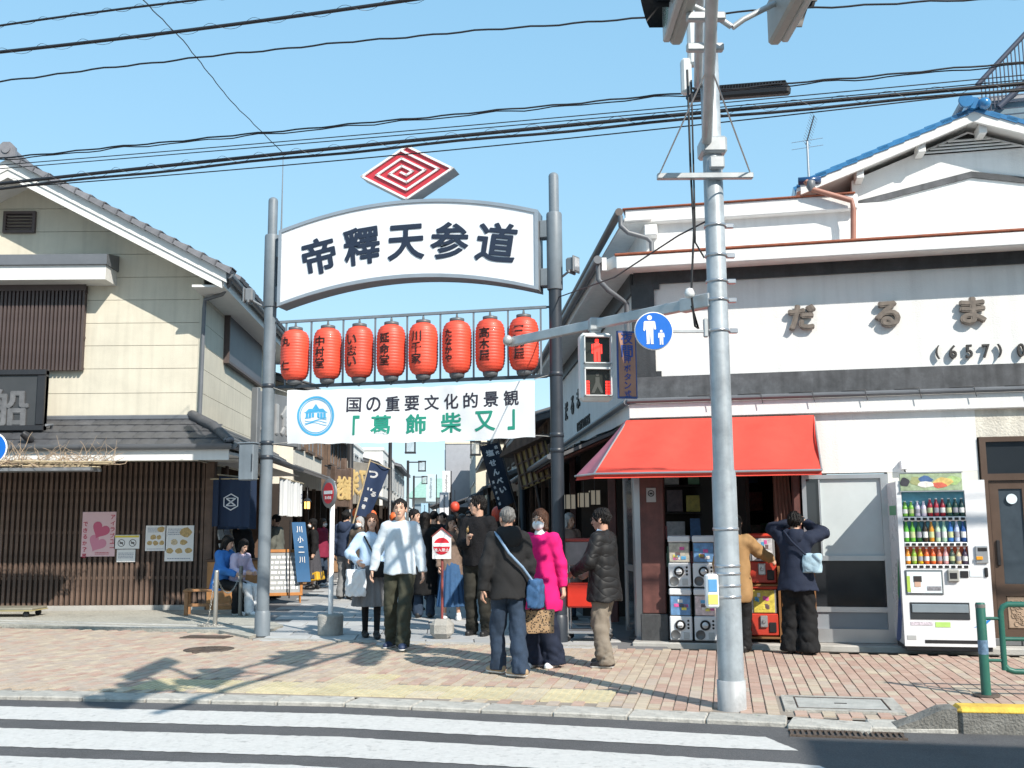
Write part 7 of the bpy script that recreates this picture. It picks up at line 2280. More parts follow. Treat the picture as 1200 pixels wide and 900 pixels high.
        def f_sk(p):
            tt = np.clip((Pv[2] + .1 - p[:, 2]) / (Pv[2] + .1 - sz_), 0, 1)
            cx = Pv[:2] * (1 - .0) ; v = p[:, :2] - A3(Pv[:2]); mid = A3((ank[0][:2] + ank[1][:2]) / 2 - Pv[:2]); v = v - np.outer(tt * .5, mid)
            th = np.arctan2(v[:, 1], v[:, 0]); r = np.sqrt(v[:, 0] ** 2 + (v[:, 1] * 1.12) ** 2)
            R_ = (.150 * fat + (.13 * bw_) * tt ** .8) * s + (.012 + .008 * bw_) * tt * np.sin(th * 15 + 1.5 * np.sin(th * 2)) * s
            return np.maximum(np.maximum(r - R_, sz_ - p[:, 2]), p[:, 2] - Pv[2] - .13 * s) * .8
        cm_.add(f_sk, [Pv[0] - .4, Pv[1] - .4, sz_ - .02], [Pv[0] + .4, Pv[1] + .4, Pv[2] + .16], cres); cm_.build('skirt', bot_m, t)
    if sock_m is not None:
        cm_ = SM_()
        def f_so(p): return np.minimum(*[smin(seg(p, hipj[i] * .6 + knees[i] * .4, knees[i], .075 * s, .058 * s), seg(p, knees[i], ank[i], .055 * s, .040 * s), .02) for i in (0, 1)])
        pts = np.array([*knees, *ank]); cm_.add(f_so, pts.min(0) - .14, pts.max(0) + .14, cres); cm_.build('tights', sock_m, t)
    if shoe_m is not None:
        for i in (0, 1):
            yw = foot_yaw[i]; pit = feet[i][3] if len(feet[i]) > 3 else 0.0
            fx = rotz3(yw) @ np.array([0, -1., 0]); fx = fx * math.cos(pit) + np.array([0, 0, math.sin(pit)]); a = ank[i].copy()
            hl = a + np.array([0, 0, -.05 * s]) - fx * .045 * s; to_ = a + np.array([0, 0, -.055 * s]) + fx * .145 * s
            if pit == 0: hl[2] = ank[i][2] - .047 * s; to_[2] = ank[i][2] - .057 * s
            up2 = np.cross(np.cross(fx, [0, 0, 1.0]), fx); up2 /= np.linalg.norm(up2)
            def f_sh(p, g=0.0):
                d = smin(seg(p, hl, to_, (.040 + g) * s, (.036 + g) * s), seg(p, hl + up2 * .02, a + np.array([0, 0, .012]) * s, .042 * s, .040 * s), .03)
                d = smin(d, ell(p, (hl + to_) / 2 + fx * .03, (.052 * s + g, .052 * s + g, .038 * s)), .02)
                return d
            base = (ank[i][2] - .085 * s)
            def plane(p): return (p - A3(hl)) @ A3(up2) + .036 * s
            cm_ = SM_(); cm_.add(lambda p: np.maximum(f_sh(p), -plane(p) + .010), np.minimum(hl, to_) - .09, np.maximum(hl, to_) + .11, .0085 * max(1, q)); so_ = cm_.build('shoe', shoe_m, t)
            if sole_m is not None and q < 2.5:
                cm_ = SM_(); cm_.add(lambda p: np.maximum(np.maximum(f_sh(p, .004), plane(p) - .016), -plane(p) - .004), np.minimum(hl, to_) - .09, np.maximum(hl, to_) + .09, .0085 * max(1, q)); cm_.build('sole', sole_m, so_)
    return t, dict(sh=sh, wr=wr, el=el, C=C, Pv=Pv, NB=NB, HC=HC, knees=knees, ank=ank, s=s)
def towld(t, p):
    M = Matrix.Translation(t.location) @ Matrix.Rotation(t.rotation_euler.z, 4, 'Z')
    return M @ Vector(p)
def at(px, py): q = G(px, py); return (q.x, q.y, 0.0)
def strap(parent, pts, w, m, name='strap'):
    b = MB(); b.tube([Vector(p) for p in pts], w, 6); return b.build(name, m, parent)
def bag_thing(label, loc, face, w, d, h, m, strap_pts=None, strap_m=None, cat='bag', name='shoulder_bag', puff=.35):
    t = thing(name, label, cat, loc, face)
    sm = SM_(); sm.add(lambda p: np.maximum.reduce([ell(p, (0, 0, h * .45), (w * (1 + puff), d * (1 + puff), h * .75)), np.abs(p[:, 0]) - w, np.abs(p[:, 1]) - d, np.abs(p[:, 2] - h / 2) - h / 2]) + folds(p, .006, 5 + len(label), 40.), [-w - .02, -d - .02, -.02], [w + .02, d + .02, h + .02], .010)
    sm.build('bag_body', m, t)
    if strap_pts:
        Mi = (Matrix.Translation(t.location) @ Matrix.Rotation(face, 4, 'Z')).inverted()
        b = MB(); P = [Mi @ Vector(p) for p in strap_pts]; b.tube(P, .013, 6); b.build('strap', strap_m or m, t)
    return t
white = cloth((.74, .75, .76), name='cotton_white'); blackc = cloth((.010, .010, .011), name='cloth_black'); navyc = cloth((.016, .022, .042), name='cloth_navy')
denim = cloth((.030, .048, .080), bump=.4, bs=220, var=.25, name='denim_dark'); olive = cloth((.045, .046, .032), name='cloth_olive'); greyc = cloth((.16, .16, .165), name='cloth_grey')
charc = cloth((.017, .017, .018), name='cloth_charcoal'); taupe = cloth((.21, .18, .145), name='cloth_taupe'); pinkc = cloth((.66, .012, .155), name='cloth_pink')
tanc = cloth((.32, .19, .085), name='cloth_tan'); bluec = cloth((.05, .19, .52), name='cloth_blue'); maroon = cloth((.20, .02, .05), name='cloth_maroon')
plaid = cloth((.20, .145, .115), name='cloth_plaid', var=.3); lblue = cloth((.46, .60, .76), name='cloth_paleblue'); ggreen = cloth((.11, .115, .10), name='cloth_greygreen')
denimb = cloth((.045, .11, .23), name='denim_blue', var=.2, bump=.4)
blk_shoe = mat('shoe_black', (.015, .015, .016), .5); wht_shoe = mat('shoe_white', (.72, .73, .74), .55); nav_shoe = mat('shoe_navy', (.02, .035, .08), .6); tan_shoe = mat('shoe_tan', (.36, .26, .16), .7); sole_w = mat('sole_white', (.68, .68, .66), .6)

# 1 man in the pale sweatshirt, walking towards the road
t, J = person('man in a pale blue-white sweatshirt and olive trousers walking towards the road', at(468, 760), R(-6), 1.76, 1.04, feet=((.09, -.22), (-.13, .12, .0, 0.0)), foot_yaw=(R(8), R(-12)),
    hands=((.31, -.04, .82), (-.36, -.02, .86)), elbow=((.6, .6, 0), (-.7, .5, 0)), top='sweater', top_m=cloth((.55, .62, .68), name='sweat_paleblue'), hem=.86, loose=1.0, bot_m=olive, bw_=1.12, cuff=.072, shoe_m=nav_shoe, sole_m=sole_w, style='short', head=(R(4), R(2)))
# 2 woman beside him
t2, J2 = person('woman with long brown hair, pale blue top and grey pleated skirt beside the sweatshirt man', at(434, 747), R(14), 1.60, .95, feet=((.07, -.12), (-.06, .10)), hands=((.16, -.16, .93), (-.20, -.18, 1.00)), elbow=((.6, .6, 0), (-.6, .7, 0)),
    hair='brown', style='long', top='sweater', top_m=lblue, hem=.88, bottom='skirt', skirt_z=.44, bot_m=greyc, bw_=.95, sock_m=blackc, shoe_m=blk_shoe, sole_m=blk_shoe, head=(R(-6), 0))
q = towld(t2, (.10, -.20, .80)); bag_thing('small black crossbody bag of the woman in the grey skirt', q, R(14), .13, .05, .19, blackc, [towld(t2, (.10, -.17, .97)), towld(t2, (.0, -.16, 1.12)), towld(t2, (-.10, -.10, 1.32)), towld(t2, (-.11, .02, 1.36))], blackc)
q = towld(t2, (-.22, -.20, .56)); bag_thing('white plastic shopping bag on the arm of the woman in the grey skirt', q, R(20), .12, .08, .34, mat('bag_plastic', (.72, .74, .76), .35, var=.05, bump=.3, bs=25), [towld(t2, (-.24, -.20, .87)), towld(t2, (-.23, -.17, 1.0)), towld(t2, (-.16, -.18, .87))], mat('bag_plastic', (.72, .74, .76)), name='plastic_bag')
# 3 tall man in a black jacket
t3, J3 = person('tall man with glasses in a black jacket looking left, holding a skewer', at(561, 744), R(-22), 1.82, 1.08, feet=((.13, -.02), (-.10, .02)), hands=((.27, .0, .93), (-.02, -.30, 1.23)), elbow=((.6, .6, 0), (-.5, .2, -.8)), hand_dir=(None, (.1, -.3, .9)), grip=.9,
    top='jacket', top_m=mat('fleece_black', (.012, .012, .014), .9, spec=.2, var=.3, vs=30, bump=.6, bs=90), hem=.86, loose=1.1, bot_m=cloth((.030, .029, .024), name='cloth_darkolive'), bw_=1.1, cuff=.07, shoe_m=blk_shoe, sole_m=blk_shoe, style='messy', glasses=True, head=(R(-62), 0))
q = towld(t3, (-.02, -.36, 1.30)); tsk = thing('food_skewer', 'small food stick in the hand of the tall man in black', 'skewer', q, 0); b = MB(); b.tube([(0, 0, 0), (.03, -.02, .16)], .003, 5); b.build('stick', m_bam, tsk)
b = MB(); b.lathe([(.001, -.03), (.015, -.02), (.018, 0), (.012, .03), (.001, .035)], 10, (.02, -.015, .10)); b.build('food', mat('dango', (.4, .25, .1), .5), tsk)
# 4 woman in a brown checked jacket
t4, J4 = person('woman in a brown checked jacket and long denim skirt with a hand at her mouth', at(529, 726), R(4), 1.58, .95, feet=((.11, -.05), (-.11, .04)), hands=((.10, -.16, 1.36), (-.20, -.08, .74)), elbow=((.6, -.2, -.5), (-.6, .6, 0)), hand_dir=((-.3, -.1, .9), None), grip=1.0,
    hair='dkbrown', style='bob', top='jacket', top_m=plaid, hem=.74, bottom='skirt', skirt_z=.22, bot_m=denimb, bw_=.8, shoe_m=wht_shoe, sole_m=sole_w, head=(R(10), R(-8)))
# 5 man in a charcoal hoodie, seen from behind
t5, J5 = person('man in a charcoal hoodie and jeans seen from behind, walking with a denim bag', at(596, 792), R(196), 1.62, 1.10, feet=((.06, -.16), (-.07, .18, .015, 0)), foot_yaw=(R(28), R(38)), hands=((.27, .02, .80), (-.25, -.06, .84)), elbow=((.6, .6, 0), (-.6, .7, 0)),
    hair='grey', style='buzz', skin=SKIN2, top='sweater', top_m=charc, hem=.80, loose=1.35, hood=True, bot_m=denim, bw_=1.12, cuff=.075, shoe_m=tan_shoe, sole_m=sole_w, head=(R(8), R(4)))
q = towld(t5, (-.27, .06, .66)); bag_thing('blue denim shoulder bag hanging at the hoodie man\'s right hip', q, R(196 + 60), .15, .06, .27, denimb, [towld(t5, (-.24, .10, .90)), towld(t5, (-.10, .185, 1.06)), towld(t5, (.04, .19, 1.20)), towld(t5, (.13, .12, 1.36)), towld(t5, (.14, .02, 1.40))], cloth((.22, .32, .45), name='strap_blue'))
# 6 woman in pink
t6, J6 = person('woman in a bright pink cardigan and navy wide trousers wearing a white mask', at(636, 782), R(-32), 1.60, 1.0, feet=((.10, .06), (-.10, -.04)), hands=((.26, .02, .78), (-.23, -.10, .80)), top='coat', top_m=pinkc, hem=.62, loose=.7, inner_m=white,
    hair='brown', style='bob', bot_m=navyc, bw_=1.45, cuff=.115, shoe_m=wht_shoe, sole_m=sole_w, mask=True, head=(R(6), R(-2)), collar=white)
q = D(631, 741, 10.35)
t = thing('handbag', 'leopard print handbag held by the woman in pink', 'bag', q, R(-4))
mlp = mat('leopard', (.30, .18, .09), .7, var=0)
nt = mlp.node_tree; vo = nt.nodes.new('ShaderNodeTexVoronoi'); vo.inputs['Scale'].default_value = 48; rmp = nt.nodes.new('ShaderNodeValToRGB'); tcn = nt.nodes.new('ShaderNodeTexCoord')
rmp.color_ramp.elements[0].position = .32; rmp.color_ramp.elements[0].color = (.025, .016, .012, 1); rmp.color_ramp.elements[1].position = .42; rmp.color_ramp.elements[1].color = (.34, .22, .12, 1)
nt.links.new(tcn.outputs['Object'], vo.inputs['Vector']); nt.links.new(vo.outputs['Distance'], rmp.inputs[0]); nt.links.new(rmp.outputs[0], nt.nodes['Principled BSDF'].inputs['Base Color'])
sm = SM_(); sm.add(lambda p: np.maximum.reduce([np.abs(p[:, 0]) - .15 - p[:, 2] * .05, np.abs(p[:, 1]) - .07, np.abs(p[:, 2] - .11) - .11]) + folds(p, .004, 3, 40.), [-.19, -.1, -.02], [.19, .1, .24], .010); sm.build('bag_body', mlp, t)
b = MB(); 
for y in (-.05, .05): b.tube([(-.08, y, .21), (-.05, y * .6, .32), (.0, y * .3, .35), (.05, y * .6, .32), (.08, y, .21)], .008, 6)
b.build('handle', blackc, t)
# 7 man in a quilted jacket
t7, J7 = person('man in a black quilted jacket and taupe trousers seen from behind, facing left', at(710, 781), R(-118), 1.60, 1.12, feet=((.10, .05), (-.10, -.06)), foot_yaw=(R(14), R(-14)), hands=((.18, -.26, .98), (-.20, -.24, .96)), elbow=((.6, .7, -.3), (-.6, .7, -.3)),
    top='jacket', top_m=charc, hem=.72, loose=1.2, bot_m=taupe, bw_=1.15, cuff=.082, shoe_m=blk_shoe, sole_m=sole_w, style='messy', glasses=True, skin=SKIN2, collar=cloth((.30, .42, .58), name='shirt_blue'), head=(R(4), R(-4)))
mq = mat('quilted_black', (.012, .012, .013), .6, spec=.3, var=.1)
nt = mq.node_tree; tcn = nt.nodes.new('ShaderNodeTexCoord'); sep = nt.nodes.new('ShaderNodeSeparateXYZ'); nt.links.new(tcn.outputs['Object'], sep.inputs[0])
def mathn(op, a, b_=None):
    n_ = nt.nodes.new('ShaderNodeMath'); n_.operation = op
    for i, v in enumerate((a, b_)):
        if v is None: continue
        if isinstance(v, (int, float)): n_.inputs[i].default_value = v
        else: nt.links.new(v, n_.inputs[i])
    return n_.outputs[0]
xy = mathn('ADD', mathn('MULTIPLY', sep.outputs[0], .7), mathn('MULTIPLY', sep.outputs[1], 1.0))
s1 = mathn('ABSOLUTE', mathn('SINE', mathn('MULTIPLY', mathn('ADD', xy, sep.outputs[2]), 26))); s2 = mathn('ABSOLUTE', mathn('SINE', mathn('MULTIPLY', mathn('SUBTRACT', xy, sep.outputs[2]), 26)))
hgt = mathn('POWER', mathn('MULTIPLY', s1, s2), .35); bp = nt.nodes.new('ShaderNodeBump'); bp.inputs['Distance'].default_value = .03; bp.inputs['Strength'].default_value = .35; nt.links.new(hgt, bp.inputs['Height']); nt.links.new(bp.outputs[0], nt.nodes['Principled BSDF'].inputs['Normal'])
for c_ in t7.children:
    if c_.name.startswith('jacket'): c_.data.materials[0] = mq
# 8 person in navy with a camera
t8, J8 = person('person in a navy jacket and wide black trousers raising a camera to the face', at(938, 766), R(152), 1.56, 1.02, feet=((.10, .0), (-.10, .03)), foot_yaw=(R(10), R(-20)), hands=((.10, -.24, 1.47), (-.08, -.26, 1.46)), elbow=((.8, -.2, .1), (-.8, -.1, -.3)), hand_dir=((-.5, -.4, .5), (.4, -.4, .5)), grip=.9,
    top='jacket', top_m=navyc, hem=.78, loose=1.35, hood=True, bot_m=blackc, bw_=1.5, cuff=.12, shoe_m=blk_shoe, sole_m=blk_shoe, style='messy', head=(0, R(8)))
q = towld(t8, (.0, -.25, 1.50)); t = thing('photo_camera', 'dark camera held up by the person in the navy jacket', 'camera', q, R(152)); b = MB(); b.cbox(-.06, .06, -.03, .03, -.04, .04, .01); b.build('camera_body', m_blk, t); b = MB(); b.lathe([(.03, 0), (.032, .07), (.028, .08)], 14, (0, -.11, 0), ax='Y'); b.build('lens', m_blk, t)
q = towld(t8, (-.20, .10, .92)); bag_thing('small pale blue pouch on the navy jacket person\'s back', q, R(152), .10, .05, .20, cloth((.35, .48, .56), name='pouch_blue', var=.3), [towld(t8, (-.15, .13, 1.10)), towld(t8, (.0, .19, 1.26)), towld(t8, (.10, .12, 1.38))], navyc)
# 9 woman in tan jacket at the machines
t9, J9 = person('long-haired woman in a tan jacket reaching to a red capsule machine', at(866, 763), R(150), 1.54, .95, feet=((.09, .0), (-.09, .05)), hands=((.25, -.05, .66), (-.32, -.40, 1.02)), elbow=((.6, .5, 0), (-.5, .3, -.7)), hair='black', style='long', top='jacket', top_m=tanc, hem=.62, loose=1.25, bot_m=blackc, bw_=1.1, cuff=.075, shoe_m=blk_shoe, sole_m=blk_shoe, head=(R(-20), R(-10)))
# 10, 11 women on the bench
t10, J10 = person('woman in a blue sweater sitting on the bench at the corner of the slatted wall', (-4.86, 16.98, .03), R(68), 1.60, 1.0, feet=((.10, -.44), (-.08, -.40)), pelvis_z=.53, knee_hint=(0, -.6, 1), hands=((.12, -.34, .66), (-.10, -.36, .66)), lean=(0, .16), style='bob', hair='black', top='sweater', top_m=bluec, hem=.50, loose=1.2, bot_m=blackc, bw_=1.1, shoe_m=wht_shoe, sole_m=sole_w, head=(R(10), R(-18)), q=1.2)
t11, J11 = person('girl in white trousers and lilac top sitting beside the blue sweater woman', (-4.62, 17.05, .03), R(58), 1.50, .92, feet=((.09, -.46), (-.08, -.42)), pelvis_z=.52, knee_hint=(0, -.6, 1), hands=((.10, -.32, .68), (-.10, -.32, .68)), lean=(0, .22), style='bob', hair='black', top='sweater', top_m=cloth((.55, .48, .62), name='cloth_lilac'), hem=.5, bot_m=white, bw_=1.15, shoe_m=wht_shoe, sole_m=sole_w, head=(R(-10), R(-25)), q=1.3)

# ================================================================== STREET BEHIND THE GATE
def crowd(label, px, py, face, H, **kw):
    p = at(px, py)
    kw.setdefault('q', 1.7)
    return person(label, p, R(face), H, **kw)
crowd('shop worker with a mask behind the book counter at the corner', 0, 0, 20, 1.6, top='sweater', top_m=blackc, bot_m=blackc, mask=True, shoe_m=blk_shoe)[0].location = (-5.0, 18.6, .03)
crowd('person in a grey-green coat standing behind the left gate post', 322, 702, -100, 1.66, top='coat', top_m=ggreen, hem=.66, bot_m=blackc, shoe_m=blk_shoe)
crowd('woman in a black cap and jacket with a white shoulder bag at the shop front', 366, 690, -75, 1.58, top='jacket', top_m=blackc, hem=.80, bottom='skirt', skirt_z=.25, bot_m=cloth((.06, .06, .07), name='cloth_slate'), style='bob', cap=blackc, mask=True, shoe_m=blk_shoe)
crowd('woman in a maroon coat and pink scarf with a mask at the shop front', 376, 686, 70, 1.60, top='coat', top_m=maroon, hem=.72, bot_m=denim, style='bob', hair='dkbrown', mask=True, shoe_m=wht_shoe, collar=cloth((.55, .02, .12), name='scarf_pink'))
crowd('man in a dark hooded jacket and grey trousers with an orange bag, seen from behind', 404, 702, 165, 1.72, top='jacket', top_m=cloth((.03, .045, .085), name='cloth_inkblue'), hood=True, hem=.84, bot_m=cloth((.20, .205, .21), name='cloth_midgrey'), style='messy', hands=((.25, .0, .80), (-.20, -.15, .95)), shoe_m=blk_shoe)
crowd('silver-haired person with cap and white mask in patterned jacket', 421, 703, -20, 1.60, top='jacket', top_m=cloth((.09, .075, .06), name='cloth_camo', var=.5), hem=.78, bot_m=denim, hair='silver', style='bob', mask=True, shoe_m=blk_shoe)
crowd('dark-haired man in navy looking right behind the sweatshirt man', 484, 716, 60, 1.70, top='jacket', top_m=cloth((.03, .04, .06), name='cloth_ink'), hem=.8, bot_m=blackc, style='messy', shoe_m=blk_shoe)
crowd('long-haired woman in a long black coat walking away behind the sweatshirt man', 497, 724, 175, 1.64, top='coat', top_m=blackc, hem=.38, bot_m=denim, style='long', hair='black', shoe_m=blk_shoe)
FAR = [(508, 704, 160, 1.70, blackc, 'short', 'black', 'man in black walking away, third row of the crowd'),
       (519, 700, -20, 1.68, navyc, 'short', 'black', 'man in navy facing the camera left of the checked jacket woman'),
       (541, 708, 150, 1.62, charc, 'bob', 'dkbrown', 'woman in charcoal walking away between the checked jacket woman and tall man'),
       (549, 692, 10, 1.72, cloth((.10, .11, .13), name='cloth_steel'), 'short', 'black', 'man in steel grey behind the tall man in black'),
       (572, 690, -40, 1.64, cloth((.04, .10, .10), name='cloth_teal'), 'bob', 'black', 'person in teal behind the tall man in black'),
       (463, 690, 40, 1.60, cloth((.20, .16, .10), name='cloth_khaki'), 'bob', 'brown', 'person in khaki at the left edge of the far crowd'),
       (490, 684, 170, 1.72, cloth((.05, .05, .055), name='cloth_soot'), 'short', 'black', 'man in soot grey walking away in the far crowd'),
       (503, 678, 0, 1.66, cloth((.42, .42, .42), name='cloth_palegrey'), 'short', 'black', 'person in pale grey in the middle of the far crowd'),
       (514, 676, 175, 1.70, navyc, 'messy', 'black', 'man in navy walking away in the middle of the far crowd'),
       (525, 674, 10, 1.62, maroon, 'long', 'dkbrown', 'woman in maroon in the middle of the far crowd'),
       (535, 676, 185, 1.74, blackc, 'short', 'black', 'tall man in black walking away right of the far crowd'),
       (545, 672, -10, 1.60, cloth((.30, .25, .18), name='cloth_beige'), 'bob', 'black', 'person in beige right of the far crowd'),
       (556, 676, 160, 1.66, charc, 'short', 'grey', 'grey-haired man in charcoal right of the far crowd'),
       (472, 672, 180, 1.68, charc, 'short', 'black', 'man in charcoal walking away left of the far crowd'),
       (483, 664, 0, 1.64, cloth((.10, .14, .30), name='cloth_royal'), 'bob', 'black', 'person in royal blue at the back of the far crowd'),
       (497, 660, 180, 1.70, blackc, 'short', 'black', 'man in black at the back of the far crowd, left'),
       (510, 657, 0, 1.66, greyc, 'long', 'black', 'woman in grey at the back of the far crowd'),
       (522, 656, 180, 1.72, denim, 'messy', 'black', 'man in denim at the back of the far crowd'),
       (533, 657, 10, 1.64, white, 'short', 'black', 'person in white at the back of the far crowd, right'),
       (600, 706, 120, 1.64, cloth((.14, .16, .19), name='cloth_bluegrey'), 'bob', 'dkbrown', 'person in blue-grey half hidden behind the woman in pink'),
       (668, 727, 30, 1.60, cloth((.40, .30, .26), name='cloth_rosebeige'), 'bob', 'silver', 'older woman in a rose beige coat in the dark side entrance')]
for (px, py, fa, H, m_, st_, hr, lb) in FAR:
    far_ = py < 690
    crowd(lb, px, py, fa + random.uniform(-12, 12), H, top='coat' if (px + py) % 3 == 0 or px == 668 else 'jacket', hem=.60 if (px + py) % 3 == 0 or px == 668 else .80, top_m=m_, bot_m=random.choice([blackc, denim, greyc, taupe]), style=st_, hair=hr, q=2.6 if far_ else 1.8, shoe_m=blk_shoe, feet=((.09, random.uniform(-.12, .12)), (-.09, random.uniform(-.12, .12))))

# ---- street rows. side: -1 left, +1 right; d along the street
LO = Vector((-5.45, 17.4, 0)); RO2 = RO + RU * uc
def SPt(side, d, x, z):                              # x metres out from the row line towards the street
    o = LO if side < 0 else RO2
    n = SX if side < 0 else -SX
    q = o + S * d + n * x
    return Vector((q.x, q.y, z))
def row_house(name, label, side, d0, d1, x, hgt, depth, wm, roof='flat', rm=None, floors=2, win=2, wm2=None, shop=True, canopy=True, front_windows=True):
    o = SPt(side, d0, x, 0); ang = SA + (PI / 2 if side < 0 else -PI / 2)
    # local frame: X along the facade, -Y out into the street
    Lh = d1 - d0
    o2 = o if side < 0 else SPt(side, d1, x, 0)
    t = thing(name, label, 'building', o2, SA + PI / 2 if side < 0 else SA - PI / 2)
    # facade normal is local -Y
    g0 = 2.5 if shop else 0
    b = MB(); b.box(0, Lh, 0, depth, g0, hgt); b.build('wall', wm, t)
    if shop:
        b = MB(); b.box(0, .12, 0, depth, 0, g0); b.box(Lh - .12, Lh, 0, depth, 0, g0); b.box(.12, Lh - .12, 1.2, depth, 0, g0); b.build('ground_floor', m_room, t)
        for k in range(1, 4):
            c = MB(); c.cbox(k * Lh / 4 - .05, k * Lh / 4 + .05, -.02, .08, 0, g0, .008); c.build('shop_post', m_brown, t)
        c = MB(); c.cbox(.3, Lh - .3, -.35, .5, 0, .75, .02); c.build('shop_counter', mat('counter_wood', (.26, .15, .08), .6, var=.3), t)
    if canopy:
        c = MB(); c.add([(-.0, 0, g0 + .45), (Lh, 0, g0 + .45), (Lh, -1.0, g0 + .08), (0, -1.0, g0 + .08), (0, 0, g0 + .38), (Lh, 0, g0 + .38), (Lh, -1.0, g0 + .02), (0, -1.0, g0 + .02)], [(3, 2, 1, 0), (4, 5, 6, 7), (3, 7, 6, 2), (0, 4, 7, 3), (2, 6, 5, 1)]); c.build('canopy', m_tdark, t)
        n = int(Lh / .3); tl = MB()
        for k in range(n):
            tl.tube([(.15 + k * .3, -.02, g0 + .46), (.15 + k * .3, -1.02, g0 + .09)], .03, 5)
        stuff(tl.build('canopy_tiles', m_tdark, t))
        c = MB(); c.tube([(0, -1.06, g0 + .06), (Lh, -1.06, g0 + .06)], .045, 8); c.build('gutter', m_pipe, t)
    fh = (hgt - g0) / max(floors - 1, 1) if shop else hgt / floors
    n0 = 0
    for f_ in range(floors - 1 if shop else floors):
        zb = g0 + fh * f_ + fh * .30 + (.25 if canopy and f_ == 0 else 0); zt = g0 + fh * (f_ + 1) - fh * .18
        for k in range(win):
            xc = Lh * (k + .5) / win; hw_ = min(.8, Lh / win * .36)
            c = MB()
            for q in ((xc - hw_ - .06, xc + hw_ + .06, zt, zt + .07), (xc - hw_ - .08, xc + hw_ + .08, zb - .07, zb), (xc - hw_ - .06, xc - hw_, zb, zt), (xc + hw_, xc + hw_ + .06, zb, zt), (xc - .02, xc + .02, zb, zt)): c.box(q[0], q[1], -.08, -.002, q[2], q[3])
            w_ = c.build('window', wm2 or m_alu, t)
            for s_ in (-1, 1):
                c = MB(); c.box(*(sorted((xc + s_ * .02, xc + s_ * hw_))), -.03, -.004, zb, zt); c.build('pane', mat('far_glass', (.22, .28, .33), .12, var=.1, vs=2), w_)
        if front_windows:                              # end wall that looks down towards the gate
            for k in range(2):
                yc = depth * (.3 + .4 * k); xe, xo = (0, -1) if side < 0 else (Lh, 1)
                c = MB(); c.box(*sorted((xe + xo * .002, xe + xo * .07)), yc - .5, yc + .5, zb, zt); w_ = c.build('window', wm2 or m_alu, t)
                for s_ in (-1, 1):
                    c = MB(); c.box(*sorted((xe + xo * .071, xe + xo * .078)), *sorted((yc + s_ * .03, yc + s_ * .44)), zb + .06, zt - .06); c.build('pane', mat('far_glass', (.22, .28, .33)), w_)
    if roof == 'flat':
        c = MB(); c.cbox(-.06, Lh + .06, -.06, depth, hgt, hgt + .18, .02); c.build('parapet', rm or wm, t)
    else:
        c = MB(); e = .55; h2 = hgt + .26 * depth * .5
        vs = [(-.3, -e, hgt - .1), (Lh + .3, -e, hgt - .1), (Lh + .3, depth / 2, h2 + .2), (-.3, depth / 2, h2 + .2), (-.3, depth + e, hgt - .1), (Lh + .3, depth + e, hgt - .1)]
        vs += [(x_, y_, z_ - .12) for x_, y_, z_ in vs]
        c.add(vs, [(0, 1, 2, 3), (3, 2, 5, 4), (7, 6, 9, 8), (8, 9, 10, 11), (0, 6, 7, 1), (0, 3, 9, 6), (3, 4, 10, 9), (1, 7, 8, 2), (2, 8, 11, 5)]); rf = c.build('roof', rm or m_tdark, t)
        tl = MB()
        for k in range(int((Lh + .6) / .28)): tl.tube([(-.25 + k * .28, -e - .02, hgt - .06), (-.25 + k * .28, depth / 2, h2 + .23)], .035, 5)
        stuff(tl.build('tile_rolls', rm or m_tdark, rf))
        c = MB(); c.prism([(0, hgt - .05), (depth, hgt - .05), (depth / 2, h2 + .05)], 0, Lh, plane='YZ'); c.build('gable', wm, t)
    return t
m_wp = mat('plaster_warm', (.66, .62, .54), .8, var=.08, streak=.1); m_wb = mat('timber_brown', (.13, .085, .06), .7, var=.3, streak=.3); m_wg = mat('wall_grey', (.30, .31, .34), .7, var=.08); m_ww = mat('wall_white', (.74, .73, .70), .7, var=.06, streak=.08); m_wc = mat('wall_cream2', (.62, .56, .44), .7, var=.08, streak=.08); m_wbl = mat('wall_bluegrey', (.24, .28, .34), .7, var=.08)
row_house('shop_house', 'plaster shop house with timber windows behind the left gate post', -1, 7.8, 13.5, .45, 5.0, 6, m_wp, 'tile', m_tdark, 2, 3, m_wb)
row_house('timber_shop', 'dark timber shop house behind the navy flag on the left', -1, 14, 20, .55, 4.7, 6, m_wb, 'tile', m_tdark, 2, 3, m_wb)
row_house('white_block', 'white two-storey block behind the first street lamp on the left', -1, 21, 29, .4, 4.7, 8, m_ww, 'flat', None, 2, 3)
row_house('low_shop', 'low brown tiled shop on the left behind the second street lamp', -1, 30, 39, .5, 4.4, 7, m_wc, 'tile', m_tdark, 2, 3, m_wb)
row_house('grey_block', 'pale block far down the left side of the street', -1, 40, 52, .6, 5.6, 8, m_ww, 'flat', None, 2, 4)
row_house('far_shop', 'pale shop house at the far left end of the street', -1, 53, 70, .5, 5.6, 8, m_ww, 'tile', m_tile, 2, 4)
row_house('timber_shop', 'dark timber shop house right behind the corner shop building', 1, 10, 17, .15, 3.9, 6, m_wb, 'tile', m_tdark, 2, 3, m_wb)
row_house('plaster_shop', 'plaster shop house behind the navy rice cracker banner', 1, 18, 26, .3, 4.6, 6, m_wp, 'tile', m_tdark, 2, 3, m_wb)
row_house('cream_house', 'cream house with brown roof in the right middle of the street', 1, 28, 38, .5, 4.2, 7, m_wc, 'tile', m_tdark, 2, 3)
row_house('cream_block', 'tall cream block with a roof tank on the right of the street', 1, 40, 52, 1.0, 5.6, 10, m_wc, 'flat', None, 2, 4)
row_house('grey_block', 'tall blue-grey block in the centre distance', 1, 53, 68, 2.6, 6.6, 10, m_wg, 'flat', m_wc, 3, 4)
b = MB(); 
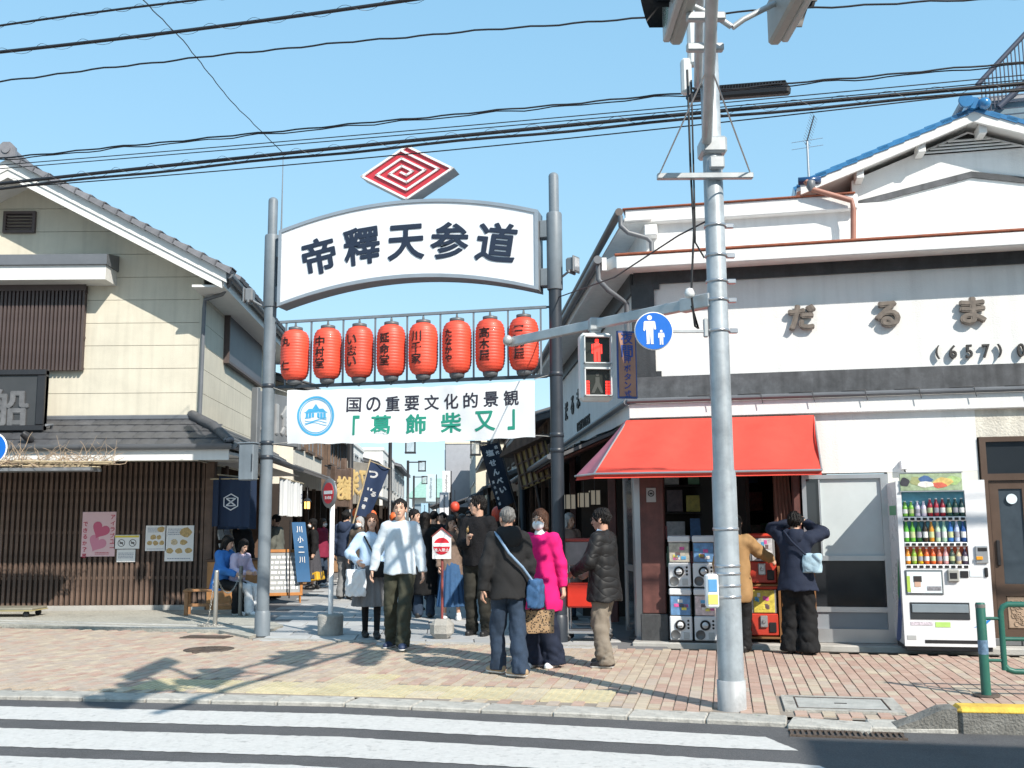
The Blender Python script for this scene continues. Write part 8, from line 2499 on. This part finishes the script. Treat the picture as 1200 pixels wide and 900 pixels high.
# building closing the street far away, greenish roof
c = SPt(-1, 92, 3, 0)
t = thing('temple_gate', 'far pale green roofed building closing the end of the street', 'building', c, 0)
b = MB(); b.box(-2.6, 2.6, 0, 6, 0, 4.2); b.build('wall', m_ww, t)
b = MB(); b.add([(-3.2, -1, 4.2), (3.2, -1, 4.2), (1.6, 3, 6.4), (-1.6, 3, 6.4), (-3.2, 7, 4.2), (3.2, 7, 4.2)], [(0, 1, 2, 3), (3, 2, 5, 4), (1, 5, 2), (0, 3, 4), (0, 4, 5, 1)]); b.build('roof', mat('copper_green', (.25, .40, .34), .6, var=.15), t)
for k in range(4):
    b = MB(); b.box(-2.3 + k * 1.2, -1.5 + k * 1.2, -.06, -.002, 1.0, 3.5); b.build('window', mat('far_glass', (.22, .28, .33)), t)
# roof tank
q = SPt(1, 44, -1.5, 5.8)
t = thing('roof_tank', 'small round water tank on top of the tall cream block', 'water tank', q, 0)
b = MB(); b.lathe([(.7, .3), (.75, .5), (.75, 1.2), (.5, 1.4), (.01, 1.45)], 20); b.build('tank', m_wht, t)
b = MB(); b.cbox(-.8, .8, -.8, .8, 0, .3, .02); b.build('base', m_conc, t)
# slate building behind the blue gable on the right
us, zs_ = fp(1172, 127, 6.4); us0 = fp(1128, 127, 6.4)[0]
q = RO + RU * us0 + RN * 6.15
t = thing('slate_building', 'blue-grey building behind the blue gable at the right edge', 'building', q, RA)
b = MB(); b.box(0, 8, 0, 6, 0, zs_); b.build('wall', mat('slate_wall', (.12, .19, .24), .6, var=.1, streak=.15), t)
b = MB(); b.cbox(-.1, 8.1, -.1, 6, zs_, zs_ + .12, .02); b.build('parapet', m_wg, t)
b = MB(); b.cbox(3.2, 4.6, -.05, -.001, zs_ - 2, zs_ - .8, .01); b.build('window', m_glass, t)

# ---- street lamps with lantern boxes
def street_lamp(px, Y, zt, arm, label):
    x = D(px, 560, Y).x
    t = thing('street_lamp', label, 'street lamp', (x, Y, 0), SA, 'lantern lamps along the street')
    b = MB(); b.lathe([(.09, 0), (.09, .6), (.06, .62), (.055, zt)], 14); b.build('post', m_sgn, t)
    b = MB(); b.cbox(min(0, arm), max(0, arm), -.025, .025, zt - .1, zt - .05, .004); b.build('arm', m_sgn, t)
    xs = arm
    b = MB(); b.cbox(xs - .14, xs + .14, -.14, .14, zt - .42, zt - .06, .01); b.build('lantern_glass', mat('lantern_glass', (.55, .58, .60), .3, alpha=.3, var=.05), t)
    for sx in (-1, 1):
        for sy in (-1, 1):
            b = MB(); b.box(xs + sx * .14 - .018, xs + sx * .14 + .018, sy * .14 - .018, sy * .14 + .018, zt - .46, zt - .04); b.build('lantern_bar', m_sgn, t)
    b = MB(); b.box(xs - .17, xs + .17, -.17, .17, zt - .47, zt - .43); b.box(xs - .17, xs + .17, -.17, .17, zt - .055, zt - .02); b.build('lantern_frame', m_sgn, t)
street_lamp(457, 31.0, 4.10, .62, 'black street lamp with square lantern, nearest on the left side')
street_lamp(478, 43.0, 4.15, .60, 'black street lamp with square lantern, second on the left side')
street_lamp(485, 57.0, 4.15, .60, 'black street lamp with square lantern, farthest on the left side')
street_lamp(573, 31.5, 4.05, -.42, 'black street lamp with square lantern behind the navy rice cracker banner')
for (px, Y, zt, lb) in ((410, 26.0, 4.2, 'plain dark post beside the gold signboards on the left'), (612, 19.5, 3.7, 'plain dark post beside the wooden lattice sign on the right')):
    x = D(px, 560, Y).x
    t = thing('dark_post', lb, 'post', (x, Y, 0), SA)
    b = MB(); b.lathe([(.11, 0), (.11, .5), (.085, .52), (.085, zt)], 14); b.build('shaft', m_sgn, t)
    b = MB(); b.cbox(-.10, .5 if px < 500 else .1, -.03, .03, zt - .08, zt, .004); b.build('arm', m_sgn, t)

# ---- cloth flags and signs down the street
def pole_flag(label, P, w, m, text_fn, pole_m, name='cloth_flag', cat='flag'):
    """P: four photo points TL TR BR BL at depth Y -> a waving cloth with a pole along one edge"""
    (tl, tr, br_, bl_), Y, side = P
    q = [D(x, y, Y) for x, y in (tl, tr, br_, bl_)]
    o = q[3].copy(); t = thing(name, label, cat, o, 0)
    q = [p - o for p in q]; nx, nz = 14, 26; vs = []
    def pt(s, r):
        p = q[3].lerp(q[2], s).lerp(q[0].lerp(q[1], s), r)
        return p + Vector((0, .05 * math.sin(s * 6 + r * 4) + .35 * s * (1 if side else 0), 0))
    for j in range(nz + 1):
        for i in range(nx + 1): vs.append(pt(i / nx, j / nz))
    fs = [(j * (nx + 1) + i, j * (nx + 1) + i + 1, (j + 1) * (nx + 1) + i + 1, (j + 1) * (nx + 1) + i) for j in range(nz) for i in range(nx)]
    b = MB(); b.add(vs, fs, True); b.add([v + Vector((0, .006, 0)) for v in vs], [f[::-1] for f in fs], True); b.build('cloth', m, t)
    for c, x, z, w_, h_ in text_fn: b = MB(); put_char(b, c, x, z, w_, h_, 0, .05, .004, fn=lambda v: pt(v[0], v[2]) + Vector((0, -.012 + v[1] * .2, 0))); b.build('character', m_emb, t)
    b = MB()
    if side == 0: a0, a1 = pt(1.02, -.15), pt(1.02, 1.06)
    else: a0, a1 = pt(-.02, -.25), pt(-.02, 1.05)
    b.tube([a0, a1], .018, 8); b.tube([pt(-.02, 1.01), pt(1.03, 1.01)], .010, 6); b.build('pole', pole_m, t)
    return t
m_flag = mat('flag_navy', (.010, .018, .036), .75, var=.15, vs=3)
txt1 = [('名', .80, .93, .20, .055), ('代', .80, .84, .20, .055), ('塩', .42, .86, .42, .105), ('せ', .42, .70, .36, .10), ('ん', .46, .55, .36, .10), ('べ', .52, .40, .36, .10), ('い', .56, .255, .36, .09)] + [(c, .17, .42 - k * .085, .13, .05) for k, c in enumerate('髙木屋老舗')]
pole_flag('navy cloth banner lettered for salted rice crackers leaning on the right', (((562, 523), (584, 518), (603, 588), (584, 598)), 20.5, 0), 1, m_flag, txt1, m_sgn, 'cloth_flag')
m_flag2 = mat('flag_blue', (.022, .042, .10), .75, var=.15, vs=3)
txt2 = [('つ', .32, .80, .5, .14), ('一', .40, .52, .3, .05), ('る', .70, .45, .30, .10), ('漬', .35, .32, .28, .08), ('物', .35, .18, .28, .09)]
pole_flag('navy flag with white brush letters on a bamboo pole at the left shops', (((434, 541), (454, 549), (430, 606), (417, 604)), 22.5, 1), 1, m_flag2, txt2, m_bam)
txt3 = [('二', .3 + .4 * j, .85 - k * .22, .22, .10) for k in range(4) for j in range(2)]
pole_flag('grey-blue cloth flag with white marks in the centre distance', (((547, 585), (566, 575), (568, 592), (551, 604)), 29.0, 0), 1, mat('flag_grey', (.06, .08, .11), .75, var=.2), txt3, m_sgn)
# blue vertical banner by the menu board
q0, q1 = D(348, 612, 19.6), D(359, 682, 19.6)
t = thing('cloth_flag', 'bright blue vertical cloth flag beside the menu board on the left', 'flag', (D(350, 612, 19.6).x, 19.6, q1.z), R(20))
W, Hh = .26, q0.z - q1.z
def sl_(v): return (v[0] + (Hh - v[2]) * .11, v[1] + .02 * math.sin(v[2] * 7), v[2])
b = MB(); vs = [sl_((x, 0, z)) for z in np.linspace(0, Hh, 14) for x in (-W / 2, 0, W / 2)]; b.add(vs, [(j * 3 + i, j * 3 + i + 1, j * 3 + i + 4, j * 3 + i + 3) for j in range(13) for i in (0, 1)], True); b.add([(x, y + .005, z) for x, y, z in vs], [(j * 3 + i + 3, j * 3 + i + 4, j * 3 + i + 1, j * 3 + i) for j in range(13) for i in (0, 1)], True); b.build('cloth', mat('flag_bright', (.03, .11, .24), .75, var=.1), t)
for k in range(4): b = MB(); put_char(b, '川小二川'[k], .0, Hh * (.88 - k * .17), .11, .12, 0, .02, .003, fn=lambda v: sl_((v[0], v[1] - .01, v[2]))); b.build('character', m_emb, t)
b = MB(); b.tube([(-.15, 0, -.3), (-.16, 0, Hh + .05)], .014, 6); b.build('pole', m_sgn, t)
# menu board on an easel
p = G(333, 707)
t = thing('menu_board', 'wood-framed grey menu board on an easel behind the left gate post', 'menu board', (p.x, p.y, 0), R(14))
b = MB(); b.box(-.30, .30, -.01, .01, .18, .98, M=Matrix.Rotation(-.1, 4, 'X')); b.build('board', mat('board_grey', (.30, .32, .33), .6, var=.15), t)
for q in ((-.34, .34, .96, 1.02), (-.34, .34, .14, .20), (-.34, -.29, .20, .96), (.29, .34, .20, .96)):
    b = MB(); b.cbox(q[0], q[1], -.025, .02, q[2], q[3], .005, M=Matrix.Rotation(-.1, 4, 'X')); b.build('frame', mat('frame_orange', (.42, .17, .04), .6, var=.2), t)
b = MB(); vlines(b, -.26, .26, .24, .92, 7, -.012, .003); b.v = [tuple(Matrix.Rotation(-.1, 4, 'X') @ Vector(v)) for v in b.v]; b.build('chalk_lines', m_wht, t)
for x in (-.30, .30):
    b = MB(); b.tube([(x, .02, .2), (x, .04, 0)], .018, 6); b.tube([(x, .1, .9), (x, .45, 0)], .015, 6); b.build('leg', mat('frame_orange', (.42, .17, .04)), t)
# yellow goods trolley
p = G(362, 690)
t = thing('goods_rack', 'yellow goods crate on a small wheeled rack by the blue flag', 'rack', (p.x, p.y, 0), R(-15))
b = MB(); b.cbox(-.35, .35, -.2, .2, .16, .36, .02, M=Matrix.Rotation(-.15, 4, 'Y')); b.build('crate', mat('crate_yellow', (.62, .36, .03), .5, var=.2), t)
for x in (-.3, .3):
    b = MB(); b.tube([(x, -.15, .06), (x * .8, -.15, .3)], .012, 6); b.build('leg', m_sgn, t)
    b = MB(); b.lathe([(.02, -.015), (.05, -.012), (.05, .012), (.02, .015)], 12, (x, -.15, .05), ax='Y'); b.build('wheel', m_blk, t)
# book counter at the corner shop, with books
p = Vector((-4.95, 18.0, 0))
t = thing('book_counter', 'wooden display counter with slanted shelves at the corner behind the seated women', 'counter', p, SA + R(70))
b = MB(); b.cbox(-.1, .85, -.05, .45, 0, .85, .01); b.build('cabinet', mat('counter_orange', (.40, .19, .07), .6, var=.25, vs=5), t)
b = MB(); b.cbox(-.12, .87, -.08, .47, .85, .89, .006); b.build('top', mat('counter_dark', (.10, .05, .03), .6), t)
b = MB(); b.box(-.1, .85, .30, .33, .89, 1.6); b.build('rack_back', m_brown, t)
for k in range(8):
    q = Matrix.Translation(p) @ Matrix.Rotation(SA + R(70), 4, 'Z') @ Vector((.0 + k % 4 * .21 + .05, .18 + (k // 4) * .08, .90 + (k // 4) * .33))
    b = MB(); b.cbox(-.09, .09, -.015, .015, 0, .28, .004, M=Matrix.Rotation(-.3, 4, 'X'))
    tag(b.build('book', mat('book_%d' % (k % 4), [(.5, .5, .48), (.3, .32, .36), (.45, .40, .33), (.15, .15, .17)][k % 4], .5, var=.3, vs=18), None, q, SA + R(70)), '%s booklet, %s of the %s row on the counter behind the seated women' % (('white', 'grey', 'tan', 'black')[k % 4], ('first', 'second', 'third', 'last')[k % 4], ('front', 'raised back')[k // 4]), 'book', 'booklets on the corner counter')
# gold-lettered boards along the left canopies
m_gl = mat('gold_leaf', (.62, .45, .20), .4, var=.15)
for (px, py, Y, w, h, lb, chs, bm) in ((327, 492, 19.0, 1.5, .95, 'grey board with silver relief letters on the side of the cream house', '川魚', mat('board_slate', (.16, .17, .18), .5, var=.2)), (402, 572, 24.2, .8, .9, 'small gold-lettered board beside the plain dark post', '老舗', m_brown), (420, 566, 26.5, 1.5, 1.1, 'large gold-lettered board under the timber eave behind the navy flag', '柴又', mat('board_greywood', (.25, .23, .2), .7, var=.2))):
    q = D(px, py, Y)
    t = thing('shop_board', lb, 'sign', q, SA + PI / 2 - R(22))
    b = MB(); b.cbox(-w / 2, w / 2, 0, .08, -h / 2, h / 2, .01); b.build('panel', bm, t)
    for i, ch in enumerate(chs): b = MB(); put_char(b, ch, (i - .5) * w * .45, 0, h * .62, h * .62, -.004, .04, .05); b.build('character', m_gl if px > 350 else mat('silver_leaf', (.45, .45, .45), .35, metal=.4), t)
    for sx in (-1, 1):
        b = MB(); b.cbox(sx * w / 2 - .05, sx * w / 2 + .05, -.03, .1, -h / 2 - .05, h / 2 + .05, .01); b.build('frame', m_brown if px > 350 else m_fl, t)
    b = MB(); b.tube([(0, .08, h / 2), (0, .5, h / 2 + .1)], .02, 6); b.build('bracket', m_sgn, t)
# wooden lattice board under a little roof, right
q = D(624, 540, 17.2)
t = thing('lattice_sign', 'wooden lattice signboard under a small roof above the right canopies', 'sign', q, SA - PI / 2 + R(42))
TM = Matrix.Rotation(R(-16), 4, 'Y')
b = MB(); b.cbox(-.36, .36, 0, .05, -.40, .30, .01, M=TM); b.build('panel', mat('lattice_gold', (.30, .22, .09), .6, var=.35, vs=18), t)
for k in range(6):
    b = MB(); b.box(-.35 + k * .135, -.32 + k * .135, -.05, -.001, -.40, .30, M=TM); b.build('slat', m_brown, t)
for k in range(4):
    b = MB(); b.box(-.36, .36, -.035, -.002, -.37 + k * .2, -.345 + k * .2, M=TM); b.build('slat', m_brown, t)
b = MB(); b.prism([(-.55, .24), (.55, .24), (.52, .29), (0, .46), (-.52, .29)], -.2, .25, M=TM); b.build('roof', m_brown, t)
b = MB(); b.tube([(0, .05, -.3), (0, .3, -1.2)], .03, 6); b.build('stay', m_sgn, t)
# white vertical signs in the distance
random.seed(21)
for (px, y0, y1, Y, w, lb, c_) in ((523, 552, 586, 46, .36, 'tall white vertical sign in the centre distance', (.72, .72, .72)), (520.5, 577, 604, 33, .30, 'shorter white vertical sign below the tall one', (.70, .72, .76)), (497.5, 590, 604, 40, .28, 'small pale blue vertical sign left of centre in the distance', (.35, .55, .70)), (505, 556, 588, 62, .6, 'pale blue vertical sign by the grey block', (.5, .62, .68))):
    a, b2 = D(px, y0, Y), D(px, y1, Y)
    t = thing('vertical_sign', lb, 'sign', (a.x, Y, b2.z), SA)
    h = a.z - b2.z
    b = MB(); b.cbox(-w / 2, w / 2, -.08, .08, 0, h, .01); b.build('box', mat('vsign_%d' % px, c_, .5, var=.05), t)
    b = MB(); n = 6
    for k in range(n):
        zc = h * (.12 + .76 * (k + .5) / n); e = min(w * .3, h / n * .36)
        for i in range(4): b.box(random.uniform(-e, 0), random.uniform(0.02, e), -.085, -.079, zc - e * .8 + i * e * .5, zc - e * .8 + i * e * .5 + e * .16)
        b.box(-e * .1, e * .1, -.086, -.080, zc - e, zc + e)
    b.build('marks', mat('mark_dark', (.03, .035, .06), .6), t)
    b = MB(); b.tube([(w / 2 + .04, 0, -b2.z), (w / 2 + .04, 0, h)], .03, 6); b.build('pole', m_sgn, t)
# round paper lanterns at the far shops
m_or = mat('lantern_orange', (.70, .13, .03), .5, var=.1); 
for (px, py, Y, r, m_, lb) in ((533, 594, 32, .15, m_lan, 'big red lantern in the centre distance'), (418, 601, 23, .10, m_or, 'small orange lantern under the navy flag, left'), (436, 604, 24, .11, m_or, 'small orange lantern under the navy flag, right'), (462, 606, 26, .12, m_or, 'small orange lantern left of the sweatshirt man'), (584, 602, 21, .14, m_lan, 'red lantern under the navy rice cracker banner')):
    q = D(px, py, Y)
    t = thing('round_lantern', lb, 'lantern', (q.x, q.y, q.z), 0, 'round lanterns at the far shops')
    pr = [(max(.02, r * math.sqrt(max(0, 1 - (k / 10) ** 2)) * (1 + .015 * (k % 2))), r * 1.15 * k / 10) for k in range(-10, 11)]
    b = MB(); b.lathe(pr, 18); b.build('paper', m_, t)
    b = MB(); b.lathe([(r * .3, r * 1.1), (r * .3, r * 1.25)], 10); b.lathe([(r * .3, -r * 1.25), (r * .3, -r * 1.1)], 10); b.tube([(0, 0, r * 1.2), (0, 0, r * 1.2 + .35)], .008, 5); b.build('cap', m_blk, t)
# paper shop lanterns inside the dark side entrance
for k, (px, py) in enumerate(((668, 588), (684, 586), (697, 583))):
    q = D(px, py, 16.0)
    t = thing('square_lantern', ['square paper lantern, left one in the dark side entrance', 'square paper lantern, middle one in the dark side entrance', 'square paper lantern, right one in the dark side entrance'][k], 'lantern', q, SA)
    b = MB(); b.cbox(-.085, .085, -.085, .085, -.11, .11, .006); b.build('paper', mat('paper_lamp', (.6, .52, .4), .7, emit=.12, var=.05), t)
    for sx in (-1, 0, 1):
        b = MB(); b.box(sx * .08 - .008, sx * .08 + .008, -.092, -.084, -.12, .12); b.build('bar', m_sgn, t)
    b = MB(); b.tube([(0, 0, .11), (0, 0, .30)], .006, 5); b.build('cord', m_sgn, t)

# ---- building across the road, behind and right of the camera: its shade falls on the road at lower right
sd_ = (Vector((2.05, 7.35, 0)) - SUN_DIR * (8.0 / math.tan(SUN_EL)))
t = thing('opposite_building', 'plain grey building across the road behind the viewpoint', 'building', (sd_.x, sd_.y, 0), KA)
b = MB(); b.box(0, 14, -9, 0, 0, 8.0); b.build('wall', m_wg, t)
for k in range(5):
    for z in (1.0, 4.6):
        b = MB(); b.box(.8 + k * 2.6, 2.4 + k * 2.6, .002, .06, z, z + 1.8); w_ = b.build('window', m_alu, t)
        b = MB(); b.box(.9 + k * 2.6, 2.3 + k * 2.6, .061, .07, z + .1, z + 1.7); b.build('pane', m_glass, w_)
